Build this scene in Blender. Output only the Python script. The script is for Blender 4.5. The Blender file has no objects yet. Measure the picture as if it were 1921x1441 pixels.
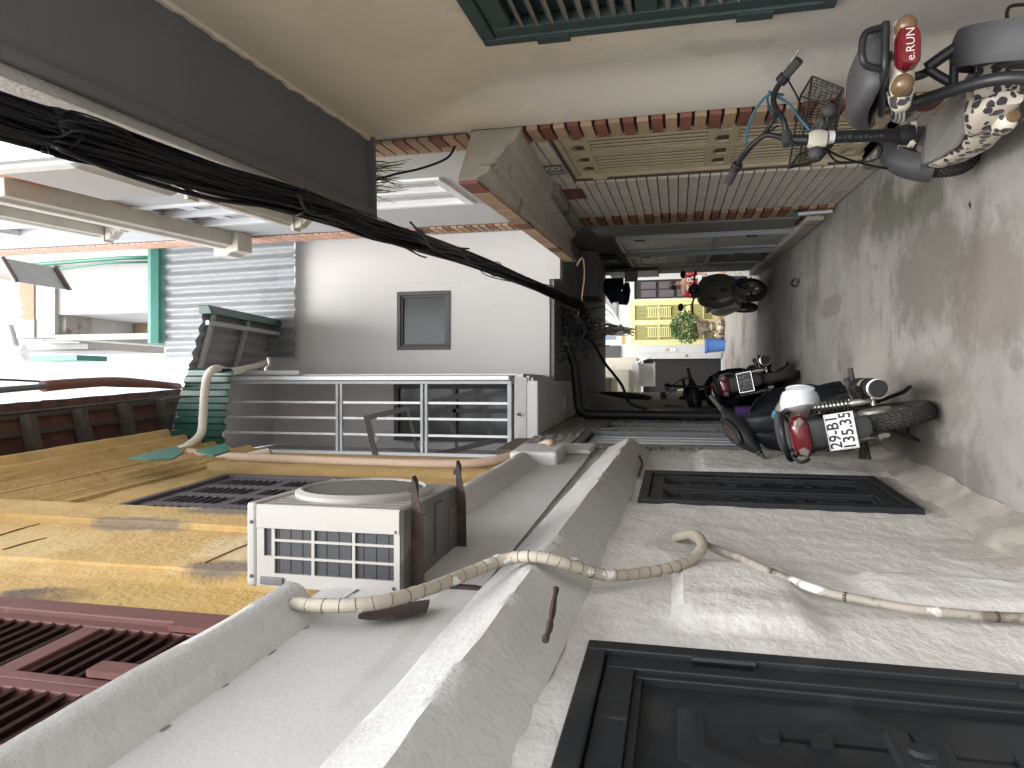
import bpy, bmesh, math, random
from mathutils import Vector, Matrix, noise
random.seed(7)
scene = bpy.context.scene
COL = scene.collection
R = math.radians
V = Vector

# ------------------------------------------------------------------ camera
CAM_H, PITCH, FPX = 1.35, R(13.1), 1332.0
cam = bpy.data.cameras.new('camera')
cam.sensor_fit = 'HORIZONTAL'; cam.sensor_width = 36.0
cam.lens = FPX / 1921.0 * 36.0
cam.clip_start = 0.05; cam.clip_end = 400
camo = bpy.data.objects.new('camera', cam); COL.objects.link(camo)
FWD = V((0, math.cos(PITCH), math.sin(PITCH))); UPV = V((0, -math.sin(PITCH), math.cos(PITCH))); RGT = V((1, 0, 0))
# the phone was held on its side: the picture's right is the world's down
_m = Matrix((-UPV, RGT, -FWD)).transposed().to_4x4()
_m.translation = V((0, 0, CAM_H))
camo.matrix_world = _m
scene.camera = camo

# ------------------------------------------------------------------ sky, sun, exposure
world = bpy.data.worlds.new('World'); scene.world = world; world.use_nodes = True
_n = world.node_tree.nodes; _l = world.node_tree.links; _n.clear()
_sky = _n.new('ShaderNodeTexSky'); _sky.sky_type = 'NISHITA'; _sky.sun_disc = False
SUN_EL, SUN_AZ = R(60), R(184)
_sky.sun_elevation = SUN_EL; _sky.sun_rotation = SUN_AZ
_sky.air_density = 1.0; _sky.dust_density = 4.0; _sky.ozone_density = 1.0
_hs = _n.new('ShaderNodeHueSaturation'); _hs.inputs['Saturation'].default_value = 0.30
_bg = _n.new('ShaderNodeBackground'); _bg.inputs['Strength'].default_value = 0.15
_out = _n.new('ShaderNodeOutputWorld')
_l.new(_sky.outputs[0], _hs.inputs['Color']); _l.new(_hs.outputs[0], _bg.inputs['Color']); _l.new(_bg.outputs[0], _out.inputs['Surface'])
sun = bpy.data.lights.new('sun', 'SUN'); sun.energy = 0.95; sun.angle = R(60); sun.color = (1.0, 0.985, 0.965)
suno = bpy.data.objects.new('sun', sun); COL.objects.link(suno)
_d = V((math.sin(SUN_AZ) * math.cos(SUN_EL), math.cos(SUN_AZ) * math.cos(SUN_EL), math.sin(SUN_EL)))
suno.rotation_euler = _d.to_track_quat('Z', 'Y').to_euler(); suno.location = (0, 0, 30)
scene.view_settings.view_transform = 'Standard'; scene.view_settings.look = 'None'
scene.view_settings.gamma = 1.0; scene.view_settings.exposure = 2.25
scene.view_settings.use_curve_mapping = False
scene.cycles.max_bounces = 8; scene.cycles.diffuse_bounces = 5; scene.cycles.transparent_max_bounces = 12

# ------------------------------------------------------------------ rays from the photograph, to place things on known planes
CAMP = V((0, 0, CAM_H))
def ray(x, y): return FWD * FPX + RGT * (720.5 - y) - UPV * (x - 960.5)
def on_plane(x, y, p0, n):
    d = ray(x, y); return CAMP + d * ((p0 - CAMP).dot(n) / d.dot(n))
def on_y(x, y, Y): return on_plane(x, y, V((0, Y, 0)), V((0, 1, 0)))
def on_z(x, y, Z=0.0): return on_plane(x, y, V((0, 0, Z)), V((0, 0, 1)))
def on_x(x, y, X): return on_plane(x, y, V((X, 0, 0)), V((1, 0, 0)))

class Facade:
    """wall line x = x0 + k*y ; local x runs along the alley, n points into the alley"""
    def __init__(s, x0, k, side):
        s.d = V((k, 1, 0)).normalized(); s.yl = V((-s.d.y, s.d.x, 0)); s.side = side
        s.o = V((x0, 0, 0)); s.rot = math.atan2(s.d.y, s.d.x)
        s.M = Matrix.Translation(s.o) @ Matrix.Rotation(s.rot, 4, 'Z')
    def p(s, a, n, z): return V((a, s.side * n, z))          # local
    def w(s, a, n, z): return s.M @ s.p(a, n, z)             # world
    def px(s, x, y, n=0.0):
        q = on_plane(x, y, s.o + s.yl * s.side * n, s.yl); l = s.M.inverted() @ q
        return l.x, l.z
LF = Facade(-0.78, 0.05, -1)
RF = Facade(1.20, 0.055, 1)

# ------------------------------------------------------------------ object helpers
WM = {}                                                   # world matrix of the thing an object hangs from
def thing(name, label, cat, loc=(0, 0, 0), rotz=0.0, group=None, M=None):
    o = bpy.data.objects.new(name, None); COL.objects.link(o); o.empty_display_size = 0.1
    M = M if M is not None else Matrix.Translation(V(loc)) @ Matrix.Rotation(rotz, 4, 'Z')
    o.matrix_world = M; WM[o.name] = M.copy()
    o['label'] = label; o['category'] = cat
    if group: o['group'] = group
    return o
def tag(o, label, cat, group=None):
    o['label'] = label; o['category'] = cat
    if group: o['group'] = group
    return o

class MB:
    def __init__(s): s.v = []; s.f = []
    def add(s, vs, fs):
        o = len(s.v); s.v += [V(v) for v in vs]; s.f += [tuple(i + o for i in f) for f in fs]; return s
    def quad(s, a, b, c, d): return s.add([a, b, c, d], [(0, 1, 2, 3)])
    def hexa(s, p):
        return s.add(p, [(0, 3, 2, 1), (4, 5, 6, 7), (0, 1, 5, 4), (1, 2, 6, 5), (2, 3, 7, 6), (3, 0, 4, 7)])
    def box(s, a, b, M=None):
        x0, y0, z0 = a; x1, y1, z1 = b
        p = [V(q) for q in ((x0, y0, z0), (x1, y0, z0), (x1, y1, z0), (x0, y1, z0), (x0, y0, z1), (x1, y0, z1), (x1, y1, z1), (x0, y1, z1))]
        if M: p = [M @ q for q in p]
        return s.hexa(p)
    def fbox(s, f, s0, s1, n0, n1, z0, z1):
        return s.box(f.p(s0, n0, z0), f.p(s1, n1, z1))
    def prism(s, poly, d):
        n = len(poly); d = V(d); a = [V(q) for q in poly]; b = [q + d for q in a]
        fs = [tuple(range(n - 1, -1, -1)), tuple(range(n, 2 * n))]
        fs += [(i, (i + 1) % n, n + (i + 1) % n, n + i) for i in range(n)]
        return s.add(a + b, fs)
    def rings(s, rs, cap=True, close=False):
        n = len(rs[0]); vs = [q for r in rs for q in r]; fs = []; m = len(rs)
        for k in range(m if close else m - 1):
            k2 = (k + 1) % m
            for i in range(n):
                j = (i + 1) % n; fs.append((k * n + i, k * n + j, k2 * n + j, k2 * n + i))
        if cap and not close:
            fs.append(tuple(range(n - 1, -1, -1))); fs.append(tuple(range((m - 1) * n, m * n)))
        return s.add(vs, fs)
    def tube(s, pts, r, n=8, cap=True, close=False):
        pts = [V(q) for q in pts]; m = len(pts); rs = r if isinstance(r, (list, tuple)) else [r] * m
        out = []; nrm = None
        for i, q in enumerate(pts):
            a = pts[(i - 1) % m] if (close or i > 0) else q; b = pts[(i + 1) % m] if (close or i < m - 1) else q
            t = (b - a)
            t = t.normalized() if t.length > 1e-9 else V((0, 0, 1))
            if nrm is None:
                h = V((0, 0, 1)) if abs(t.z) < 0.9 else V((1, 0, 0)); nrm = t.cross(h).normalized()
            else:
                nrm = nrm - t * nrm.dot(t); nrm = nrm.normalized() if nrm.length > 1e-6 else t.orthogonal().normalized()
            bi = t.cross(nrm)
            out.append([q + (nrm * math.cos(2 * math.pi * k / n) + bi * math.sin(2 * math.pi * k / n)) * rs[i] for k in range(n)])
        return s.rings(out, cap, close)
    def lathe(s, prof, c=(0, 0, 0), ax=(0, 0, 1), n=24, cap=True):
        c = V(c); ax = V(ax).normalized(); u = ax.orthogonal().normalized(); w = ax.cross(u)
        return s.rings([[c + ax * h + (u * math.cos(2 * math.pi * k / n) + w * math.sin(2 * math.pi * k / n)) * max(r, 1e-4) for k in range(n)] for r, h in prof], cap)
    def ball(s, c, r, n=16, m=10, sc=(1, 1, 1)):
        c = V(c); sc = V(sc)
        return s.rings([[c + V((math.sin(math.pi * (i + .02) / (m + .04)) * math.cos(2 * math.pi * k / n) * sc.x, math.sin(math.pi * (i + .02) / (m + .04)) * math.sin(2 * math.pi * k / n) * sc.y, -math.cos(math.pi * (i + .02) / (m + .04)) * sc.z)) * r for k in range(n)] for i in range(m + 1)])
    def move(s, M):
        s.v = [M @ q for q in s.v]; return s
    def mesh(s, name, mat=None, smooth=None):
        me = bpy.data.meshes.new(name); me.from_pydata([tuple(q) for q in s.v], [], s.f)
        bm = bmesh.new(); bm.from_mesh(me); bmesh.ops.recalc_face_normals(bm, faces=bm.faces); bm.to_mesh(me); bm.free()
        if smooth is not None:
            me.polygons.foreach_set('use_smooth', [True] * len(me.polygons))
            if smooth < 180: me.set_sharp_from_angle(angle=R(smooth))
        if mat: me.materials.append(mat)
        me.update(); return me
    def build(s, name, mat, parent=None, M=None, smooth=None, bevel=0.0, sub=0, label=None, stuff=False, kind=None):
        """M maps this builder's coordinates to the world (None = already in the frame of the parent)"""
        if M is not None:
            T = (WM[parent.name].inverted() @ M) if parent is not None else M
            s.move(T)
        o = bpy.data.objects.new(name, s.mesh(name, mat, smooth)); COL.objects.link(o)
        if parent is not None:
            o.parent = parent; WM[o.name] = WM[parent.name]
        else: WM[o.name] = Matrix()
        if bevel:
            b = o.modifiers.new('bevel', 'BEVEL'); b.width = bevel; b.segments = 2; b.limit_method = 'ANGLE'; b.angle_limit = R(40)
        if sub:
            b = o.modifiers.new('subdivision', 'SUBSURF'); b.levels = sub; b.render_levels = sub
        if label: o['label'] = label
        if stuff: o['kind'] = 'stuff'
        if kind: o['kind'] = kind
        return o
def piece(name, mesh, parent, T):
    """one of many alike pieces sharing mesh data; T in the frame of the thing"""
    o = bpy.data.objects.new(name, mesh); COL.objects.link(o); o.parent = parent; o.matrix_local = T; WM[o.name] = WM[parent.name]; return o
ID = Matrix()
def curve(pts, k=8, closed=False):
    """Catmull-Rom through points"""
    pts = [V(p) for p in pts]; n = len(pts); out = []
    for i in range(n if closed else n - 1):
        g = (lambda j: pts[j % n]) if closed else (lambda j: pts[min(max(j, 0), n - 1)])
        p0, p1, p2, p3 = g(i - 1), g(i), g(i + 1), g(i + 2)
        for q in range(k):
            t = q / k
            out.append(0.5 * ((2 * p1) + (p2 - p0) * t + (2 * p0 - 5 * p1 + 4 * p2 - p3) * t * t + (-p0 + 3 * p1 - 3 * p2 + p3) * t ** 3))
    if not closed: out.append(pts[-1])
    return out
def text_mesh(txt, size, mat, depth=0.0006, spacing=1.0, sx=1.0, bold=0.0):
    c = bpy.data.curves.new('lettering', 'FONT'); c.body = txt; c.size = size; c.align_x = 'CENTER'; c.align_y = 'CENTER'
    c.extrude = depth; c.space_character = spacing; c.offset = bold; c.resolution_u = 3
    o = bpy.data.objects.new('lettering', c); COL.objects.link(o)
    dg = bpy.context.evaluated_depsgraph_get(); me = bpy.data.meshes.new_from_object(o.evaluated_get(dg))
    bpy.data.objects.remove(o)
    if sx != 1.0:
        for v in me.vertices: v.co.x *= sx
    me.materials.clear(); me.materials.append(mat); return me
def frame(o, x, y):
    """4x4 with local x,y axes given in the world"""
    x = V(x).normalized(); z = x.cross(V(y)).normalized(); y = z.cross(x)
    m = Matrix((x, y, z)).transposed().to_4x4(); m.translation = V(o); return m

# ------------------------------------------------------------------ materials
MATS = {}
def mat(name, col, rough=0.8, var=0.10, scale=4.0, bump=0.0, bscale=60.0, metal=0.0, stains=(), rand=0.0, spec=0.4, stretch=(1, 1, 1), bdist=0.006, coat=0.0, bump2=0.0, b2scale=9.0):
    """stains: (colour, scale, threshold, softness, amount, stretch)"""
    m = bpy.data.materials.new(name); m.use_nodes = True; MATS[name] = m
    N = m.node_tree.nodes; L = m.node_tree.links; b = N['Principled BSDF']
    b.inputs['Roughness'].default_value = rough; b.inputs['Metallic'].default_value = metal
    b.inputs['Specular IOR Level'].default_value = spec
    if coat: b.inputs['Coat Weight'].default_value = coat; b.inputs['Coat Roughness'].default_value = 0.08
    tc = N.new('ShaderNodeTexCoord')
    def mp(st):
        q = N.new('ShaderNodeMapping'); q.inputs['Scale'].default_value = st; L.new(tc.outputs['Object'], q.inputs['Vector']); return q.outputs[0]
    def nz(sc, st, det=6.0, dist=0.0):
        q = N.new('ShaderNodeTexNoise'); q.inputs['Scale'].default_value = sc; q.inputs['Detail'].default_value = det
        q.inputs['Roughness'].default_value = 0.62; q.inputs['Distortion'].default_value = dist
        L.new(mp(st), q.inputs['Vector']); return q.outputs['Fac']
    def rng(src, a, c, lo=0.0, hi=1.0):
        q = N.new('ShaderNodeMapRange'); q.inputs['From Min'].default_value = a; q.inputs['From Max'].default_value = c
        q.inputs['To Min'].default_value = lo; q.inputs['To Max'].default_value = hi; L.new(src, q.inputs['Value']); return q.outputs[0]
    c4 = (*col, 1)
    hs = N.new('ShaderNodeHueSaturation'); hs.inputs['Color'].default_value = c4
    val = rng(nz(scale, stretch), 0.25, 0.75, 1 - var, 1 + var)
    if rand:
        oi = N.new('ShaderNodeObjectInfo'); mu = N.new('ShaderNodeMath'); mu.operation = 'MULTIPLY'
        L.new(val, mu.inputs[0]); L.new(rng(oi.outputs['Random'], 0, 1, 1 - rand, 1 + rand), mu.inputs[1]); val = mu.outputs[0]
    L.new(val, hs.inputs['Value']); cur = hs.outputs[0]
    for st in stains:
        sc_, ss, th, so, am = st[0], st[1], st[2], st[3], st[4]; sst = st[5] if len(st) > 5 else (1, 1, 1)
        fac = rng(nz(ss, sst, 8.0, 0.4), th, th + so, 0, am)
        mx = N.new('ShaderNodeMix'); mx.data_type = 'RGBA'; mx.inputs['B'].default_value = (*sc_, 1)
        L.new(fac, mx.inputs['Factor']); L.new(cur, mx.inputs['A']); cur = mx.outputs['Result']
    L.new(cur, b.inputs['Base Color'])
    if bump:
        bp = N.new('ShaderNodeBump'); bp.inputs['Strength'].default_value = bump; bp.inputs['Distance'].default_value = bdist
        h = nz(bscale, (1, 1, 1), 5.0)
        if bump2:
            h2 = nz(b2scale, stretch, 6.0, 0.12); ma = N.new('ShaderNodeMath'); ma.operation = 'MULTIPLY_ADD'; ma.inputs[1].default_value = bump2
            L.new(h2, ma.inputs[0]); L.new(h, ma.inputs[2]); h = ma.outputs[0]
        L.new(h, bp.inputs['Height']); L.new(bp.outputs[0], b.inputs['Normal'])
    if rough > 0.3 and metal == 0:
        pass
    return m
def glass_sheet(name, col, alpha, rough=0.25):
    m = bpy.data.materials.new(name); m.use_nodes = True; N = m.node_tree.nodes; L = m.node_tree.links; N.clear()
    o = N.new('ShaderNodeOutputMaterial'); t = N.new('ShaderNodeBsdfTransparent'); p = N.new('ShaderNodeBsdfPrincipled'); x = N.new('ShaderNodeMixShader')
    tl = N.new('ShaderNodeBsdfTranslucent'); tl.inputs['Color'].default_value = (*col, 1); x2 = N.new('ShaderNodeMixShader'); x2.inputs[0].default_value = 0.5
    p.inputs['Base Color'].default_value = (*col, 1); p.inputs['Roughness'].default_value = rough
    t.inputs['Color'].default_value = (0.93, 0.95, 0.96, 1)
    tc = N.new('ShaderNodeTexCoord'); mp = N.new('ShaderNodeMapping'); mp.inputs['Scale'].default_value = (14, 14, 0.9); nz = N.new('ShaderNodeTexNoise'); nz.inputs['Scale'].default_value = 3; nz.inputs['Detail'].default_value = 5
    mr = N.new('ShaderNodeMapRange'); mr.inputs['From Min'].default_value = 0.3; mr.inputs['From Max'].default_value = 0.7; mr.inputs['To Min'].default_value = alpha - 0.2; mr.inputs['To Max'].default_value = alpha + 0.2
    L.new(tc.outputs['Object'], mp.inputs[0]); L.new(mp.outputs[0], nz.inputs['Vector']); L.new(nz.outputs['Fac'], mr.inputs['Value']); L.new(mr.outputs[0], x.inputs[0])
    L.new(p.outputs[0], x2.inputs[1]); L.new(tl.outputs[0], x2.inputs[2]); L.new(t.outputs[0], x.inputs[1]); L.new(x2.outputs[0], x.inputs[2]); L.new(x.outputs[0], o.inputs['Surface'])
    return m
dirt = (0.09, 0.08, 0.065)
m_ground = mat('alley concrete', (0.235, 0.226, 0.212), 0.9, 0.22, 1.6, 0.5, 70, stains=(((0.12, 0.105, 0.09), 0.75, 0.52, 0.10, 0.75), ((0.13, 0.12, 0.105), 5.0, 0.56, 0.14, 0.6), ((0.42, 0.39, 0.35), 3.2, 0.6, 0.12, 0.5), ((0.06, 0.055, 0.05), 38, 0.66, 0.05, 0.75), ((0.11, 0.10, 0.09), 2.4, 0.60, 0.05, 0.5), ((0.48, 0.45, 0.41), 52, 0.69, 0.05, 0.7)), bump2=2.0, b2scale=12, bdist=0.004)
def patch(m, shapes, wall=False):
    """dirt and damp patches with a place and a size of their own: (x, y, rx, ry, colour, amount, wobble)"""
    N = m.node_tree.nodes; L = m.node_tree.links; b = N['Principled BSDF']; tc = N.new('ShaderNodeTexCoord')
    cur = b.inputs['Base Color'].links[0].from_socket
    nz = N.new('ShaderNodeTexNoise'); nz.inputs['Scale'].default_value = 4.5; nz.inputs['Detail'].default_value = 8; nz.inputs['Roughness'].default_value = .65; L.new(tc.outputs['Object'], nz.inputs['Vector'])
    for (x, y, rx, ry, col, am, wob) in shapes:
        mp = N.new('ShaderNodeMapping'); mp.vector_type = 'POINT'; mp.inputs['Location'].default_value = (-x / rx, 0, -y / ry) if wall else (-x / rx, -y / ry, 0); mp.inputs['Scale'].default_value = (1 / rx, 0, 1 / ry) if wall else (1 / rx, 1 / ry, 0); L.new(tc.outputs['Object'], mp.inputs[0])
        ln = N.new('ShaderNodeVectorMath'); ln.operation = 'LENGTH'; L.new(mp.outputs[0], ln.inputs[0])
        ad = N.new('ShaderNodeMath'); ad.operation = 'MULTIPLY_ADD'; ad.inputs[1].default_value = wob; L.new(nz.outputs['Fac'], ad.inputs[0]); L.new(ln.outputs['Value'], ad.inputs[2])
        mr = N.new('ShaderNodeMapRange'); mr.inputs['From Min'].default_value = 1 + wob * .5 - .22; mr.inputs['From Max'].default_value = 1 + wob * .5 + .22; mr.inputs['To Min'].default_value = am; mr.inputs['To Max'].default_value = 0; L.new(ad.outputs[0], mr.inputs['Value'])
        mx = N.new('ShaderNodeMix'); mx.data_type = 'RGBA'; mx.inputs['B'].default_value = (*col, 1); L.new(mr.outputs[0], mx.inputs['Factor']); L.new(cur, mx.inputs['A']); cur = mx.outputs['Result']
    L.new(cur, b.inputs['Base Color'])
patch(m_ground, [(.62, 4.35, .30, .62, (.115, .10, .085), 0.71, 2.2), (.42, 3.55, .28, .45, (.13, .112, .095), 0.67, 2.0), (1.15, 5.0, .22, .55, (.085, .085, .06), 0.76, 1.8), (1.05, 4.35, .14, .30, (.075, .078, .055), 0.71, 2.0), (1.2, 6.1, .25, .35, (.15, .14, .12), 0.57, 2.2),
                 (.7, 6.9, .10, .45, (.13, .11, .09), 0.57, 1.5), (-.05, 4.6, .22, .75, (.16, .145, .125), 0.57, 1.8), (-.42, 4.4, .14, .9, (.12, .11, .095), 0.76, 2.0), (1.35, 4.6, .2, .35, (.42, .40, .36), 0.48, 2.2), (.1, 5.6, .25, .5, (.36, .335, .30), 0.43, 2.0)])
m_white_old = mat('lime washed plaster', (0.54, 0.53, 0.505), 0.92, 0.06, 2.0, 0.38, 28, stains=(((0.33, 0.31, 0.27), 2.2, 0.58, 0.25, 0.45), ((0.24, 0.22, 0.19), 11, 0.68, 0.05, 0.6), ((0.38, 0.365, 0.335), 6, 0.58, 0.06, 0.45, (1, 1, .3)), ((0.16, 0.145, 0.125), 42, 0.735, 0.03, 0.6), ((0.66, 0.65, 0.63), 3.1, 0.56, 0.1, 0.6)), bump2=2.0, b2scale=12, bdist=0.014, stretch=(1, 1, 1.6))
m_white_bright = mat('rough white paint', (0.47, 0.47, 0.463), 0.9, 0.06, 2.5, 0.40, 45, stains=(((0.33, 0.32, 0.30), 9, 0.64, 0.06, 0.5), ((0.18, 0.17, 0.155), 36, 0.73, 0.03, 0.6),), bump2=1.2, b2scale=13, bdist=0.010, stretch=(1, 2, 2))
m_white_mid = mat('brushed white plaster', (0.49, 0.49, 0.485), 0.9, 0.05, 2.0, 0.18, 60, stains=(((0.42, 0.412, 0.395), 3, 0.6, 0.2, 0.5), ((.3, .29, .27), 14, 0.72, 0.05, 0.5)), bump2=0.7, b2scale=9, bdist=0.006)
m_white_smooth = mat('grey white render', (0.50, 0.50, 0.495), 0.88, 0.03, 1.2, 0.15, 120, stains=(((0.66, 0.66, 0.65), 0.9, 0.5, 0.3, 0.5), ((0.50, 0.49, 0.47), 2.6, 0.58, 0.14, 0.42, (1, 1, .14)), ((.35, .34, .33), 16, .74, .04, .4),), bdist=0.002)
m_white_up = mat('white upper render', (0.49, 0.50, 0.50), 0.9, 0.05, 1.2, 0.3, 60, stains=(((0.45, 0.44, 0.41), 2.4, 0.6, 0.2, 0.35, (1, 1, .35)),), bdist=0.005)
m_cream = mat('cream wall paint', (0.64, 0.57, 0.445), 0.88, 0.04, 1.4, 0.35, 130, stains=(((0.50, 0.49, 0.46), 0.5, 0.50, 0.22, 0.85), ((0.36, 0.33, 0.27), 6.5, 0.69, 0.06, 0.45), ((0.30, 0.26, 0.20), 1.9, 0.66, 0.3, 0.3), ((0.40, 0.365, 0.29), 10, 0.66, 0.03, 0.45, (1, 1, .16)), ((0.30, 0.27, 0.22), 34, 0.73, 0.03, 0.5), ((0.50, 0.455, 0.36), 3, 0.58, 0.05, 0.4)), bdist=0.003)
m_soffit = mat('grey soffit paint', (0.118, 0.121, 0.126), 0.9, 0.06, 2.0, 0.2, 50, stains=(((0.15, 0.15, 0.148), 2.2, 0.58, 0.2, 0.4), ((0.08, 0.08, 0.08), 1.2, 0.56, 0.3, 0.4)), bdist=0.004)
m_fascia = mat('rough grey render', (0.50, 0.49, 0.46), 0.95, 0.12, 8, 0.9, 60, bdist=0.008)
m_yellow = mat('yellow ochre wash', (0.47, 0.315, 0.125), 0.9, 0.10, 3.0, 0.5, 40, stains=(((0.55, 0.41, 0.21), 2.6, 0.50, 0.18, 0.65), ((0.40, 0.22, 0.06), 4.0, 0.60, 0.2, 0.5), ((0.17, 0.14, 0.11), 7.5, 0.70, 0.05, 0.8), ((0.33, 0.21, 0.075), 7, 0.57, 0.10, 0.55, (1, 1, .12)), ((0.60, 0.47, 0.27), 11, 0.62, 0.05, 0.5, (1, 1, .3)), ((0.60, 0.49, 0.30), 9.0, 0.62, 0.08, 0.5)), bump2=2.0, b2scale=10, bdist=0.01)
m_yellow_pale = mat('faded yellow cornice', (0.52, 0.355, 0.135), 0.9, 0.12, 3.0, 0.5, 40, stains=(((0.30, 0.23, 0.13), 5.0, 0.55, 0.2, 0.7), ((0.55, 0.45, 0.28), 3.0, 0.52, 0.2, 0.5)), bump2=1.5, bdist=0.01)
m_maroon = mat('maroon shutter paint', (0.125, 0.052, 0.047), 0.6, 0.14, 7, 0.25, 40, stains=(((0.26, 0.14, 0.13), 6, 0.62, 0.1, 0.4),), stretch=(6, 6, 1))
m_maroon_dk = mat('weathered maroon slat', (0.055, 0.028, 0.025), 0.65, 0.2, 8, 0.2, 40)
m_plum = mat('plum grey shutter paint', (0.085, 0.075, 0.085), 0.6, 0.15, 7, 0.2, 40)
m_black_paint = mat('black shutter paint', (0.010, 0.012, 0.0145), 0.5, 0.2, 8, 0.25, 30, stains=(((0.05, 0.05, 0.05), 3.5, 0.56, 0.2, 0.6), ((0.20, 0.20, 0.19), 60, 0.75, 0.03, 0.7), ((0.055, 0.056, 0.058), 26, 0.64, 0.03, 0.7, (1, 1, .06)), ((0.075, 0.073, 0.068), 1.6, 0.60, 0.2, 0.5)), bdist=0.003)
m_black_edge = mat('dusty black paint', (0.085, 0.083, 0.08), 0.55, 0.2, 8)
m_green_sh = mat('dark green shutter paint', (0.028, 0.048, 0.045), 0.6, 0.25, 9, 0.3, 40, stains=(((0.09, 0.11, 0.10), 16, 0.66, 0.08, 0.5),))
m_green_slat = mat('faded green slat', (0.155, 0.155, 0.135), 0.75, 0.2, 10, 0.3, 50, stains=(((0.07, 0.08, 0.075), 8, 0.55, 0.15, 0.6),), rand=0.12)
m_dark = mat('dark opening', (0.012, 0.012, 0.013), 0.8)
m_tan = mat('tan facing brick', (0.38, 0.26, 0.165), 0.75, 0.12, 12, 0.25, 90, rand=0.14, stains=(((0.25, 0.17, 0.11), 14, 0.62, 0.1, 0.4),))
m_red = mat('red facing brick', (0.22, 0.085, 0.056), 0.7, 0.14, 12, 0.25, 90, rand=0.16, stains=(((0.14, 0.06, 0.045), 14, 0.62, 0.1, 0.5),))
m_pink = mat('pale upper brick', (0.60, 0.36, 0.27), 0.8, 0.12, 12, rand=0.14)
m_mortar = mat('dark mortar', (0.10, 0.085, 0.07), 0.95, 0.25, 20, 0.5, 60)
m_tile = mat('cream wall tile', (0.54, 0.51, 0.45), 0.5, 0.09, 5, 0.1, 30, rand=0.07, stains=(((0.26, 0.20, 0.14), 1.6, 0.56, 0.22, 0.6), ((0.30, 0.26, 0.2), 9, 0.64, 0.1, 0.4)), stretch=(1, 1, 3))
m_gate = mat('khaki gate paint', (0.48, 0.42, 0.29), 0.55, 0.12, 6, 0.15, 40, stains=(((0.17, 0.12, 0.065), 6, 0.64, 0.08, 0.6, (1, 1, .5)), ((0.24, 0.19, 0.115), 3, 0.58, 0.15, 0.5, (1, 1, .5))))
m_conc_dirty = mat('stained concrete canopy', (0.42, 0.40, 0.35), 0.92, 0.15, 5, 0.5, 40, stains=(((0.08, 0.07, 0.055), 5, 0.58, 0.12, 0.75), ((0.55, 0.47, 0.32), 3, 0.55, 0.1, 0.5)), bump2=1.5)
m_conc_grey = mat('peeling grey concrete', (0.25, 0.235, 0.21), 0.92, 0.15, 5, 0.6, 40, stains=(((0.10, 0.085, 0.07), 4, 0.52, 0.06, 0.75), ((0.38, 0.36, 0.33), 6, 0.58, 0.08, 0.6)), bump2=1.5)
m_grey_wall = mat('grey passage wall', (0.20, 0.20, 0.19), 0.85, 0.1, 2, 0.2, 50, stains=(((0.16, 0.15, 0.14), 2.2, 0.58, 0.2, 0.5),))
m_steel = mat('grey painted steel', (0.33, 0.35, 0.37), 0.42, 0.08, 6, 0.08, 60, spec=0.5)
m_steel_dk = mat('dark grey steel', (0.10, 0.105, 0.11), 0.45, 0.12, 6)
m_steel_lt = mat('light galvanised steel', (0.50, 0.51, 0.52), 0.4, 0.1, 8, metal=0.4)
m_frame_dk = mat('charcoal window frame', (0.055, 0.055, 0.057), 0.5, 0.08)
m_pane = mat('dusky window glass', (0.055, 0.06, 0.058), 0.18, 0.25, 1.5, spec=0.35)
m_pane_lt = mat('pale reflecting glass', (0.20, 0.215, 0.23), 0.15, 0.3, 3, spec=0.6)
m_pvc = mat('white window frame', (0.72, 0.73, 0.74), 0.35, 0.03)
m_galv_under = mat('grey roofing sheet', (0.23, 0.235, 0.24), 0.5, 0.1, 4)
m_green_sheet = mat('glossy green roofing sheet', (0.010, 0.060, 0.045), 0.3, 0.15, 4, spec=0.45)
m_green_pale = mat('sea green sheet', (0.028, 0.15, 0.115), 0.45, 0.12, 4)
m_rust = mat('rusty steel', (0.045, 0.032, 0.028), 0.9, 0.3, 14, 0.7, 60, stains=(((0.16, 0.075, 0.045), 22, 0.6, 0.08, 0.7),), bdist=0.004)
m_hose_beige = mat('taped beige hose', (0.33, 0.30, 0.245), 0.75, 0.12, 6, 0.3, 40, stains=(((0.30, 0.26, 0.2), 8, 0.58, 0.1, 0.6), ((0.74, 0.73, 0.70), 7, 0.66, 0.05, 0.9)))
m_hose_peach = mat('peach pipe insulation', (0.52, 0.395, 0.295), 0.7, 0.06, 8, 0.2, 40)
m_hose_white = mat('white pipe wrap', (0.60, 0.57, 0.50), 0.7, 0.08, 8, 0.2, 40)
m_conduit = mat('grey ribbed conduit', (0.27, 0.25, 0.215), 0.6, 0.2, 9, stains=(((0.10, 0.085, 0.07), 6, 0.55, 0.06, 0.8), ((0.74, 0.72, 0.69), 5, 0.58, 0.05, 0.9)))
m_conduit_red = mat('red brown ribbed conduit', (0.20, 0.085, 0.06), 0.55, 0.1)
m_cable = mat('black cable', (0.0085, 0.009, 0.012), 0.5, 0.3, 5, rand=0.4, spec=.25)
m_cable_tan = mat('tan cable', (0.34, 0.26, 0.15), 0.6)
m_ac = mat('ivory air conditioner casing', (0.335, 0.328, 0.305), 0.5, 0.04, 3, 0.05, 60, stains=(((0.27, 0.25, 0.21), 4, 0.62, 0.15, 0.4), ((0.20, 0.175, 0.14), 16, 0.60, 0.10, 0.35, (1, 1, .12)), ((0.16, 0.13, 0.10), 40, 0.72, 0.04, 0.6),))
m_ac_dark = mat('condenser fins', (0.030, 0.033, 0.036), 0.5, 0.1)
m_ac_fan = mat('fan grille', (0.085, 0.078, 0.068), 0.6)
m_ac_under = mat('galvanised base pan', (0.10, 0.10, 0.098), 0.5, 0.25, 4, stains=(((0.19, 0.19, 0.185), 3, 0.55, 0.06, 0.6),))
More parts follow.
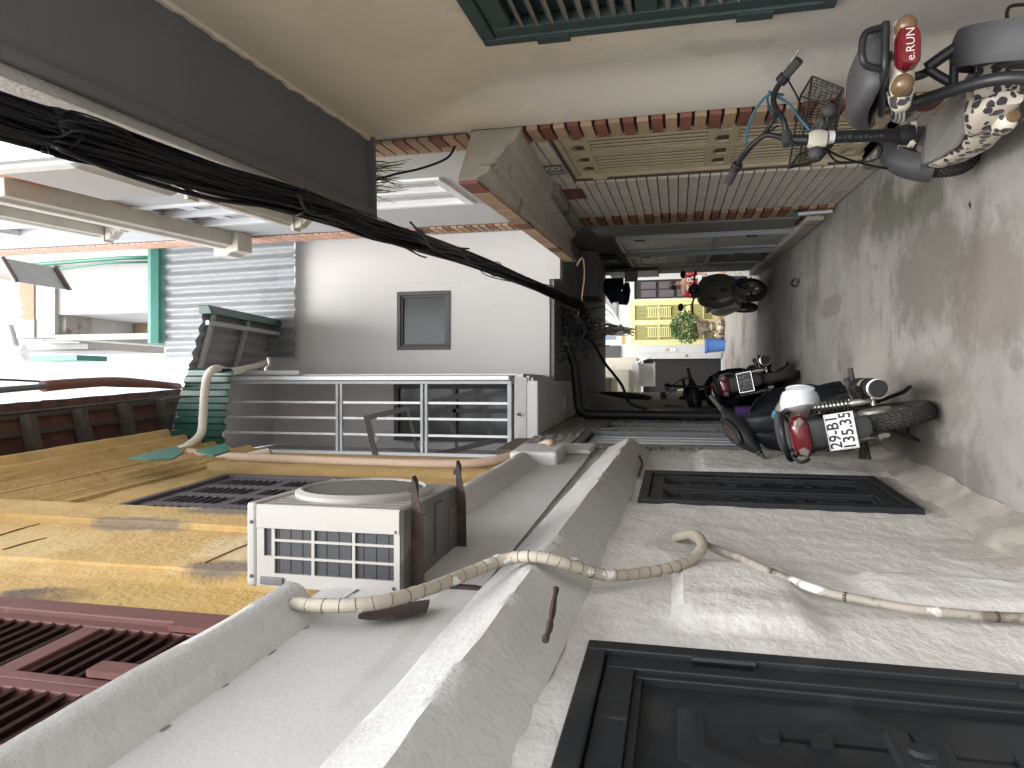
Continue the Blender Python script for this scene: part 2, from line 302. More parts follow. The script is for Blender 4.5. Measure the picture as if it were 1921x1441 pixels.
m_roof_tile = mat('old clay roof tile', (0.11, 0.05, 0.037), 0.9, 0.25, 5, 0.4, 30, rand=0.25, stains=(((0.03, 0.025, 0.023), 4, 0.46, 0.15, 0.8),))
m_timber = mat('weathered grey timber', (0.062, 0.055, 0.047), 0.9, 0.25, 8, 0.4, 40, stretch=(4, 4, 1))
m_poly = glass_sheet('clear ribbed plastic sheet', (0.36, 0.375, 0.385), 0.80)
m_stone_strip = mat('stacked grey stone strip', (0.235, 0.225, 0.205), 0.85, 0.2, 22, 0.4, 60, stains=(((0.13, 0.125, 0.115), 10, 0.55, 0.1, 0.5),))
m_plant = mat('dry weed', (0.16, 0.15, 0.05), 0.8, 0.3, 20)

patch(m_cream, [(3.55, 1.35, .35, .9, (.50, .49, .455), .6, 2.2), (2.9, .6, .7, .5, (.42, .41, .385), .6, 2.0), (3.3, 1.15, .09, .22, (.34, .31, .26), .35, 3.0), (3.66, 2.62, .10, .25, (.66, .60, .47), .5, 2.0), (2.4, 2.4, .5, .3, (.50, .45, .35), .4, 2.5)], True)
patch(m_yellow, [(2.96, 3.93, .08, .30, (.20, .17, .13), .85, 2.6), (3.24, 3.62, .10, .22, (.17, .15, .125), .9, 2.2), (2.47, 3.1, .09, .14, (.16, .135, .11), .9, 2.2), (2.16, 3.6, .07, .22, (.10, .085, .07), .9, 2.4), (2.75, 3.15, .2, .2, (.58, .47, .29), .7, 2.4), (2.2, 3.1, .2, .5, (.42, .28, .085), .6, 2.0), (2.6, 4.2, .3, .3, (.56, .43, .22), .6, 2.4), (4.9, 3.4, .2, .8, (.36, .24, .09), .5, 2.2)], True)
patch(m_white_old, [(4.2, .08, 1.5, .16, (.30, .275, .24), .75, 1.5), (2.95, .12, .5, .25, (.27, .24, .205), .7, 1.8), (4.6, .5, .4, .5, (.50, .48, .45), .5, 2.0), (3.2, .55, .5, .5, (.53, .515, .485), .6, 2.2), (1.9, 1.62, .25, .10, (.36, .345, .31), .5, 2.6), (2.25, 1.05, .05, .3, (.33, .31, .28), .5, 2.4), (2.9, 1.35, .15, .1, (.36, .34, .31), .5, 2.4), (2.6, .35, .3, .15, (.67, .665, .65), .7, 2.2)], True)

patch(m_white_mid, [(1.25 + .17 * i + .03 * math.sin(i * 7), 2.365 - .006 * i + .01 * math.sin(i * 3), .012 + .006 * (i % 3), .006 + .003 * (i % 2), (.12, .11, .10), .85, 3.0) for i in range(7)] + [(1.9, 2.2, .3, .12, (.45, .446, .435), .6, 2.4), (3.4, 2.2, .5, .1, (.42, .413, .40), .6, 2.4), (4.5, 2.15, .25, .2, (.45, .44, .41), .5, 2.6), (2.0, 2.05, .5, .03, (.40, .395, .375), .6, 2.2)], True)
patch(m_white_bright, [(1.6, 2.47, .25, .02, (.45, .43, .4), .5, 3.0), (2.6, 1.80, .5, .03, (.5, .48, .45), .5, 3.0), (3.6, 1.75, .4, .04, (.42, .4, .37), .55, 3.0), (4.6, 1.7, .35, .06, (.45, .43, .4), .6, 3.0), (1.7, 1.80, .3, .02, (.46, .44, .41), .5, 3.0)], True)
# ------------------------------------------------------------------ ground
def smooth01(t): t = max(0.0, min(1.0, t)); return t * t * (3 - 2 * t)
def bump_box(a, z, s0, s1, z0, z1, e):
    return smooth01((a - s0) / e + .5) * smooth01((s1 - a) / e + .5) * smooth01((z - z0) / e + .5) * smooth01((z1 - z) / e + .5)
g = MB(); nx, ny = 34, 150
xs = [-30, -8, -3] + [-1.4 + i * 0.12 for i in range(nx)] + [4, 9, 30]; ys = [-30, -8, -3] + [-2 + i * 0.18 for i in range(ny)] + [27, 34, 60]
def gz(x, y):
    return 0.012 * noise.noise(V((x * .9, y * .6, 0))) + 0.004 * noise.noise(V((x * 4, y * 4, 3)))
vs = [V((x, y, gz(x, y) if -1.5 < x < 2.8 and -2 < y < 24 else 0)) for y in ys for x in xs]; W_ = len(xs)
g.add(vs, [(j * W_ + i, j * W_ + i + 1, (j + 1) * W_ + i + 1, (j + 1) * W_ + i) for j in range(len(ys) - 1) for i in range(W_ - 1)])
g.build('ground', m_ground, smooth=180, kind='structure')

# ------------------------------------------------------------------ wall builder
def wall(f, name, material, parent, s0, s1, z0, z1, holes=(), step=0.12, amp=0.0, thick=0.3, reveal=0.06, nfun=None, back=True, n0=0.0, freq=3.0):
    """plastered wall on a facade line, with openings; front surface is a fine, slightly uneven grid"""
    mb = MB()
    def cuts(a, b, extra):
        k = sorted({a, b, *[e for e in extra if a < e < b]}); out = []
        for p, q in zip(k, k[1:]):
            m = max(1, int(round((q - p) / step))); out += [p + (q - p) * i / m for i in range(m)]
        return out + [b]
    sc = cuts(s0, s1, [h[0] for h in holes] + [h[1] for h in holes]); zc = cuts(z0, z1, [h[2] for h in holes] + [h[3] for h in holes])
    def inh(a, z): return any(h[0] < a < h[1] and h[2] < z < h[3] for h in holes)
    def nn(a, z):
        d = n0
        if amp: d += amp * (0.6 * noise.noise(V((a * freq, z * freq, 1.7))) + 0.4 * noise.noise(V((a * freq * 3.1, z * freq * 3.1, 5.1))) + 0.25 * noise.noise(V((a * freq * 8, z * freq * 8, 9))))
        if nfun: d += nfun(a, z)
        return d
    idx = {}
    def vid(i, j):
        if (i, j) not in idx:
            idx[(i, j)] = len(mb.v); mb.v.append(f.p(sc[i], nn(sc[i], zc[j]), zc[j]))
        return idx[(i, j)]
    for i in range(len(sc) - 1):
        for j in range(len(zc) - 1):
            if not inh((sc[i] + sc[i + 1]) / 2, (zc[j] + zc[j + 1]) / 2):
                mb.f.append((vid(i, j), vid(i + 1, j), vid(i + 1, j + 1), vid(i, j + 1)))
    for i in (0, len(sc) - 1):                              # wall ends
        for j in range(len(zc) - 1):
            a_ = sc[i]; mb.quad(f.p(a_, nn(a_, zc[j]), zc[j]), f.p(a_, nn(a_, zc[j + 1]), zc[j + 1]), f.p(a_, n0 - .014 - amp, zc[j + 1]), f.p(a_, n0 - .014 - amp, zc[j]))
    for h in holes:                                        # reveals
        a, b, c, d = h[:4]; r = n0 - reveal
        for p, q in (((a, c), (b, c)), ((b, c), (b, d)), ((b, d), (a, d)), ((a, d), (a, c))):
            mb.quad(f.p(p[0], nn(*p), p[1]), f.p(q[0], nn(*q), q[1]), f.p(q[0], r, q[1]), f.p(p[0], r, p[1]))
    if back:
        kz = sorted({z0, z1, *[h[2] for h in holes if z0 < h[2] < z1], *[h[3] for h in holes if z0 < h[3] < z1]}); ks = sorted({s0, s1, *[h[0] for h in holes if s0 < h[0] < s1], *[h[1] for h in holes if s0 < h[1] < s1]})
        m = 0.012 + amp
        for a, b in zip(ks, ks[1:]):
            for c, d in zip(kz, kz[1:]):
                if not inh((a + b) / 2, (c + d) / 2): mb.fbox(f, a, b, n0 - thick, n0 - m, c, d)
    return mb.build(name, material, parent, smooth=40)
def sweep(f, prof, s0, s1, step=0.1, amp=0.0, seed=0.0, dz=lambda a: 0.0, freq=3.0):
    """profile [(n,z)...] run along the wall between s0 and s1"""
    m = max(1, int(round((s1 - s0) / step))); rs = []
    for i in range(m + 1):
        a = s0 + (s1 - s0) * i / m; r = []
        for k, (n, z) in enumerate(prof):
            e = amp * (noise.noise(V((a * freq, k * 7.3, seed))) + 0.5 * noise.noise(V((a * freq * 4, k * 3.1, seed + 4)))) if amp else 0
            e2 = amp * noise.noise(V((a * freq, k * 5.1, seed + 8))) if amp else 0
            r.append(f.p(a, n + (e if n > 0.003 else 0), z + e2 + dz(a)))
        rs.append(r)
    return MB().rings(rs)
def louvre(f, parent, s0, s1, z0, z1, n0, stile, rail, pitch, mfr, msl, depth=0.04, tilt=0.6, mids=(), name='shutter', slat_t=0.009):
    """one louvred leaf: frame part with its slats as sub-parts"""
    fr = MB()
    fr.fbox(f, s0, s0 + stile, n0, n0 + depth, z0, z1); fr.fbox(f, s1 - stile, s1, n0, n0 + depth, z0, z1)
    rails = [(z0, z0 + rail), (z1 - rail, z1)] + [(m - rail / 2, m + rail / 2) for m in mids]
    for a, b in rails: fr.fbox(f, s0 + stile - .001, s1 - stile + .001, n0 + .003, n0 + depth - .003, a, b)
    fr.fbox(f, s0 + .01, s1 - .01, n0 - 0.012, n0 - 0.004, z0 + .01, z1 - .01)
    o = fr.build(name, mfr, parent, bevel=0.004)
    me = MB(); w = s1 - s0 - 2 * stile; hd = depth * 0.62
    me.box((-w / 2, -slat_t / 2, -hd), (w / 2, slat_t / 2, hd)); me = me.mesh('slat', msl)
    ed = sorted(rails); 
    for (a, b), (c, d) in zip(ed, ed[1:]):
        k = int((c - b) / pitch)
        if k < 1: continue
        for i in range(k):
            z = b + (c - b) * (i + .5) / k
            q = f.p((s0 + s1) / 2, n0 + depth * 0.5, z)
            piece('slat', me, o, Matrix.Translation(q) @ Matrix.Rotation(f.side * (math.pi / 2 - tilt) + (0.03 * (random.random() - .5)), 4, 'X'))
    return o
def frame_root(f, name, label, cat, group=None): return thing(name, label, cat, M=f.M, group=group)

# ------------------------------------------------------------------ left: white house
wh = frame_root(LF, 'plastered_house', 'low white plastered house with black shutters and thick cornices along the left side', 'house')
hA = (0.62, 1.855, 0.20, 1.575); hB = (3.63, 4.50, 0.235, 1.545)
pa = [LF.px(1270, 1140), LF.px(1480, 1085)]; pb = [LF.px(1690, 1150), LF.px(1921, 1095)]
def wh_relief(a, z):
    d = 0.035 * bump_box(a, z, 2.06, 2.62, 0.98, 1.345, 0.03) + 0.03 * bump_box(a, z, 2.30, 2.62, -.2, 0.76, 0.04)
    d += 0.02 * bump_box(a, z, 4.62, 9, -1, 1.2, 0.05) - 0.02 * bump_box(a, z, 2.7, 3.5, 0.1, 1.2, 0.5)
    d += 0.06 * smooth01((0.22 - z) / 0.22) * (0.5 + 0.8 * noise.noise(V((a * 2.3, 0, 4))))
    return d
wall(LF, 'wall', m_white_old, wh, 0.2, 5.47, 0, 2.40, [hA, hB], step=0.035, amp=0.014, reveal=0.05, nfun=wh_relief)
wall(LF, 'upper_wall', m_white_mid, wh, 0.2, 5.47, 1.96, 2.46, [], step=0.04, amp=0.004, n0=0.017, thick=0.25)
sl = lambda a: -0.028 * max(0, a - 1.2)
sweep(LF, [(0.0, 1.985), (0.03, 1.975), (0.045, 1.94), (0.10, 1.835), (0.108, 1.81), (0.085, 1.775), (0.05, 1.735), (0.0, 1.655)], 0.2, 5.42, 0.03, 0.006, 3, dz=sl).build('cornice', m_white_bright, wh, smooth=50)
sl2 = lambda a: -0.04 * max(0, a - 1.2)
sweep(LF, [(-.1, 2.50), (0.085, 2.505), (0.10, 2.495), (0.10, 2.465), (0.085, 2.445), (0.055, 2.425), (0.045, 2.395), (0.0, 2.36)], 0.2, 1.90, 0.03, 0.005, 6, dz=sl2).build('top_cornice', m_white_bright, wh, smooth=50)
sweep(LF, [(-.1, 2.50), (0.085, 2.505), (0.10, 2.495), (0.10, 2.465), (0.085, 2.445), (0.055, 2.425), (0.045, 2.395), (0.0, 2.36)], 2.78, 4.6, 0.03, 0.005, 6, dz=sl2).build('top_cornice', m_white_bright, wh, smooth=50)
sweep(LF, [(-0.3, 2.46), (0.02, 2.46), (0.02, 2.38), (-0.3, 2.38)], 0.2, 5.44, 0.1, 0.004, 6, dz=sl2).build('roof_ledge', m_white_bright, wh, smooth=50)
MB().fbox(LF, 4.62, 5.05, 0.0, 0.10, 2.12, 2.44).build('corner_pier', m_white_bright, wh, bevel=0.02)
MB().fbox(LF, 5.07, 5.45, 0.018, 0.055, 1.95, 2.36).build('corner_pier', m_white_bright, wh, bevel=0.02)
sweep(LF, [(-.02, 0), (0.10, 0), (0.07, 0.05), (0.02, 0.13), (-.02, 0.16)], 1.9, 5.5, 0.04, 0.03, 12).build('footing', mat('crumbling footing', (0.27, 0.255, 0.225), 0.95, 0.3, 6, 0.4, 25, bump2=1, bdist=.01), wh, smooth=50)

def panel_leaf(f, parent, s0, s1, z0, z1, n0, motif_h=0.62):
    fr = MB(); st = 0.062; d = 0.036
    zs = [(z0, z0 + .07), (z1 - .07, z1)]
    fr.fbox(f, s0, s0 + st, n0, n0 + d, z0, z1); fr.fbox(f, s1 - st, s1, n0, n0 + d, z0, z1)
    for a, b in zs: fr.fbox(f, s0 + st, s1 - st, n0 + .001, n0 + d - .001, a, b)
    b2 = 0.02                                               # bead round the panel
    fr.fbox(f, s0 + st, s0 + st + b2, n0, n0 + d - .012, z0 + .07, z1 - .07); fr.fbox(f, s1 - st - b2, s1 - st, n0, n0 + d - .012, z0 + .07, z1 - .07)
    fr.fbox(f, s0 + st + b2, s1 - st - b2, n0 + .001, n0 + d - .013, z0 + .07, z0 + .07 + b2); fr.fbox(f, s0 + st + b2, s1 - st - b2, n0 + .001, n0 + d - .013, z1 - .07 - b2, z1 - .07)
    o = fr.build('shutter_leaf', m_black_paint, parent, bevel=0.004)
    MB().fbox(f, s0 + st - .005, s1 - st + .005, n0 - .004, n0 + .004, z0 + .06, z1 - .06).build('panel', m_black_paint, o)
    c = (s0 + s1) / 2; w = (s1 - s0) / 2 - st - b2 - 0.03; mt = MB()
    def octo(k, wz, cz, n): return [f.p(c + p * w * k, n, cz + q) for p, q in ((-1, -wz + w * .55), (-.55, -wz), (.55, -wz), (1, -wz + w * .55), (1, wz - w * .55), (.55, wz), (-.55, wz), (-1, wz - w * .55))]
    for cz, h in ((z1 - 0.33 - .07, 0.23), (z0 + 0.33 + .07, 0.23)):
        mt.rings([octo(1, h, cz, n0 + .004), octo(1, h, cz, n0 + .010), octo(.78, h - .03, cz, n0 + .022), octo(.70, h - .045, cz, n0 + .022), octo(.62, h - .055, cz, n0 + .014)])
        for dz_ in (-.05, 0.05): mt.fbox(f, c - .02, c + .02, n0 + .012, n0 + .024, cz + dz_ - .02, cz + dz_ + .02)
    cz = (z0 + z1) / 2
    mt.fbox(f, c - .008, c + .008, n0 + .004, n0 + .014, z0 + .36, z1 - .36)
    mt.rings([[f.p(c + math.cos(t) * r, n, cz + math.sin(t) * r * 1.3) for t in [2 * math.pi * i / 10 for i in range(10)]] for r, n in ((.045, n0 + .004), (.04, n0 + .016), (.025, n0 + .018), (.018, n0 + .026))])
    mt.build('raised_motif', m_black_paint, o, smooth=30)
    return o
def hinge(f, parent, a, z, n):
    mb = MB().tube([f.p(a, n + .012, z - .075), f.p(a, n + .012, z + .075)], 0.011, 8); mb.fbox(f, a - .03, a + .004, n, n + .006, z - .07, z + .07)
    return mb.build('hinge', m_black_paint, parent, smooth=40)
def shutter_window(f, parent, h, name='shuttered_window'):
    s0, s1, z0, z1 = h; fr = MB(); t = 0.05
    fr.fbox(f, s0, s0 + t, -.05, .022, z0, z1); fr.fbox(f, s1 - t, s1, -.05, .022, z0, z1); fr.fbox(f, s0 + t, s1 - t, -.05, .021, z1 - t, z1); fr.fbox(f, s0 + t, s1 - t, -.05, .021, z0, z0 + t)
    fr.fbox(f, s0, s1, -.09, -.05, z0, z1)
    w = fr.build(name, m_black_paint, parent, bevel=0.005)
    return w, (s0 + t + .004, s1 - t - .004, z0 + t + .004, z1 - t - .004)
wA, i = shutter_window(LF, wh, hA); k = (i[0] + i[1]) / 2
# leaves are sub-parts of the window; their mouldings are folded into one mesh each
def leaf_as_subpart(f, win, s0, s1, z0, z1, n0, h_s):
    cnt = {o.name for o in bpy.data.objects}
    o = panel_leaf(f, win, s0, s1, z0, z1, n0)
    for c in list(o.children): c.parent = win
    for z in (z1 - .28, z0 + .28): hinge(f, win, h_s, z, n0 + .03)
    return o
leaf_as_subpart(LF, wA, k + .003, i[1], i[2], i[3], -.028, i[1] + .004); leaf_as_subpart(LF, wA, i[0], k - .003, i[2], i[3], -.028, i[0])
wB, i = shutter_window(LF, wh, hB); k = (i[0] + i[1]) / 2
leaf_as_subpart(LF, wB, k + .003, i[1], i[2], i[3], -.028, i[1] + .004); leaf_as_subpart(LF, wB, i[0], k - .003, i[2], i[3], -.028, i[0])

# ------------------------------------------------------------------ left: yellow house above and behind the white cornice
yh = frame_root(LF, 'yellow_house', 'old ochre yellow house with louvred shutters rising above the white cornice', 'house')
NY = -0.10
m0 = (0.30, 2.07, 2.2, 4.3); m1 = (3.30, 4.50, 3.34, 4.50)
def y_relief(a, z):
    d = 0.022 * smooth01((a - 2.40) / .02 + .5) * smooth01((2.97 - a) / .02 + .5) + 0.05 * bump_box(a, z, 2.97, 3.10, -1, 9, .02)
    d += 0.03 * bump_box(a, z, 4.75, 4.95, -1, 9, .03) - 0.05 * smooth01((a - 5.15) / .03 + .5)
    return d
wall(LF, 'wall', m_yellow, yh, 0.1, 5.72, 2.35, 6.15, [m0, m1], step=0.05, amp=0.009, n0=NY, reveal=0.07, nfun=y_relief)
for z, prof in ((4.86, .03), (5.0, .05), (5.22, .04), (5.36, .075), (5.52, .10), (5.66, .13), (5.84, .175)):
    sweep(LF, [(NY - .05, z + .075), (NY + prof, z + .07), (NY + prof + .012, z + .05), (NY + prof, z + .03), (NY + prof * .7, z + .012), (NY + prof * .62, z - .02), (NY - .05, z - .045)], 0.1, 5.62, 0.05, 0.006, z).build('cornice', m_yellow_pale if z > 5.6 else m_yellow, yh, smooth=50)
wall(LF, 'pilaster', m_yellow, yh, 2.43, 2.965, 2.36, 5.12, [], step=.05, amp=.006, n0=NY + .035, thick=.045)
wall(LF, 'pilaster', m_yellow, yh, 2.966, 3.27, 2.36, 5.12, [], step=.05, amp=.006, n0=NY + .065, thick=.075)
m_joint = mat('brown plaster joint', (.17, .115, .05), .95, .3, 20)
for (a0_, z0_, a1_, z1_) in ((2.50, 3.20, 2.88, 3.18), (2.66, 4.44, 2.92, 4.45), (2.50, 4.20, 2.70, 4.18)):
    MB().tube([LF.p(a0_, NY + .036, z0_), LF.p((a0_ + a1_) / 2, NY + .038, (z0_ + z1_) / 2 + .004), LF.p(a1_, NY + .036, z1_)], .0035, 5).build('plaster_joint', m_joint, yh)
def shutter_pair(h, n0, mfr, msl, pitch, fr_w, parent, mids, lbl):
    s0, s1, z0, z1 = h; fr = MB(); t = fr_w
    fr.fbox(LF, s0, s0 + t, n0 - .07, n0 + .015, z0, z1); fr.fbox(LF, s1 - t, s1, n0 - .07, n0 + .015, z0, z1); fr.fbox(LF, s0 + t, s1 - t, n0 - .07, n0 + .014, z1 - t, z1); fr.fbox(LF, s0 + t, s1 - t, n0 - .07, n0 + .014, z0, z0 + t)
    fr.fbox(LF, s0, s1, n0 - .12, n0 - .071, z0, z1)
    fr.build('shutter_frame', mfr, parent, bevel=0.005)
    k = 4 if lbl == 4 else 2; w = (s1 - s0 - 2 * t) / k
    for q in range(k):
        a = s0 + t + q * w
        louvre(LF, parent, a + .003, a + w - .003, z0 + t + .004, z1 - t - .004, n0 - .045, 0.055 if k == 2 else 0.04, 0.07, pitch, mfr, msl, mids=mids, tilt=0.75)
shutter_pair(m0, NY, m_maroon, m_maroon_dk, 0.052, 0.09, yh, [3.2], 4)
for a, z in ((1.98, 2.83), (1.66, 2.83), (1.25, 2.83)): MB().fbox(LF, a - .04, a + .02, NY + .0, NY + .02, z - .09, z + .09).build('hinge', m_maroon, yh)
shutter_pair(m1, NY, m_plum, m_plum, 0.05, 0.05, yh, [3.95], 4)
# eave of old clay tiles on timber rafters
ev = lambda n: 6.10 + 0.20 * (n + .1) 
for i in range(12):
    a = 0.55 + i * 0.48
    MB().hexa([LF.p(a, NY - .2, ev(-.3) - .1), LF.p(a + .06, NY - .2, ev(-.3) - .1), LF.p(a + .06, .34, ev(.34) - .1), LF.p(a, .34, ev(.34) - .1), LF.p(a, NY - .2, ev(-.3)), LF.p(a + .06, NY - .2, ev(-.3)), LF.p(a + .06, .34, ev(.34)), LF.p(a, .34, ev(.34))]).build('rafter', m_timber, yh)
for n in (0.02, 0.19, 0.32): MB().hexa([LF.p(0.5, n - .02, ev(n)), LF.p(6.2, n - .02, ev(n)), LF.p(6.2, n + .02, ev(n)), LF.p(.5, n + .02, ev(n)), LF.p(0.5, n - .02, ev(n) + .03), LF.p(6.2, n - .02, ev(n) + .03), LF.p(6.2, n + .02, ev(n) + .03), LF.p(.5, n + .02, ev(n) + .03)]).build('batten', m_timber, yh)
tm = MB().hexa([(-.115, -.11, 0), (.115, -.11, 0), (.115, .11, .0), (-.115, .11, .0), (-.115, -.11, .018), (.115, -.11, .018), (.115, .11, .018), (-.115, .11, .018)]).mesh('roof_tile', m_roof_tile)
for r_ in range(3):
    for i in range(25):
        n = -.03 + r_ * .17; a = .6 + i * .232
        piece('roof_tile', tm, yh, Matrix.Translation(LF.p(a, n, ev(n) + .04 + .008 * random.random() + .01 * (2 - r_))) @ Matrix.Rotation(-(.2 + .05) , 4, 'X') @ Matrix.Rotation(random.uniform(-.03, .03), 4, 'Z'))
rf = MB(); k = 64; rs = []
for i in range(k + 1):
    a = 0.3 + 6.0 * i / k; h = 0.018 * math.cos(i * math.pi * .5 * 2); rs.append([LF.p(a, .36, ev(.36) + .10 + h), LF.p(a, -1.2, ev(-.1) + .42 + h), LF.p(a, -1.2, ev(-.1) + .43 + h), LF.p(a, .36, ev(.36) + .108 + h)])
rf.rings(rs).build('roof_sheet', m_galv_under, yh, smooth=60)

# ------------------------------------------------------------------ left: stone clad house with ribbed metal doors
th_ = frame_root(LF, 'stone_clad_house', 'narrow house clad in thin grey stone strips beyond the white house, grey ribbed door', 'house')
dT = (5.68, 6.55, 0.12, 2.11); dT2 = (6.85, 7.3, 0.12, 2.02)
wall(LF, 'wall', m_mortar, th_, 5.475, 9.0, 0, 2.75, [dT, dT2], step=0.3, n0=-0.012, reveal=0.05)
st = MB(); z = 0.0; rr = random.Random(3)
while z < 2.56:
    h = 0.036; a = 5.48 - rr.random() * .3
    while a < 7.95:
        w = rr.choice((.16, .2, .26, .32)); b = min(a + w - .006, 7.95); a0 = max(a, 5.48)
        segs = [(a0, b)]
        for d in (dT, dT2):
            ns = []
            for p, q in segs:
                if z + h > d[2] - .06 and z < d[3] + .06 and q > d[0] - .06 and p < d[1] + .06:
                    if p < d[0] - .06: ns.append((p, d[0] - .06))
                    if q > d[1] + .06: ns.append((d[1] + .06, q))
                else: ns.append((p, q))
            segs = ns
        for p, q in segs:
            if q - p > .015: st.fbox(LF, p, q, -.012, .004 + rr.random() * .012, z, z + h - .005)
        a += w
    z += h
st.build('stone_strips', m_stone_strip, th_, stuff=True)
for d in (dT, dT2):
    fr = MB(); t = .055
    fr.fbox(LF, d[0] - t, d[0], -.05, .022, d[2], d[3] + t); fr.fbox(LF, d[1], d[1] + t, -.05, .022, d[2], d[3] + t); fr.fbox(LF, d[0], d[1], -.05, .021, d[3], d[3] + t); fr.fbox(LF, d[0], d[1], -.06, -.045, d[2], d[3])
    dr = fr.build('metal_door', m_steel_dk, th_, bevel=.003)
    nb = 5 if d is dT else 3; w = (d[1] - d[0]) / nb
    for q in range(nb):
        MB().prism([LF.p(d[0] + q * w + .01, -.04, .78), LF.p(d[0] + q * w + .03, -.012, .78), LF.p(d[0] + (q + 1) * w - .03, -.012, .78), LF.p(d[0] + (q + 1) * w - .01, -.04, .78)], (0, 0, d[3] - .80)).build('door_panel', m_steel, dr)
    MB().fbox(LF, d[0] + .01, d[1] - .01, -.04, -.008, .62, .77).build('door_rail', m_steel_lt, dr)
    for q in range(2): MB().fbox(LF, d[0] + .05 + q * (d[1] - d[0]) * .5, d[0] + (d[1] - d[0]) * (.5 * q + .45), -.04, -.018, .22, .58).build('door_panel', m_steel_dk, dr)
if True:
    q = LF.px(1315, 822, .03); MB().fbox(LF, 6.28, 6.36, -.01, .03, .86, .92).build('padlock', m_black_paint, th_, bevel=.006)
# ------------------------------------------------------------------ right: cream house with its grey balcony slab
ch = frame_root(RF, 'cream_house', 'smooth cream painted house on the right with dark green louvred shutter', 'house')
hG = (1.52, RF.px(915, 80, -.12)[0], RF.px(1550, 10, -.12)[1] - .03, RF.px(915, 80, -.12)[1] + .01)
CB = -0.12
wall(RF, 'wall', m_cream, ch, 0.6, 3.79, 0, 3.07, [hG], step=0.06, amp=0.004, reveal=0.05, freq=2.0, n0=CB, nfun=lambda a, z: -CB * max(smooth01((a - 3.40) / 0.38), smooth01((z - 2.15) / .85)))
wall(RF, 'upper_wall', m_white_up, ch, 2.3, 3.79, 3.2, 9.5, [], step=0.4, amp=0.004)
rs = [];  k = 60
for i in range(k + 1):                                     # balcony slab: painted soffit with an uneven painted edge along the wall
    a = 1.0 + 2.76 * i / k; rs.append([RF.p(a, -.13, 3.075 + 0.004 * noise.noise(V((a * 5, 0, 0)))), RF.p(a, 0.44, 3.06), RF.p(a, 0.44, 3.075), RF.p(a, -.13, 3.08)])
MB().rings(rs).build('balcony_soffit', m_soffit, ch)
rs = []
for i in range(121):
    a = 1.0 + 2.78 * i / 120; w = 0.012 + 0.014 * max(0, noise.noise(V((a * 6, 2, 0)))) + .01 * noise.noise(V((a * 17, 2, 0))); rs.append([RF.p(a, -.02, 3.05), RF.p(a, w, 3.052), RF.p(a, w, 3.07), RF.p(a, -.02, 3.07)])
MB().rings(rs).build('cornice_bead', m_cream, ch)
MB().box(RF.p(1.0, 0.0, 3.081), RF.p(3.77, 0.47, 3.20)).build('balcony_slab', m_fascia, ch, bevel=.008)
MB().box(RF.p(1.0, 0.405, 3.035), RF.p(3.765, 0.445, 3.059)).build('drip_edge', m_soffit, ch, bevel=.006)
MB().box(RF.p(3.762, 0.0, 3.03), RF.p(3.785, 0.475, 3.19)).build('slab_end', m_soffit, ch, bevel=.004)
fr = MB(); t = .06
s0, s1, z0, z1 = hG
fr.fbox(RF, s0, s0 + t, CB - .05, CB + .02, z0, z1); fr.fbox(RF, s1 - t, s1, CB - .05, CB + .02, z0, z1); fr.fbox(RF, s0 + t, s1 - t, CB - .05, CB + .019, z1 - t, z1); fr.fbox(RF, s0 + t, s1 - t, CB - .05, CB + .019, z0, z0 + t); fr.fbox(RF, s0, s1, CB - .1, CB - .051, z0, z1)
fr.build('shutter_frame', m_green_sh, ch, bevel=.006)
for q in range(2):
    a = s0 + t + q * (s1 - s0 - 2 * t) / 2
    louvre(RF, ch, a + .003, a + (s1 - s0 - 2 * t) / 2 - .003, z0 + t + .004, z1 - t - .004, CB - .035, 0.07, 0.085, 0.062, m_green_sh, m_green_slat, depth=.045, tilt=.55, mids=[RF.px(1215, 40, -.12)[1]], slat_t=.011)
for z in (1.86, 1.05): MB().fbox(RF, s1 - .05, s1 + .012, CB + .02, CB + .028, z - .07, z + .07).build('hinge', m_green_sh, ch)

# ------------------------------------------------------------------ right: tiled house number 18
hh = frame_root(RF, 'tiled_house', 'house clad in cream tiles with brick quoins, khaki gate and stained concrete canopy', 'house')
gt = (4.10, 5.25, 0.13, 2.083)
wall(RF, 'wall', m_mortar, hh, 3.80, 7.12, 0, 2.47, [gt], step=0.5, n0=-0.014, reveal=0.11)
P_ = 0.0745; rows = 33
def tmesh(nm, L, H, m, d=0.018):
    return MB().box((-L / 2, -d / 2, -H / 2), (L / 2, d / 2, H / 2)).mesh(nm, m)
T0, T1 = 4.065, 6.66; TL = 0.245
tcache = {}
for r_ in range(rows):
    z = r_ * P_ + P_ / 2 + .002; a = T0
    while a < T1 - .01:
        b = min(a + TL, T1); segs = [(a, b)]
        if z + P_ / 2 > gt[2] - .005 and z - P_ / 2 < gt[3] + .001:
            segs = []
            if a < gt[0]: segs.append((a, min(b, gt[0])))
            if b > gt[1]: segs.append((max(a, gt[1]), b))
        for p, q in segs:
            L = round(q - p, 3)
            if L < .012: continue
            if L not in tcache: tcache[L] = tmesh('tile', L - .005, P_ - .009, m_tile)
            piece('tile', tcache[L], hh, Matrix.Translation(RF.p((p + q) / 2, -.005 + random.uniform(-.0015, .0015), z)) @ Matrix.Rotation(random.uniform(-.006, .006), 4, 'Y'))
        a = b
bt = tmesh('brick', .245, P_ - .018, m_tan, .05); br2 = tmesh('brick', .120, P_ - .018, m_red, .05)
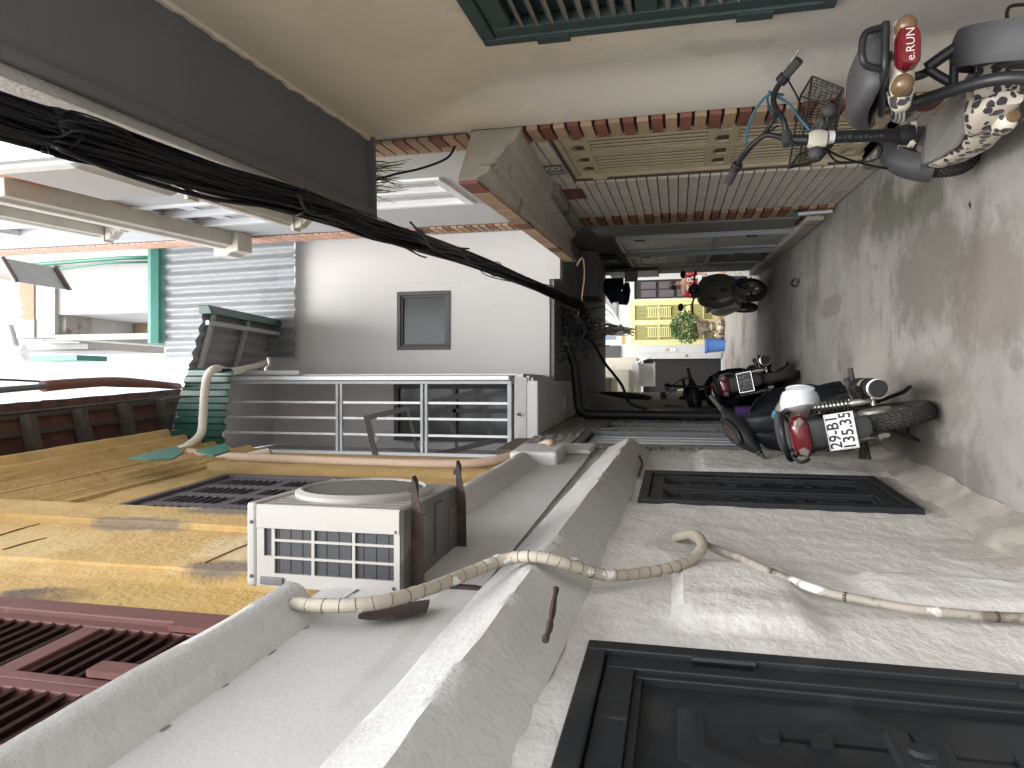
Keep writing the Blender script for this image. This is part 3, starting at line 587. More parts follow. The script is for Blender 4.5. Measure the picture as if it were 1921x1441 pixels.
def quoin(s0, w, z0, z1, parent, stuff_from=99, pale=False):
    k0 = int(round(z0 / P_)); k1 = int(z1 / P_); mb = {0: MB(), 1: MB()}
    key = ('q', w)
    if key not in tcache: tcache[key] = (tmesh('brick', w - .006, P_ - .016, m_tan, .028), tmesh('brick', w / 2 - .006, P_ - .016, m_red, .028))
    a_, b_ = tcache[key]
    for r_ in range(k0, k1):
        z = r_ * P_ + P_ / 2 + .002; j = random.uniform(-.003, .003)
        if r_ % 2: 
            for o_ in (-.25, .25): piece('brick', b_, parent, Matrix.Translation(RF.p(s0 + w / 2 + o_ * w, .006 + j, z)))
        else: piece('brick', a_, parent, Matrix.Translation(RF.p(s0 + w / 2, .008 + j, z)))
quoin(3.805, .25, 0.0, 2.44, hh); quoin(6.67, .43, 0.0, 2.44, hh)
# gate
m_groove_shade = mat('gate groove painted shade', (.075, .058, .035), .9, .3, 9)  # dark brown sheet behind the ribs paints in the shade of the grooves
ga = MB(); s0, s1, z0, z1 = gt; cx_ = (s0 + s1) / 2
ga.fbox(RF, s0, s0 + .035, -.10, -.03, z0, z1); ga.fbox(RF, s1 - .035, s1, -.10, -.03, z0, z1); ga.fbox(RF, s0 + .035, s1 - .035, -.10, -.031, z1 - .035, z1)
gate = ga.build('gate', m_gate, hh, bevel=.003)
MB().fbox(RF, s0, s1, -.14, -.115, z0, z1).build('gate_backing', m_dark, gate)
bands = [(z1 - .035 - .16, z1 - .035), (0.99, 1.17), (.17, .33)]
for q in range(2):
    a, b = (s0 + .037, cx_ - .004) if q == 0 else (cx_ + .004, s1 - .037)
    lf = MB(); holes = []
    for c, d in bands:
        m = (c + d) / 2
        for h_ in (.27, .73):
            c_ = a + (b - a) * h_; pw = .07; holes.append((c_ - pw, c_ + pw, m - .04, m + .05))
    # banded plate round the openings
    for c, d in bands:
        hs_ = [h for h in holes if c < h[2] < d]; x = a
        for h in hs_:
            lf.fbox(RF, x, h[0], -.085, -.052, c, d); lf.fbox(RF, h[0], h[1], -.085, -.052, c, h[2]); lf.fbox(RF, h[0], h[1], -.085, -.052, h[3], d)
            m_ = (h[0] + h[1]) / 2
            lf.prism([RF.p(h[0], -.085, h[3]), RF.p(m_, -.085, h[3]), RF.p(h[0], -.085, h[3] - .03)], RF.p(0, .032, 0)); lf.prism([RF.p(h[1], -.085, h[3]), RF.p(m_, -.085, h[3]), RF.p(h[1], -.085, h[3] - .03)], RF.p(0, .032, 0))
            x = h[1]
        lf.fbox(RF, x, b, -.085, -.052, c, d)
    for e in (a, b - .04): lf.fbox(RF, e, e + .04, -.086, -.053, .13, z1 - .036)
    leaf = lf.build('gate_leaf', m_gate, gate, bevel=.002)
    n = 6; MB().fbox(RF, a + .02, b - .02, -.075, -.0638, .3, z1 - .1).build('rib_sheet', m_groove_shade, gate)
    for c, d in ((bands[1][1], bands[0][0]), (bands[2][1], bands[1][0])):
        L = d - c; w = (b - a - .08) / n
        me = MB().prism([(-w * .27, .006, -L / 2), (-w * .24, 0.012, -L / 2), (w * .22, 0.012, -L / 2), (w * .25, .006, -L / 2)], (0, 0, L)); me = me.mesh('rib', m_gate)
        for i in range(n): piece('rib', me, gate, Matrix.Translation(RF.p(a + .04 + w * (i + .5), -.07, (c + d) / 2)))
for z in (1.9, .4): MB().tube([RF.p(s1 - .02, -.025, z - .05), RF.p(s1 - .02, -.025, z + .05)], .012).build('hinge', m_gate, gate)
for z in (1.9, .4): MB().tube([RF.p(s0 + .02, -.025, z - .05), RF.p(s0 + .02, -.025, z + .05)], .012).build('hinge', m_gate, gate)
MB().fbox(RF, s0 - .02, s1 + .12, -.12, .012, 0, .125).build('door_step', mat('mossy stone step', (.48, .46, .41), .8, .15, 6, .4, 40, stains=(((.07, .08, .04), 7, .52, .1, .8),)), hh, bevel=.008)
# canopy over the gate
prof = [(0, 2.46), (.34, 2.435), (.355, 2.43), (.355, 2.335), (.335, 2.325), (.325, 2.30), (.30, 2.29), (.27, 2.29), (.255, 2.265), (.20, 2.26), (.17, 2.24), (.15, 2.24), (.125, 2.225), (.11, 2.20), (.08, 2.195), (.05, 2.185), (0, 2.18)]
rs = []; k = 36
for i in range(k + 1):
    t = i / k; r = []
    for n, z in prof:
        a = (3.80 - 1.05 * n) + t * (7.10 - (3.80 - 1.05 * n)); r.append(RF.p(a, n + .004 * noise.noise(V((a * 4, n * 20, 1))), z + (0.046 * (a - 3.8) * smooth01((2.34 - z) / .1) if z < 2.34 else 0) + .004 * noise.noise(V((a * 4, n * 20, 7)))))
    rs.append(r)
MB().rings(rs).build('canopy', m_conc_dirty, hh, smooth=35)
MB().hexa([RF.p(5.2, -.01, 2.20), RF.p(6.9, -.01, 2.27), RF.p(6.9, .09, 2.27), RF.p(5.2, .09, 2.20), RF.p(5.2, -.01, 2.27), RF.p(6.9, -.01, 2.36), RF.p(6.9, .09, 2.36), RF.p(5.2, .09, 2.27)]).build('canopy_beam', m_conc_grey, hh, bevel=.02)
cb = tmesh('brick', .235, .098, m_tan, .018); cbr = tmesh('brick', .235, .098, m_red, .018)
for i in range(14): piece('brick', cb if (i * 7) % 5 else cbr, hh, Matrix.Translation(RF.p(3.56 + .25 * i, .365, 2.383)))
# house number and the small red sign
def sign(name, pxs, base, txts, mt, parent, label, cat, n=.012, th=.006):
    q = [RF.px(x, y, n) for x, y in pxs]; a0 = min(p[0] for p in q); a1 = max(p[0] for p in q); zz = sorted(p[1] for p in q); zb = (zz[0] + zz[1]) / 2; zt = (zz[2] + zz[3]) / 2
    zc = (zb + zt) / 2; c = (a0 + a1) / 2; M = RF.M @ frame(RF.p(c, n, zc), (-1, 0, 0), (0, 0, 1))
    o = thing(name, label, cat, M=M); W, H = (a1 - a0), zt - zb
    MB().box((-W / 2, -H / 2, -th), (W / 2, H / 2, 0)).build('plate', base, o, bevel=.002)
    for tx, sz, dx, dy, sx in txts: piece('lettering', text_mesh(tx, sz * H, mt, sx=sx), o, Matrix.Translation((dx * W, dy * H, .0012)))
    return o, W, H
m_enamel = mat('blue grey enamel', (.085, .105, .125), .4, .1); m_let = mat('cream lettering', (.62, .58, .48), .6)
o, W, H = sign('house_number_plate', [(1017, 313), (1023, 328), (1065, 327), (1058, 312)], m_enamel, [('18', 1.0, 0, -.02, 1.5)], m_let, None, 'dark blue enamel plate reading 18 on the tiles above the khaki gate', 'sign')
for a, b in (((-.47, .42), (.47, .46)), ((-.47, -.46), (.47, -.42))): MB().box((a[0] * W, a[1] * H, 0.0005), (b[0] * W, b[1] * H, .0015)).build('border', m_let, o)
m_redsign = mat('faded red sign', (.13, .045, .045), .5, .15); m_redlet = mat('dull red lettering', (.30, .09, .085), .6)
o, W, H = sign('wall_sign', [(1044, 358), (1048, 374), (1100, 373), (1094, 355)], m_redsign, [], m_redlet, None, 'faded dark red sign on the tiles beside the khaki gate', 'sign')
for r_, (w, h, y) in enumerate(((.62, .2, -.12), (.7, .05, .12), (.7, .05, .24), (.6, .05, .34))):
    x = -w / 2
    while x < w / 2:
        k = random.uniform(.04, .11); MB().box((x * W, (y - h / 2) * H, .0005), (min(x + k, w / 2) * W, (y + h / 2) * H, .0014)).build('faded_mark', m_redlet, o); x += k + .035
# upper storeys
UW = [(4.78, 5.70, 2.99, 4.15), (5.06, 6.0, 5.0, 6.1), (5.08, 6.0, 7.0, 7.95)]
wall(RF, 'upper_wall', m_white_up, hh, 3.80, 7.16, 2.47, 9.75, UW, step=.25, amp=.004, reveal=.08)
for (s0, s1, z0, z1) in UW:
    fr = MB(); t = .07; mid = (s0 + s1) / 2
    fr.fbox(RF, s0, s0 + t, -.07, .018, z0, z1); fr.fbox(RF, s1 - t, s1, -.07, .018, z0, z1); fr.fbox(RF, s0 + t, s1 - t, -.07, .017, z1 - t, z1); fr.fbox(RF, s0 + t, s1 - t, -.07, .017, z0, z0 + t); fr.fbox(RF, mid - .05, mid + .05, -.07, .01, z0 + t, z1 - t)
    w = fr.build('window', m_pvc, hh, bevel=.004)
    for a, b in ((s0 + t, mid - .05), (mid + .05, s1 - t)):
        MB().fbox(RF, a - .01, b + .01, -.05, -.035, z0 + t - .01, z1 - t + .01).build('pane', m_pane_lt, w)
        if z0 > 4.5: MB().fbox(RF, a + .02, b - .02, -.034, -.028, z0 + .42, z0 + .55).build('glazing_bar', m_pvc, w)
def upper_quoin(s0, w, z0, z1):
    k = int((z1 - z0) / P_); mb = [MB(), MB()]
    for r_ in range(k):
        z = z0 + r_ * P_
        if r_ % 3 == 1: mb[0].fbox(RF, s0, s0 + w * .62, -.005, .02, z + .006, z + P_ - .006); mb[1].fbox(RF, s0 + w * .64, s0 + w, -.005, .02, z + .006, z + P_ - .006)
        else: mb[r_ % 2].fbox(RF, s0, s0 + w, -.005, .02, z + .006, z + P_ - .006)
    mb[0].build('quoin_bricks', m_pink, hh, stuff=True); mb[1].build('quoin_bricks', m_red if z1 < 5 else m_pink, hh, stuff=True)
    MB().fbox(RF, s0 - .004, s0 + w + .004, -.004, .008, z0, z1).build('quoin_mortar', m_mortar, hh)
# bricks one can pick apart just above the canopy stay single parts
for (s0, w, z0, z1) in ((3.83, .27, 2.5, 3.35), (6.72, .36, 2.5, 3.9)):
    MB().fbox(RF, s0 - .004, s0 + w + .004, -.004, .006, z0, z1).build('quoin_mortar', m_mortar, hh)
    key = ('u', w); tcache[key] = (tmesh('brick', w - .004, P_ - .014, m_tan, .03), tmesh('brick', w * .6, P_ - .014, m_red, .03), tmesh('brick', w * .36, P_ - .014, m_tan, .03))
    for r_ in range(int((z1 - z0) / P_)):
        z = z0 + (r_ + .5) * P_
        if r_ % 3 == 2: piece('brick', tcache[key][1], hh, Matrix.Translation(RF.p(s0 + w * .3, .008, z))); piece('brick', tcache[key][2], hh, Matrix.Translation(RF.p(s0 + w * .81, .008, z)))
        else: 
            o = piece('brick', tcache[key][0], hh, Matrix.Translation(RF.p(s0 + w * .5, .008, z)))
upper_quoin(3.83, .40, 4.4, 9.6); upper_quoin(6.72, .36, 3.92, 9.7)
def ledge(a0, a1, n1, z0, z1, name, m=None):
    rs = []
    for a in (a0, a1): rs.append([RF.p(a, 0, z0), RF.p(a, n1 * .8, z0), RF.p(a, n1 * .86, z0 + (z1 - z0) * .3), RF.p(a, n1, z0 + (z1 - z0) * .45), RF.p(a, n1, z1), RF.p(a, 0, z1 + .01)])
    return MB().rings(rs).build(name, m or m_conc_dirty, hh, bevel=.006)
m_ledge = mat('pale beige ledge', (.52, .49, .43), .9, .1, 4, .3, 40, stains=(((.35, .31, .25), 6, .6, .1, .5),))
ledge(3.9, 6.45, .17, 5.78, 5.95, 'floor_ledge', m_ledge); ledge(4.3, 5.80, .11, 4.66, 4.76, 'window_ledge', m_ledge); ledge(4.4, 5.85, .11, 6.70, 6.82, 'window_ledge', m_ledge)
ledge(6.40, 6.65, .24, 5.70, 5.98, 'ledge_end', m_ledge)
def corbel(a, z):
    mb = MB(); pr = [RF.p(0, .0, -.22), RF.p(0, .035, -.20), RF.p(0, .05, -.14), RF.p(0, .12, -.06), RF.p(0, .135, 0), RF.p(0, 0, 0)]
    mb.prism([q + V((a - .05, 0, z)) for q in pr], (.10, 0, 0)); mb.fbox(RF, a - .06, a + .06, 0, .15, z, z + .03)
    mb.tube([RF.p(a - .057, .085, z - .045), RF.p(a + .057, .085, z - .045)], .034, 10); mb.tube([RF.p(a - .055, .035, z - .165), RF.p(a + .055, .035, z - .165)], .025, 10)
    mb.build('corbel', m_ledge, hh, bevel=.003)
for a, z in ((5.75, 4.66), (4.35, 4.66), (5.8, 6.70), (4.45, 6.70)): corbel(a, z)
# cable and weeds growing at the end of the balcony slab
cbp = [RF.w(s, n, z) for s, n, z in ((3.99, .02, 2.62), (3.95, .10, 2.66), (3.90, .16, 2.80), (3.84, .20, 2.95), (3.79, .25, 3.10))]
o = thing('loose_cable', 'short black cable looping from the brick quoin up to the grey balcony slab', 'cable', cbp[0]); MB().tube(curve(cbp, 6), .007, 6).build('wire', m_cable, o, ID, smooth=180)
o = thing('weed', 'dry straggly weed sprouting from the end of the grey balcony slab', 'plant', RF.w(3.80, .2, 3.03)); rr = random.Random(5)
for m_, nb, L in ((m_plant, 16, .14), (mat('green weed blade', (.17, .22, .06), .7), 12, .2), (mat('brown weed head', (.22, .12, .06), .9), 8, .16)):
    mb = MB()
    for i in range(nb):
        b = RF.w(3.79, .10 + .2 * rr.random(), 3.03 + .06 * rr.random()); d = V((rr.uniform(-.6, .6), rr.uniform(.2, 1), rr.uniform(-1, .3))).normalized(); l = L * rr.uniform(.5, 1.1)
        p = [b, b + d * l * .5 + V((0, 0, .02)), b + d * l + V((rr.uniform(-.03, .03), 0, -.03 - rr.random() * .04))]
        mb.tube(curve(p, 4), [.004, .004, .0035, .0035, .003, .003, .002, .002, .001], 4)
    mb.build({0: 'dry_blades', 1: 'green_blades', 2: 'seed_heads'}[[16, 12, 8].index(nb)], m_, o, ID)
# rounded grey outdoor unit under the cables, high on the right
o = thing('outdoor_unit', 'pale grey rounded outdoor unit high on the right wall above the cable bundle', 'air conditioner', M=RF.M @ Matrix.Translation(RF.p(3.2, 0.02, 4.55)))
Mx = RF.M
MB().box(RF.p(2.85, 0.02, 4.18), RF.p(3.62, .30, 4.72)).build('casing', m_white_up, o, Mx, bevel=.05)
MB().box(RF.p(2.80, 0.06, 4.16), RF.p(2.845, .27, 4.70)).build('side_panel', m_steel_lt, o, Mx, bevel=.015)
MB().box(RF.p(3.0, .05, 4.165), RF.p(3.5, .27, 4.178)).build('base_pan', m_ac_under, o, Mx)

# ------------------------------------------------------------------ building that bridges the alley
wb = thing('bridging_building', 'pale grey white building spanning the alley over a dark passage, one square window', 'building', (0.6, 7.2, 0))
WF = Facade(0, 0, 1)
class YF:                                                   # plane facing the camera: a = world x, n towards camera
    def __init__(s, Y): s.Y = Y
    def p(s, a, n, z): return V((a, s.Y - n, z))
Y0 = 7.2; F7 = YF(Y0); WID = ID
def wwall(name, m, F, *a, **k):
    o = wall(F, name, m, None, *a, **k); me = o.data
    me.transform(WM[wb.name].inverted()); o.parent = wb; WM[o.name] = WM[wb.name]; return o
q0, q1 = on_y(745, 548, Y0), on_y(845, 656, Y0); wn = (q1.x, q0.x, q1.z, q0.z)
wwall('front_wall', m_white_smooth, F7, -.9, 1.08, 2.63, 5.92, [wn], step=.3, amp=.003, thick=.2, reveal=.06)
wwall('front_wall', m_white_smooth, F7, 1.081, 1.70, 2.52, 5.52, [], step=.3, amp=.003, thick=.2)
fr = MB(); t = .042; a0, a1, z0, z1 = wn
for A, B in (((a0, z0), (a0 + t, z1)), ((a1 - t, z0), (a1, z1)), ((a0 + t, z0), (a1 - t, z0 + t)), ((a0 + t, z1 - t), (a1 - t, z1))): fr.box((A[0], Y0 - .012, A[1]), (B[0], Y0 + .06, B[1]))
w = fr.build('window', m_frame_dk, wb, ID, bevel=.004)
fr = MB(); t2 = t + .022
for A, B in (((a0 + t, z0 + t), (a0 + t2, z1 - t)), ((a1 - t2, z0 + t), (a1 - t, z1 - t)), ((a0 + t2, z0 + t), (a1 - t2, z0 + t2)), ((a0 + t2, z1 - t2), (a1 - t2, z1 - t))): fr.box((A[0], Y0 + .005, A[1]), (B[0], Y0 + .05, B[1]))
fr.build('sash', m_frame_dk, w, ID, bevel=.003)
MB().box((a0 + t, Y0 + .03, z0 + t), (a1 - t, Y0 + .036, z1 - t)).build('pane', m_pane, w, ID)
MB().box((a0, Y0 + .055, z0), (a1, Y0 + .065, z1)).build('blind', m_frame_dk, w, ID)
# body of the building above the passage
MB().box((-.95, Y0 + .21, 2.64), (2.3, 12.6, 5.5)).build('upper_floor', m_white_smooth, wb, ID)
MB().box((-.42, Y0 + .02, 2.585), (2.2, 12.62, 2.628)).build('ceiling', m_grey_wall, wb, ID)
MB().box((1.15, 9.3, 2.36), (2.0, 10.0, 2.58)).build('ceiling_beam', m_grey_wall, wb, ID, bevel=.006)
# left bay on a moulded base
MB().box((-.66, 6.2, 2.555), (.03, 9.0, 2.765)).build('bay_base', m_white_smooth, wb, ID, bevel=.012)
rg = []
for i in range(30):
    x = -.64 + .70 * i / 29; j = .010 * noise.noise(V((x * 14, 1, 1))) + .006 * noise.noise(V((x * 40, 3, 1))); rg.append([V((x, 6.195 - .02, 2.765 + j * .3)), V((x, 6.195, 2.66 + j)), V((x, 6.25, 2.66)), V((x, 6.25, 2.78))])
MB().rings(rg).build('rough_edge', m_white_bright, wb, ID, smooth=40)
for i, (dx, za, zb_) in enumerate(((.03, 2.60, 2.62), (.05, 2.635, 2.66), (.07, 2.69, 2.765))): MB().box((.025, 6.21, za), (.03 + dx * .9, 9.0, zb_)).build('moulding', m_white_smooth, wb, ID, bevel=.006)
c = on_z(1060, 763, 2.553); MB().lathe([(.125, 0), (.125, -.012), (.11, -.02), (.085, -.02), (.075, -.012), (.02, -.014)], c, n=28).build('ceiling_rose', m_white_smooth, wb, ID, smooth=30)
MB().tube([V((-.27, 6.15, 2.725)), V((-.27, 6.3, 2.725))], .014, 8).build('drain_spout', m_frame_dk, wb, ID)
# barred enclosure on the bay
en = thing('barred_enclosure', 'grey steel barred window enclosure on the bay left of the square window', 'window grille', (-.3, 6.2, 2.77))
YE = 6.22; zA, zB = 2.80, 5.74
ps = MB().box((.0, YE - .02, zA), (.028, YE + .02, zB)); ps.build('post', m_steel, en, ID, bevel=.003)
MB().box((.035, YE - .03, zA + .02), (.075, YE + .02, 5.76)).build('post', m_steel_lt, en, ID, bevel=.003)
MB().box((-.665, YE - .02, zA), (-.635, YE + .02, zB)).build('post', m_steel, en, ID, bevel=.003)
MB().box((-.635, YE - .02, zA), (.0, YE + .02, zA + .035)).build('rail', m_steel, en, ID, bevel=.003)
zr = [on_y(x, 780, YE).z for x in (637, 796)]
for z in zr:
    for dz_ in (-.035, .008): MB().box((-.635, YE - .016, z + dz_), (.0, YE + .016, z + dz_ + .026)).build('rail', m_steel, en, ID, bevel=.003)
for y in (756, 786, 817):
    x = on_y(800, y, YE).x
    for za, zb_ in ((zA + .035, zr[1] - .036), (zr[1] + .036, zr[0] - .036), (zr[0] + .036, 5.72)): MB().box((x - .011, YE - .006, za), (x + .011, YE + .006, zb_)).build('bar', m_steel_lt, en, ID)
m_inner = mat('shaded grey interior wall', (.55, .55, .555), .8, .04, 2)  # even grey of the walls themselves
MB().box((-.72, 7.17, 2.77), (.03, 7.19, 5.8)).build('back_wall', m_inner, en, ID); MB().box((-.72, 6.24, 2.77), (-.69, 7.19, 5.8)).build('side_wall', m_inner, en, ID); MB().box((.08, 6.25, 2.77), (.095, 7.19, 5.8)).build('side_wall', m_inner, en, ID)
MB().box((-.68, 6.25, 5.76), (.07, 7.16, 5.80)).build('ceiling', m_inner, en, ID)
fr = MB()
for A, B in (((-.60, 2.95), (-.55, 4.3)), ((-.05, 2.95), (0, 4.3)), ((-.55, 4.25), (-.05, 4.3)), ((-.55, 2.95), (-.05, 3.0)), ((-.55, 3.6), (-.05, 3.64)), ((-.3, 3.0), (-.26, 4.25))): fr.box((A[0], 7.10, A[1]), (B[0], 7.165, B[1]))
w = fr.build('inner_window', m_frame_dk, en, ID)
MB().box((-.55, 7.14, 3.0), (-.05, 7.15, 4.25)).build('pane', m_pane, w, ID)
fr = MB(); Mt = Matrix.Translation((-.30, 6.55, 3.10)) @ Matrix.Rotation(R(-14), 4, 'Y') @ Matrix.Rotation(R(18), 4, 'X')
for A, B in (((-.27, 0), (-.22, 1.15)), ((.22, 0), (.27, 1.15)), ((-.22, 0), (.22, .05)), ((-.22, 1.10), (.22, 1.15)), ((-.22, .35), (.22, .38)), ((-.22, .72), (.22, .75))): fr.box((A[0], -.02, A[1]), (B[0], .02, B[1]), Mt)
fr.build('open_sash', m_frame_dk, en, ID)
MB().ball((-.54, 6.5, 4.25), .05, 10, 8, (1, 1, 1.2)).build('lamp', m_pvc, en, ID, smooth=180)
# lean-to awning
aw = thing('lean_to_awning', 'small green edged corrugated metal awning above the barred enclosure', 'awning', (0, 6.4, 5.6))
def onroof(X, Y): return V((X, Y, 5.62 + (Y - 5.7) * 0.165 + 0.0))
def zroof(X, Y): return 5.72 + (Y - 5.6) * .12 - .30 * (X - .1)
rs = []; xsn = 50
for i in range(xsn + 1):
    X = -.72 + 1.40 * i / xsn; h = .016 * math.cos(i * math.pi * .5); rs.append([V((X, y, zroof(X, y) + h)) for y in (5.68, 7.19)] + [V((X, y, zroof(X, y) + h + .004)) for y in (7.19, 5.68)])
MB().rings(rs).build('roof_sheet', m_galv_under, aw, ID, smooth=60)
MB().hexa([V((.64, 5.66, zroof(.64, 5.66) - .10)), V((.72, 5.66, zroof(.7, 5.66) - .05)), V((.72, 7.19, zroof(.7, 7.19) - .05)), V((.64, 7.19, zroof(.64, 7.19) - .10)), V((.64, 5.66, zroof(.64, 5.66) + .04)), V((.72, 5.66, zroof(.7, 5.66) + .06)), V((.72, 7.19, zroof(.7, 7.19) + .06)), V((.64, 7.19, zroof(.64, 7.19) + .04))]).build('edge_flashing', m_green_sheet, aw, ID, bevel=.006)
for y in (5.80, 6.45): MB().hexa([V((X, yy, zroof(X, y) - .055 + h)) for h in (0, .036) for X, yy in ((-.74, y - .02), (.66, y - .02), (.66, y + .02), (-.74, y + .02))]).build('purlin', m_steel, aw, ID)
for X in (.56, .07, -.60): MB().hexa([V((xx, yy, zroof(X, yy) - .095 + h)) for h in (0, .036) for xx, yy in ((X - .02, 5.66), (X + .02, 5.66), (X + .02, 7.19), (X - .02, 7.19))]).build('rafter', m_steel, aw, ID)
MB().box((.09, 6.2, 4.9), (.13, 6.24, 5.62)).build('post', m_steel, aw, ID)
rs = []; k = 56
for i in range(k + 1):
    X = -.72 + .86 * i / k; h = .014 * (1 if (i // 4) % 2 else -1); zb_ = 5.24 - .14 * (X - .1) + .010 * math.sin(i * .8); zt_ = 5.70 - .30 * (X - .1); rs.append([V((X, 5.63 + h, zb_)), V((X, 5.63 + h, zt_)), V((X, 5.626 + h, zt_)), V((X, 5.626 + h, zb_))])
MB().rings(rs).build('front_sheet', m_green_sheet, aw, ID, smooth=50)
# clear ribbed plastic screen with green flashing on the roof edge
sc = thing('plastic_screen', 'clear ribbed plastic sheet screen capped with green flashing on the roof edge', 'screen', (1.0, 7.22, 5.5))
rs = []; k = 88
for i in range(k + 1):
    X = .30 + 1.42 * i / k; h = .018 * math.cos(i * math.pi * .25); rs.append([V((X, 7.10 + h, 5.47)), V((X, 7.28 + h, 7.27)), V((X, 7.284 + h, 7.27)), V((X, 7.104 + h, 5.47))])
MB().rings(rs).build('ribbed_sheet', m_poly, sc, ID, smooth=60)
q0, q1 = on_y(279, 645, 7.25), on_y(303, 470, 7.25)
MB().prism([V((q0.x, 7.21, q1.z)), V((q0.x, 7.19, q1.z + .1)), V((q0.x, 7.23, q0.z)), V((q0.x, 7.36, q0.z + .02)), V((q0.x, 7.36, q1.z))], (1.72 - q0.x, 0, 0)).build('ridge_flashing', m_green_pale, sc, ID, bevel=.01)
for X in (.62, 1.05, 1.45): MB().box((X - .015, 7.36, 5.5), (X + .015, 7.40, 7.3)).build('post', m_steel_lt, sc, ID)
MB().box((.3, 7.34, 5.85), (1.7, 7.38, 5.89)).build('rail', m_steel_lt, sc, ID)
MB().tube(curve([V((1.25, 7.5, 6.5)), V((1.2, 7.48, 6.2)), V((.95, 7.46, 5.85)), V((.8, 7.46, 5.6)), V((.8, 7.46, 5.3))], 6), .05, 10).build('pipe', m_pvc, sc, ID, smooth=180)
# grey concrete rooftop house behind the screen
rh = thing('rooftop_house', 'raw grey concrete rooftop house with open loggia behind the ribbed screen', 'house', (1.1, 9.2, 5.5))
m_conc_lt = mat('raw pale concrete', (.33, .325, .31), .95, .1, 3, .4, 40, stains=(((.25, .24, .225), 3, .55, .2, .6), ((.40, .395, .38), 6, .6, .1, .6)), bump2=1.0)
m_conc_brown = mat('brown patched concrete', (.26, .20, .14), .95, .15, 4, .4, 40)
def rbox(x0, x1, y0, y1, Ya, Yb, m, nm):
    a = on_y(x1, y1, Ya); b = on_y(x0, y0, Ya); return MB().box((a.x, Ya, a.z), (b.x, Yb, b.z)).build(nm, m, rh, ID, bevel=.01)
rbox(103, 330, 500, 585, 9.05, 12, m_conc_lt, 'wall'); rbox(63, 103, 498, 633, 9.0, 12, m_conc_lt, 'roof_slab'); rbox(36, 64, 498, 600, 8.98, 9.3, m_conc_brown, 'parapet'); rbox(30, 64, 600, 634, 8.97, 9.3, m_conc_lt, 'parapet')
rbox(103, 124, 585, 630, 9.1, 9.6, m_conc_grey, 'lintel'); rbox(103, 330, 586, 633, 10.6, 11, m_conc_brown, 'back_wall'); rbox(103, 330, 628, 635, 9.0, 9.08, m_conc_lt, 'pillar'); rbox(-60, 330, 400, 498, 9.2, 12, mat('rough stained render', (.42, .38, .32), .95, .2, 4, .5, 30, stains=(((.2, .17, .14), 7, .58, .1, .7),)), 'side_wall')
for k_, pts in enumerate((((30, 499), (60, 497), (150, 490), (230, 484), (300, 483)), ((45, 512), (120, 504), (200, 493), (300, 491)))):
    p = [on_y(x, y, 8.93 - .04 * k_) for x, y in pts]; MB().tube(p, .03 - .012 * k_, 8).build('water_pipe', m_green_pale, rh, ID, smooth=180)

# odds and ends on the far roofs, top left
def at(x0, y0, x1, y1, Y): 
    a, b = on_y(x1, y1, Y), on_y(x0, y0, Y); return a.x, a.z, b.x, b.z
o = thing('roof_awning', 'dark red framed grey awning jutting out above the rooftop house', 'awning', on_y(20, 520, 7.6))
a0, z0, a1, z1 = at(4, 560, 44, 484, 7.6)
MB().hexa([V((a0, 7.5, z0 + .25)), V((a1 + .2, 7.5, z0 + .02)), V((a1 + .2, 8.4, z0 + .02)), V((a0, 8.4, z0 + .25)), V((a0, 7.5, z0 + .29)), V((a1 + .2, 7.5, z0 + .06)), V((a1 + .2, 8.4, z0 + .06)), V((a0, 8.4, z0 + .29))]).build('awning_sheet', m_galv_under, o, ID)
for y in (7.5, 8.3): MB().tube([V((a0, y, z0 + .22)), V((a1 + .2, y, z0 - .01))], .025, 6).build('awning_frame', m_maroon_dk, o, ID)
o = thing('ribbed_sheet', 'bent white ribbed sheet hanging beside the dark red framed awning', 'roofing sheet', on_y(20, 585, 7.8)); a0, z0, a1, z1 = at(-10, 608, 40, 562, 7.8); rs = []
for i in range(41): t = i / 40; h = .02 * math.cos(i * .8); x = a0 + (a1 - a0) * t; rs.append([V((x, 7.8 + h, z0 + .03 * math.sin(i * .5))), V((x, 7.9 + h, z1)), V((x, 7.905 + h, z1)), V((x, 7.805 + h, z0 + .03 * math.sin(i * .5)))])
MB().rings(rs).build('sheet', m_pvc, o, ID, smooth=60)
o = thing('roof_balcony', 'distant tiled roof edge with a small outdoor unit and railing beside the open sky', 'balcony', on_y(100, 655, 11)); 
a0, z0, a1, z1 = at(0, 668, 165, 655, 11); MB().box((a0, 11, z0), (a1 + .3, 13, z1)).build('slab', m_conc_lt, o, ID)
a0, z0, a1, z1 = at(82, 655, 150, 640, 10.8); MB().box((a0, 10.8, z0), (a1 + .1, 11.1, z1)).build('outdoor_unit', m_ac, o, ID, bevel=.02)
a0, z0, a1, z1 = at(40, 655, 82, 640, 10.8)
for i in range(7): x = a0 + (a1 - a0 + .2) * i / 6; MB().box((x - .008, 10.8, z0), (x + .008, 10.82, z1)).build('railing_bar', m_pvc, o, ID)
a0, z0, a1, z1 = at(48, 677, 144, 666, 10.7); MB().box((a0, 10.7, z0), (a1, 11.4, z1)).build('green_gutter', m_green_pale, o, ID)
o = thing('roof_mast', 'thick grey pole with torn white cloth on the far roof', 'pole', on_y(25, 640, 9)); MB().tube([on_y(16, 606, 9), on_y(34, 662, 9)], .05, 8).build('pole', m_steel, o, ID, smooth=180)
cp_ = on_y(28, 664, 9); rr = random.Random(2); rg = []
for k_ in range(5): rg.append([cp_ + V((math.cos(t) * (.06 + .12 * rr.random()), math.sin(t) * .08, -.22 + .11 * k_ + .05 * rr.random())) for t in [2 * math.pi * i / 9 for i in range(9)]])
MB().rings(rg).build('torn_cloth', m_pvc, o, ID)
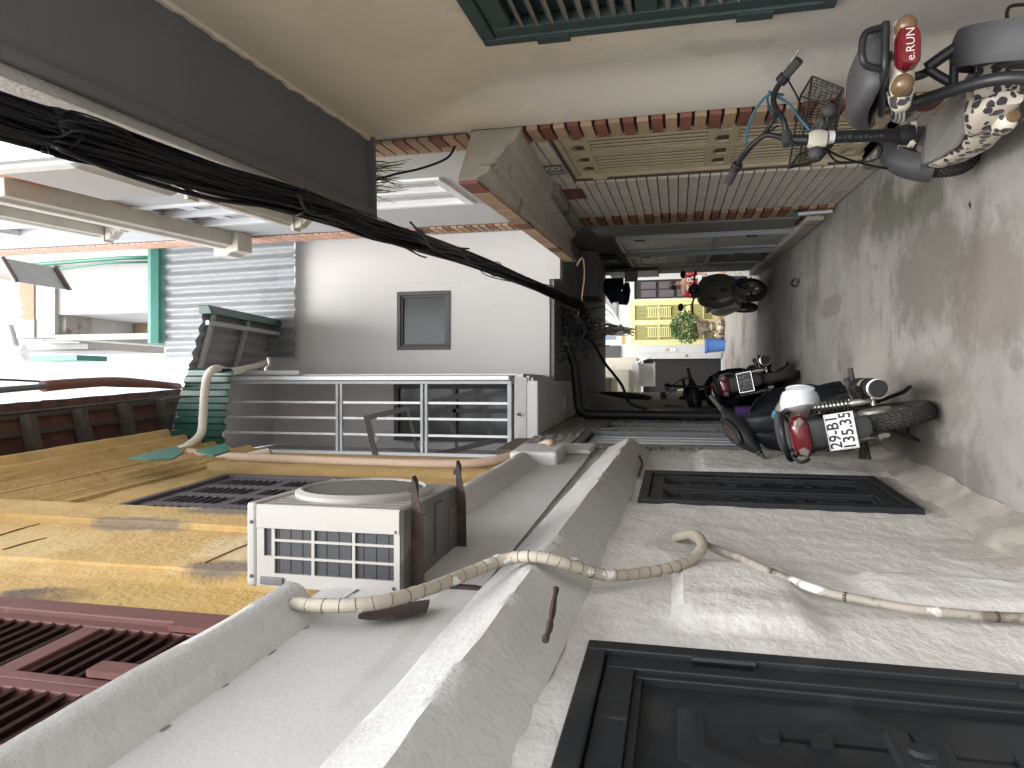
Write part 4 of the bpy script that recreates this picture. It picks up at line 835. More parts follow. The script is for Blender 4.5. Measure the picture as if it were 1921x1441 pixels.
o = thing('drain_stub', 'short grey plastic pipe with a green cap at the foot of the tiled wall', 'pipe', RF.w(6.75, .08, 0)); q = RF.w(6.78, .05, .3); MB().tube([RF.w(6.72, .05, .02), q], .02, 8).build('pipe', m_steel_lt, o, ID, smooth=60); MB().lathe([(.026, 0), (.026, .04), (.0, .045)], q, (0, 0, 1), 10).build('cap', m_green_pale, o, ID)
# ------------------------------------------------------------------ passage walls and what hangs on them
pw = frame_root(RF, 'passage_wall', 'dark grey wall along the right of the covered passage with two metal doors', 'wall')
wall(RF, 'wall', m_grey_wall, pw, 7.125, 12.7, 0, 2.6, [], step=.3, amp=.004, n0=-.03)
MB().fbox(RF, 7.126, 7.75, -.029, .03, .22, 2.2).build('pilaster', m_grey_wall, pw, bevel=.006)
MB().fbox(RF, 7.126, 12.7, -.03, .06, 0, .16).build('kerb_ledge', m_conc_dirty, pw, bevel=.02)
def slat_door(s0, s1, z0, z1, m, lower):
    fr = MB(); t = .05
    fr.fbox(RF, s0, s0 + t, -.03, .03, z0, z1); fr.fbox(RF, s1 - t, s1, -.03, .03, z0, z1); fr.fbox(RF, s0 + t, s1 - t, -.03, .029, z1 - t, z1); fr.fbox(RF, s0 + t, s1 - t, -.03, .029, z0, z0 + t); fr.fbox(RF, s0 + t, s1 - t, -.03, .029, .9, .96)
    d = fr.build('metal_door', m_steel, pw, bevel=.003)
    MB().fbox(RF, s0 + t, s1 - t, -.029, .005, z0 + t, z1 - t).build('door_sheet', m, d)
    if lower:
        for zz in (.2, .55, 1.1, 1.5, 1.85):
            for w in (.0, .14): MB().tube([RF.p(s0 + .12, .02, zz + w), RF.p(s1 - .12, .02, zz + w)], .008, 6).build('door_bar', m_steel_dk, d)
    for zz in (.5, 1.7): MB().fbox(RF, s0 - .02, s0 + .05, .03, .04, zz, zz + .12).build('hinge', m_black_paint, d)
m_foil = mat('crumpled foil sheet', (.50, .51, .51), .4, .25, 9, .9, 12, metal=.3, bdist=.03)
slat_door(8.1, 9.2, .12, 2.03, m_foil, False); slat_door(9.7, 10.9, .1, 2.02, m_steel_dk, True)
MB().fbox(RF, 9.6, 10.0, .0, .06, 2.14, 2.36).build('meter_box', m_black_paint, pw, bevel=.01)
MB().fbox(RF, 11.3, 12.4, .0, .05, 1.65, 2.45).build('window_grille', m_steel_dk, pw, bevel=.01)
MB().fbox(RF, 11.2, 11.25, .06, .22, 1.95, 2.15).build('hanging_sign', mat('faded notice', (.32, .32, .34), .7, .3, 20), pw)
pl = frame_root(LF, 'passage_side_wall', 'dark side wall along the left of the covered passage', 'wall')
wall(LF, 'wall', m_grey_wall, pl, 9.0, 12.7, 0, 2.62, [], step=.3, amp=.004)
MB().fbox(LF, 8.05, 8.6, .0, .05, 0, 2.3).build('iron_gate', m_black_paint, pl, bevel=.006)
# drain pipe under the ceiling, turning down the left wall
dp = thing('drain_pipe', 'thick black drain pipe under the passage ceiling turning down the left wall', 'pipe', (-.35, 7.7, 0))
MB().tube([V((.42, 7.75, 2.52)), V((.2, 7.74, 2.44)), V((-.22, 7.7, 2.40)), V((-.30, 7.7, 2.38)), V((-.33, 7.7, 2.30)), V((-.335, 7.7, 0.02))], .052, 12).build('pipe', m_black_paint, dp, ID, smooth=60)
for z in (2.25, 1.1): MB().lathe([(.06, 0), (.06, .07)], (-.334, 7.7, z), n=14).build('coupling', m_black_paint, dp, ID, smooth=40)
# laundry
def cloth(name, pts, y, m, label, grp=None):
    o = thing(name, label, 'clothing', on_y(pts[0][0], pts[0][1], y)); k = len(pts); q = [on_y(a, b, y) for a, b in pts]; c = sum(q, V()) / k; mb = MB(); rg = []
    for d, s in ((-.05, .86), (-.03, 1), (.03, 1.0), (.05, .86)): rg.append([c + (p - c) * s + V((0, d + .02 * math.sin(i * 2.1), 0)) for i, p in enumerate(q)])
    mb.rings(rg).build('cloth', m, o, ID, smooth=60)
m_navy = mat('navy cloth', (.012, .014, .03), .9, .2, 8); m_slate = mat('slate blue cloth', (.05, .065, .08), .9, .2, 8); m_blk = mat('black cloth', (.012, .013, .012), .9, .2, 8)
cloth('hanging_shirt', [(1127, 540), (1136, 522), (1170, 522), (1170, 540), (1150, 560), (1148, 572)], 11.6, m_blk, 'black shirt hanging under the far end of the passage ceiling')
cloth('hanging_shirt', [(1172, 530), (1180, 530), (1183, 545), (1180, 566), (1176, 572), (1160, 571)], 11.75, m_navy, 'navy blue cloth hanging behind the slate blue shirt in the passage')
cloth('hanging_shirt', [(1138, 545), (1142, 538), (1162, 540), (1174, 556), (1166, 566), (1146, 568)], 11.5, m_slate, 'slate blue shirt hanging in front of the black one in the passage')

# ------------------------------------------------------------------ far court in daylight behind the passage
YF_ = 22.5
fh = thing('far_house', 'pale grey house closing the far court, with a dark doorway left of the yellow gate', 'house', (1.2, YF_, 0))
FF = YF(YF_)
def fwall(name, m, F, *a, **k):
    o = wall(F, name, m, None, *a, **k); o.data.transform(WM[fh.name].inverted()); o.parent = fh; WM[o.name] = WM[fh.name]; return o
g0 = on_y(1182, 648, YF_); g1 = on_y(1342, 559, YF_)
gx0, gx1, gz0, gz1 = g0.x, g1.x, .18, g0.z
dx1 = on_y(1190, 526, YF_).x
m_far = mat('pale blue grey wall', (.43, .445, .455), .85, .05, 1, stains=(((.4, .4, .4), 1.5, .6, .1, .5),))
fwall('wall', m_far, FF, -3.5, 6.5, 0, 8.5, [(-.42, .88, .05, 2.38), (gx0, gx1, .12, gz1), (gx1 + .03, dx1, .05, 2.66)], step=1.0, reveal=.15)
MB().box((-.42, YF_ + .12, .05), (.88, YF_ + .16, 2.38)).build('dark_doorway', m_dark, fh, ID)
MB().box((.78, YF_ - .06, .05), (.95, YF_ + .02, 2.4)).build('roller_guide', m_steel_lt, fh, ID); MB().box((-.45, YF_ - .05, 2.38), (.95, YF_ + .02, 2.5)).build('roller_box', m_steel_lt, fh, ID)
for i in range(3): MB().box((.83 + i * .03, YF_ - .065, 1.02), (.85 + i * .03, YF_ - .061, 1.10)).build('number_mark', m_black_paint, fh, ID)
MB().box((.3, YF_ - .05, 3.1), (1.2, YF_ - .01, 4.4)).build('upper_window', m_frame_dk, fh, ID)
MB().box((1.4, YF_ - .05, 3.2), (3.2, YF_ - .01, 4.6)).build('upper_window', m_pane_lt, fh, ID)
for i, z in enumerate((1.62, 1.5, 1.4)): MB().box((1.02, YF_ - .03, z), (1.10, YF_ - .002, z + .08)).build('switch_box', m_tan if i == 0 else m_pvc, fh, ID)
dd = MB(); dd.box((gx1 + .03, YF_ + .06, .05), (dx1, YF_ + .12, 2.66)); w = dd.build('dark_door', mat('dark brown door', (.022, .016, .015), .5), fh, ID)
for i in range(2):
    for j in range(4): MB().box((gx1 + .08 + i * .26, YF_ + .03, .35 + j * .55), (gx1 + .30 + i * .26, YF_ + .059, .8 + j * .55)).build('panel', m_plum, w, ID)
m_lemon = mat('pale yellow gate paint', (.62, .585, .28), .5, .05, 2); m_lemon2 = mat('pale yellow gate louvre', (.30, .285, .115), .6, .05)
yg = thing('yellow_gate', 'pale yellow double leaf metal gate at the far end of the alley', 'gate', ((gx0 + gx1) / 2, YF_, .15))
fr = MB(); t = .09
fr.box((gx0, YF_ - .03, gz0), (gx0 + t, YF_ + .05, gz1)); fr.box((gx1 - t, YF_ - .03, gz0), (gx1, YF_ + .05, gz1)); fr.box((gx0 + t, YF_ - .03, gz1 - t), (gx1 - t, YF_ + .05, gz1)); fr.box((gx0 + t, YF_ - .03, gz0), (gx1 - t, YF_ + .05, gz0 + .06))
fr.build('gate_frame', m_lemon, yg, ID)
cx = (gx0 + gx1) / 2
for (a, b) in ((gx0 + t + .01, cx - .01), (cx + .01, gx1 - t - .01)):
    lf = MB(); s = .06; zm = [gz0 + .06, gz0 + .62, .98, 1.22, 1.95, gz1 - t]
    lf.box((a, YF_ - .02, zm[0]), (a + s, YF_ + .03, zm[-1])); lf.box((b - s, YF_ - .02, zm[0]), (b, YF_ + .03, zm[-1]))
    for z in (zm[0], .96, 1.16, zm[-1] - .06): lf.box((a + s, YF_ - .019, z), (b - s, YF_ + .029, z + .06))
    lf.box((a + s, YF_ - .018, 1.88), (b - s, YF_ + .02, 1.92)); lf.box((a + s, YF_ - .018, .55), (b - s, YF_ + .02, .58))
    lf.box((a + s, YF_ + .03, zm[0]), (b - s, YF_ + .04, zm[-1]))
    leaf = lf.build('gate_leaf', m_lemon, yg, ID)
    sl = MB()
    for za, zb_ in ((.25, .55), (.58, .95), (1.23, 1.87), (1.93, gz1 - .16)):
        n = int((b - a - 2 * s) / .042)
        for i in range(n): 
            x = a + s + .042 * (i + .5); sl.hexa([(x - .018, YF_ - .005, za), (x + .012, YF_ + .02, za), (x + .016, YF_ + .02, za), (x - .012, YF_ - .005, za), (x - .018, YF_ - .005, zb_), (x + .012, YF_ + .02, zb_), (x + .016, YF_ + .02, zb_), (x - .012, YF_ - .005, zb_)])
    sl.build('gate_louvres', m_lemon2, leaf, ID)
    gm = MB(); c = (a + b) / 2
    for i in range(13): z = 1.55 + i * .055; gm.box((c - .14, YF_ - .035, z), (c + .14, YF_ - .021, z + .028))
    gm.box((c - .16, YF_ - .034, 1.53), (c - .14, YF_ - .02, 2.28)); gm.box((c + .14, YF_ - .034, 1.53), (c + .16, YF_ - .02, 2.28))
    gm.build('vent_grille', m_lemon, leaf, ID)
MB().box((gx0 - .1, YF_ - .45, 0), (gx1 + .9, YF_ - .001, .13)).build('threshold', m_tan, yg, ID, bevel=.01)
# blue bucket
bp = on_y(1345, 648, 21.6); bk = thing('blue_bucket', 'blue plastic bucket on the ground left of the yellow gate', 'bucket', (bp.x, bp.y, 0))
m_blue = mat('worn blue plastic', (.07, .17, .44), .5, .1, 4, stains=(((.45, .47, .47), 5, .62, .05, .6),))
kx = 1.0; MB().lathe([(.17, 0.0), (.215, .50), (.235, .50), (.235, .56), (.205, .56), (.16, .03)], (bp.x, bp.y, 0.0), n=22).build('pail', m_blue, bk, ID, smooth=40)
MB().lathe([(.2, .535), (.2, .545)], (bp.x, bp.y, 0), n=22).build('contents', m_conc_lt, bk, ID)
# potted plant
pp = on_y(1335, 614, 21.9); px_ = pp.x; py_ = pp.y - .2
m_pot = mat('glazed brown and cream pot', (.40, .33, .24), .3, .1, 4, stains=(((.10, .06, .05), 7, .5, .05, .9),))
pt = thing('potted_plant', 'bushy green plant in a patterned pot on stand before the yellow gate', 'potted plant', (px_, py_, 0))
MB().lathe([(.13, 0), (.2, .04), (.22, .12), (.16, .2), (.1, .24), (.12, .3), (.17, .36), (.16, .42)], (px_, py_, 0), n=22).build('pot_stand', m_pot, pt, ID, smooth=30)
MB().lathe([(.15, .42), (.2, .5), (.27, .74), (.30, .78), (.27, .78), (.25, .74)], (px_, py_, 0), n=22).build('pot', m_pot, pt, ID, smooth=30)
MB().lathe([(.25, .72), (.0, .74)], (px_, py_, 0), n=16).build('soil', m_dark, pt, ID)
m_leaf = mat('glossy green leaf', (.055, .12, .04), .5, .4, 6)
st_ = MB(); lv = MB(); rr = random.Random(11)
for i in range(9):
    d = V((rr.uniform(-.6, .6), rr.uniform(-.5, .5), 1)).normalized(); st_.tube([V((px_, py_, .7)), V((px_, py_, .7)) + d * .5], .012, 5)
for i in range(1900):
    while True:
        q = V((rr.uniform(-1, 1), rr.uniform(-1, 1), rr.uniform(-1, 1)))
        if q.length < 1 and q.length > rr.random() * .6: break
    c = V((px_, py_, 1.14)) + V((q.x * .46, q.y * .4, q.z * .40 - .10 * abs(q.x))); d = (q + V((rr.uniform(-.5, .5), rr.uniform(-.5, .5), rr.uniform(-.2, .6)))).normalized(); s = d.orthogonal().normalized(); s = (Matrix.Rotation(rr.uniform(0, 6.28), 3, d) @ s)
    L = rr.uniform(.05, .10); w = L * .22
    lv.add([c, c + d * L * .5 + s * w, c + d * L, c + d * L * .5 - s * w], [(0, 1, 2, 3)])
st_.build('stems', m_timber, pt, ID); lv.build('foliage', m_leaf, pt, ID)
pp2 = on_y(1350, 630, 21.9); o = thing('small_jar', 'small cream glazed jar standing between the pot and the blue bucket', 'jar', (pp2.x, pp2.y - .1, 0)); MB().lathe([(.08, 0), (.15, .1), (.14, .22), (.08, .3), (.09, .34)], (pp2.x, pp2.y - .1, 0), n=16).build('jar_body', m_pot, o, ID, smooth=40)
# left side of the court
cw = thing('cream_side_house', 'cream walled house on the left of the far court with meter boxes', 'house', (-.1, 17, 0))
m_cwall = mat('pale cream wall', (.60, .575, .48), .85, .06, 1.5, stains=(((.4, .37, .3), 2, .6, .1, .5),))
MB().box((-1.6, 12.7, 0), (-.45, 22.4, 7)).build('wall', m_cwall, cw, ID)
MB().box((-.45, 12.75, 2.5), (.12, 14.2, 3.4)).build('bay', m_cwall, cw, ID, bevel=.03); MB().box((-.45, 14.8, 2.3), (.30, 16.4, 3.6)).build('bay', m_cwall, cw, ID, bevel=.03); MB().box((-.45, 16.8, 2.25), (.62, 18.4, 3.8)).build('bay', m_cwall, cw, ID, bevel=.03)
MB().box((-.45, 13.2, .9), (-.12, 20, 1.35)).build('ledge', m_cwall, cw, ID, bevel=.02)
MB().box((-.2, 13.6, .95), (-.10, 13.75, 1.02)).build('box_sign', m_tan, cw, ID)
o = thing('white_cabinet', 'open white plastic cabinet mounted left of the dark doorway in the far court', 'cabinet', (.1, 15.6, 1.7))
a, b = on_y(1185, 725, 15.6), on_y(1227, 682, 15.6)
MB().box((a.x, 15.6, b.z), (b.x, 15.63, a.z)).build('back', m_pvc, o, ID); MB().box((a.x, 15.3, a.z - .17), (b.x, 15.6, a.z)).build('top', m_pvc, o, ID, bevel=.01); MB().box((a.x, 15.3, b.z - .03), (b.x + .03, 15.6, b.z)).build('bottom', m_pvc, o, ID, bevel=.01)
MB().hexa([V((b.x, 15.3, a.z - .12)), V((b.x + .03, 15.3, a.z - .12)), V((b.x + .15, 15.0, b.z + .05)), V((b.x + .12, 15.0, b.z + .05)), V((b.x, 15.6, a.z - .12)), V((b.x + .03, 15.6, a.z - .12)), V((b.x + .15, 15.3, b.z + .05)), V((b.x + .12, 15.3, b.z + .05))]).build('lid', m_pvc, o, ID)
er = thing('court_side_house', 'plain pale house on the right side of the far court', 'house', (4, 17, 0)); MB().box((3.6, 12.9, 0), (5, 22.4, 7)).build('wall', m_cwall, er, ID)

# ------------------------------------------------------------------ air conditioner on the left wall
ac = thing('air_conditioner', 'ivory outdoor air conditioner with round fan grille on rusty brackets on the left wall', 'air conditioner', (-.54, 2.4, 2.19))
X0, X1, Ya, Yb, Za, Zb = -.668, -.395, 2.10, 2.70, 2.195, 2.745
MB().box((X0, Ya + .006, Za + .012), (X1 - .004, Yb, Zb - .035)).build('casing', m_ac, ac, ID, bevel=.012)
MB().box((X0 - .004, Ya - .002, Zb - .036), (X1 + .002, Yb + .004, Zb)).build('top_cover', m_ac, ac, ID, bevel=.010)
# side panel facing the camera: 3 x 3 openings with dark fins behind
sp = MB(); ys_ = (Ya - .004, Ya + .004); px0, px1, pz0, pz1 = X0 + .002, X1 - .002, Za + .006, Zb - .04
cols = [px0 + .04 + i * .0565 for i in range(4)]; rws = [pz0 + .014, pz0 + .157, pz0 + .30, pz0 + .443]
gx = [(cols[i] + .004, cols[i + 1] - .004) for i in range(3)]; gz_ = [(rws[i] + .005, rws[i + 1] - .005) for i in range(3)]
extra = [(cols[1] + .004, cols[3] - .004, rws[3] + .006, rws[3] + .034)]
xs_ = sorted({px0, px1, *[v for g_ in gx for v in g_]}); zs_ = sorted({pz0, pz1, *[v for g_ in gz_ for v in g_], extra[0][2], extra[0][3]})
def is_hole(x, z): return (any(a < x < b for a, b in gx) and any(a < z < b for a, b in gz_)) or (extra[0][0] < x < extra[0][1] and extra[0][2] < z < extra[0][3])
for a, b in zip(xs_, xs_[1:]):
    for c, d in zip(zs_, zs_[1:]):
        if not is_hole((a + b) / 2, (c + d) / 2): sp.box((a, ys_[0], c), (b, ys_[1], d))
sp.build('side_grille', m_ac, ac, ID)
MB().box((px0 + .035, Ya + .0045, pz0 + .02), (px1 - .06, Ya + .0058, pz1 - .01)).build('condenser', m_ac_dark, ac, ID)
fn = MB()
for i in range(10): z = pz0 + .04 + i * .043; fn.box((px0 + .04, Ya + .002, z), (px1 - .065, Ya + .0045, z + .002))
fn.build('condenser_fins', m_frame_dk, ac, ID)
MB().box((px0 + .006, Ya - .012, pz1 - .10), (px0 + .032, Ya - .0035, pz1 - .015)).build('handle_recess', m_ac_under, ac, ID, bevel=.004)
MB().box((px1 - .078, Ya - .007, Za + .006), (px1 - .004, Ya - .0035, Zb - .04)).build('corner_cover', m_ac, ac, ID, bevel=.003)
for x, z in ((px1 - .06, Zb - .02), (px0 + .03, Zb - .02), (px1 - .07, pz0 + .012), (px0 + .02, pz0 + .02)): MB().lathe([(.006, 0), (.005, .004)], (x, Ya - .004, z), (0, -1, 0), 8).build('screw', m_frame_dk, ac, ID)
cy, cz = (Ya + Yb) / 2 + .02, (Za + Zb) / 2
MB().lathe([(.245, 0), (.245, .014), (.225, .024), (.215, .018), (.215, 0)], (X1 - .004, cy, cz), (1, 0, 0), 40).build('fan_ring', m_ac, ac, ID, smooth=30)
MB().lathe([(.215, .002), (.001, .003)], (X1 - .004, cy, cz), (1, 0, 0), 32).build('fan_opening', m_frame_dk, ac, ID)
gr = MB()
for i in range(31):
    y = cy - .21 + i * .014; h = math.sqrt(max(0.0004, .214 ** 2 - (y - cy) ** 2)); gr.box((X1 + .006, y - .002, cz - h), (X1 + .014, y + .002, cz + h))
for k in range(4):
    h = math.sqrt(.214 ** 2 - (-.15 + k * .1) ** 2); gr.box((X1 + .004, cy - h, cz - .15 + k * .1), (X1 + .006, cy + h, cz - .147 + k * .1))
gr.build('fan_grille', m_ac_fan, ac, ID)
for y in [Ya + .03 + i * .045 for i in range(13)]:
    d = abs(y - cy); lo = .255 if d < .25 else 0
    h = math.sqrt(max(0, .26 ** 2 - d * d))
    for za, zb_ in ((Za + .03, cz - h), (cz + h, Zb - .06)):
        if zb_ - za > .012: MB().box((X1 - .0045, y, za), (X1 - .0025, y + .003, zb_)).build('casing_groove', m_ac_fan, ac, ID)
bs = MB().box((X0, Ya + .004, Za - .004), (X1 - .006, Yb - .004, Za + .012)); bs.build('base_pan', m_ac_under, ac, ID, bevel=.004)
for y, x0, x1, zz in ((Ya + .12, X0 + .03, X1 - .05, .006), (Ya + .30, X0 + .06, X1 - .03, .008), (Ya + .46, X0 + .04, X1 - .07, .006)): MB().box((x0, y, Za - .004 - zz), (x1, y + .085, Za - .0035)).build('pan_rib', m_ac_under, ac, ID, bevel=.004)
for i, y in enumerate((2.185, 2.66)):
    b = thing('wall_bracket', ['rusty steel bracket under the near end of the air conditioner', 'rusty steel bracket under the far end of the air conditioner'][i], 'bracket', (-.66, y, 2.18), group='rusty air conditioner brackets')
    MB().prism([V((-.70, y - .016, 2.178)), V((-.32, y - .016, 2.178)), V((-.30, y - .016, 2.188)), V((-.32, y - .016, 2.19)), V((-.70, y - .016, 2.19))], (0, .035, 0)).build('arm', m_rust, b, ID)
    MB().prism([V((-.70, y - .018, 2.178)), V((-.44, y - .018, 2.177)), V((-.32, y - .018, 2.182)), V((-.32, y - .018, 2.176)), V((-.44, y - .018, 2.150)), V((-.70, y - .018, 2.145))], (0, .004, 0)).build('web', m_rust, b, ID)
    MB().prism([V((-.672, y - .02, 2.19)), V((-.645, y - .02, 2.19)), V((-.645, y - .02, 1.98 if i == 0 else 2.06)), V((-.655, y - .02, 1.92 if i == 0 else 2.0)), V((-.672, y - .02, 1.92 if i == 0 else 2.0))], (0, .03, 0)).build('wall_plate', m_rust, b, ID)
    if i == 0:
        q = [LF.w(*(lambda sz: (sz[0], .035, sz[1]))(LF.px(x_, y_, .035))) for x_, y_ in ((672, 1161), (700, 1146), (760, 1138), (806, 1132), (800, 1150), (740, 1162), (690, 1164))]; MB().prism(q, (.012, 0, 0)).build('wall_leg', m_rust, b, ID)
    MB().lathe([(.012, 0), (.012, .012)], (-.345, y, 2.19), (0, 0, 1), 6).build('bolt', m_rust, b, ID)

# ------------------------------------------------------------------ hoses, conduits and cables
def lpath(pts, n): 
    out = []
    for q in pts:
        x, y = q[:2]; nn = q[2] if len(q) > 2 else n; s, z = LF.px(x, y, nn); out.append(LF.w(s, nn, z))
    return out
def hose(name, label, cat, path, r, m, rib=0.0, pitch=.012, k=10, bands=None, part='tube', n=10):
    o = thing(name, label, cat, path[0]); c = curve(path, k)
    if rib:
        # resample densely so that the ribs are real rings
        L = 0; d = [0]
        for a, b in zip(c, c[1:]): L += (b - a).length; d.append(L)
        q = []; rs = []; i = 0; N = int(L / (pitch / (2 if pitch < .02 else 4)))
        for j in range(N + 1):
            t = L * j / N
            while i < len(d) - 2 and d[i + 1] < t: i += 1
            u = (t - d[i]) / max(1e-6, d[i + 1] - d[i]); q.append(c[i].lerp(c[i + 1], u)); rs.append(r * (1 + rib * ((1 if j % 2 else -1) if pitch < .02 else (j % 4 - 1.5) * .7)))
        MB().tube(q, rs, n).build(part, m, o, ID, smooth=60)
    else: MB().tube(c, r, n).build(part, m, o, ID, smooth=180)
    if bands:
        for t in bands:
            i = int(t * (len(c) - 2)); dd = (c[i + 1] - c[i]).normalized(); MB().lathe([(r * 1.06, -.005), (r * 1.06, .005)], c[i], dd, 10).build('clip', m_rust, o, ID)
    return o
hose('refrigerant_hose', 'taped beige hose hanging from the air conditioner and draped over the lower cornice', 'hose',
     lpath([(522, 1128, .05), (600, 1136, .09), (700, 1132, .10), (800, 1106, .10), (880, 1075, .10), (945, 1050, .115), (1000, 1044, .135), (1060, 1056, .12), (1130, 1078, .07), (1200, 1076, .045), (1265, 1064, .045), (1303, 1046, .055), (1318, 1022, .075), (1303, 1003, .06), (1272, 1008, .02), (1266, 1016, -.02)], .06), .0190, m_hose_beige, .03, .040)
hz_ = bpy.data.objects['refrigerant_hose']; c = curve(lpath([(522, 1128, .05), (600, 1136, .09), (700, 1132, .10), (800, 1106, .10), (880, 1075, .10), (945, 1050, .115), (1000, 1044, .135), (1060, 1056, .12), (1130, 1078, .07), (1200, 1076, .045), (1265, 1064, .045), (1303, 1046, .055)], .06), 10); tp = MB(); pt_ = MB(); rr = random.Random(8)
for i in range(2, len(c) - 2, 3):
    dd = (c[i + 1] - c[i]).normalized(); dd = (dd + V((rr.uniform(-.25, .25), rr.uniform(-.25, .25), rr.uniform(-.25, .25)))).normalized(); tp.lathe([(.0180, -.0010), (.0200, -.0007), (.0200, .0007), (.0180, .0010)], c[i], dd, 12)
    if rr.random() < .45:                                   # splashes of white wall paint
        u = dd.orthogonal().normalized(); w = dd.cross(u); t0 = rr.uniform(0, 6.28); a0 = [c[i] + (u * math.cos(t0 + k_ * .3) + w * math.sin(t0 + k_ * .3)) * .0202 for k_ in range(5)]
        a1 = [q + dd * rr.uniform(.012, .03) for q in a0]
        for k_ in range(4): pt_.quad(a0[k_], a0[k_ + 1], a1[k_ + 1], a1[k_])
tp.build('tape_edges', m_timber, hz_, ID, smooth=40, stuff=True); pt_.build('paint_splashes', m_white_bright, hz_, ID, stuff=True)
hose('ribbed_conduit', 'grey ribbed conduit clipped down the lower left wall below the beige hose', 'conduit',
     lpath([(1300, 1008, .05), (1330, 1026, .05), (1390, 1048, .045), (1440, 1071, .04), (1500, 1095, .035), (1555, 1113, .03), (1620, 1126, .03), (1700, 1141, .03), (1790, 1151, .028), (1860, 1157, .028), (1960, 1161, .028)], .03), .014, m_conduit, .08, .0095, bands=(.33, .56, .92))
hose('pipe_insulation', 'peach insulated pipe running along the yellow wall edge below the barred enclosure', 'pipe',
     lpath([(330, 846, -.06), (420, 856, -.06), (520, 861, -.06), (640, 866, -.06), (760, 870, -.06), (860, 871, -.06), (920, 866, -.05), (970, 853, -.02), (1008, 841, .02), (1028, 833, .06), (1035, 838, .08), (1026, 850, .06)], -.06), .036, m_hose_peach, .02, .03)
hose('wrapped_pipe', 'white wrapped pipe looping from the green awning down to the yellow wall', 'pipe',
     [on_y(x, y, Y) for x, y, Y in ((497, 682, 6.9), (470, 690, 6.4), (430, 697, 5.9), (405, 692, 5.55), (390, 705, 5.46), (384, 735, 5.44), (381, 780, 5.43), (376, 815, 5.4), (350, 838, 5.3), (327, 848, 5.25), (345, 862, 5.2), (400, 866, 5.2), (450, 860, 5.25), (505, 848, 5.4))], .036, m_hose_white, .02, .03)
hose('ribbed_conduit', 'red brown ribbed conduit crossing the sky beside the old tiled eave', 'conduit',
     [on_y(x, y, Y) for x, y, Y in ((80, 725, 3.2), (150, 719, 3.6), (230, 716, 4.3), (300, 722, 5.2), (335, 725, 6.0))], .030, m_conduit_red, .06, .019)
hose('steel_cable', 'thick twisted steel cable leading into the red conduit', 'cable', [on_y(x, y, Y) for x, y, Y in ((-60, 738, 2.6), (0, 732, 2.8), (85, 725, 3.2))], .016, m_steel_dk)
hose('service_cable', 'thin black cable crossing below the old eave to the green awning, lower one', 'cable', [on_y(x, y, Y) for x, y, Y in ((-30, 782, 3.0), (100, 769, 3.6), (250, 752, 4.8), (330, 742, 5.7), (378, 729, 6.1))], .010, m_cable)
hose('service_cable', 'thin black cable crossing the sky beside the red conduit, upper one', 'cable', [on_y(x, y, Y) for x, y, Y in ((-30, 711, 3.0), (80, 716, 3.5), (220, 725, 4.6), (375, 728, 6.1))], .006, m_cable)
# the heavy bundle of telecom cables on the right
bd = thing('cable_bundle', 'heavy sagging bundle of black cables strung along the right wall', 'cable bundle', RF.w(3, .56, 2.7), group=None)
base = [RF.w(*q) for q in ((-.8, .60, 3.12), (.4, .60, 3.08))]
for x, y in ((0, 218), (100, 243), (250, 288), (400, 335), (560, 378), (700, 428), (800, 460), (900, 494)):
    s, z = RF.px(x, y, .58); base.append(RF.w(s, .58, z))
for x, y, Y in ((1000, 534, 6.25), (1060, 562, 6.95), (1092, 578, 7.5)): base.append(on_y(x, y, Y))
base.append(V((.74, 10.2, 2.50))); base.append(V((1.05, 13.5, 2.45))); base.append(V((1.5, 19, 2.85)))
rr = random.Random(4); NB = 74
for i in range(NB):
    th = rr.uniform(0, 6.28); rad = math.sqrt(rr.random()); ph = rr.uniform(0, 6.28); pts = []
    for j, q in enumerate(base):
        rs = [.055, .06, .062, .066, .062, .060, .060, .05, .05, .048, .045, .05, .055, .06, .07, .10][j]
        tt = th + .55 * math.sin(j * .9 + ph) + .25 * rr.uniform(-1, 1); loose = 1 + (.7 * rr.random() if i % 5 == 0 and j in (3, 4, 5, 7, 8, 9, 10) else .12 * rr.random())
        pts.append(q + V((math.cos(tt) * .9, 0, math.sin(tt))) * rs * rad * loose)
    r = rr.choice((.003, .004, .005, .006, .008)); MB().tube(curve(pts, 5), r, 6).build('cable', m_cable, bd, ID, smooth=180)
for (x, y, sag, dx) in ((240, 315, .10, 170), (560, 375, -.04, 70), (770, 425, -.05, 110), (790, 440, -.07, 90), (740, 460, .05, 60), (1000, 545, .04, 60), (860, 470, -.05, 70)):
    s0_, z0_ = RF.px(x, y, .62); s1_, z1_ = RF.px(x + dx, y + dx * .38, .60); m_ = RF.w((s0_ + s1_) / 2, .62 + abs(sag) * .3, (z0_ + z1_) / 2 - sag)
    MB().tube(curve([RF.w(s0_, .6, z0_), m_, RF.w(s1_, .6, z1_)], 10), .0055, 6).build('loose_loop', m_cable, bd, ID, smooth=180)
for x, y in ((120, 248), (560, 378), (780, 452), (930, 505), (1045, 556)):
    s_, z_ = RF.px(x, y, .58); c = RF.w(s_, .58, z_); rr_ = .058
    MB().tube([c + V((math.cos(t) * rr_, .01 * math.sin(t * 3), math.sin(t) * rr_)) for t in [2 * math.pi * k_ / 16 for k_ in range(16)]], .005, 5, close=True).build('cable_tie', m_cable, bd, ID)
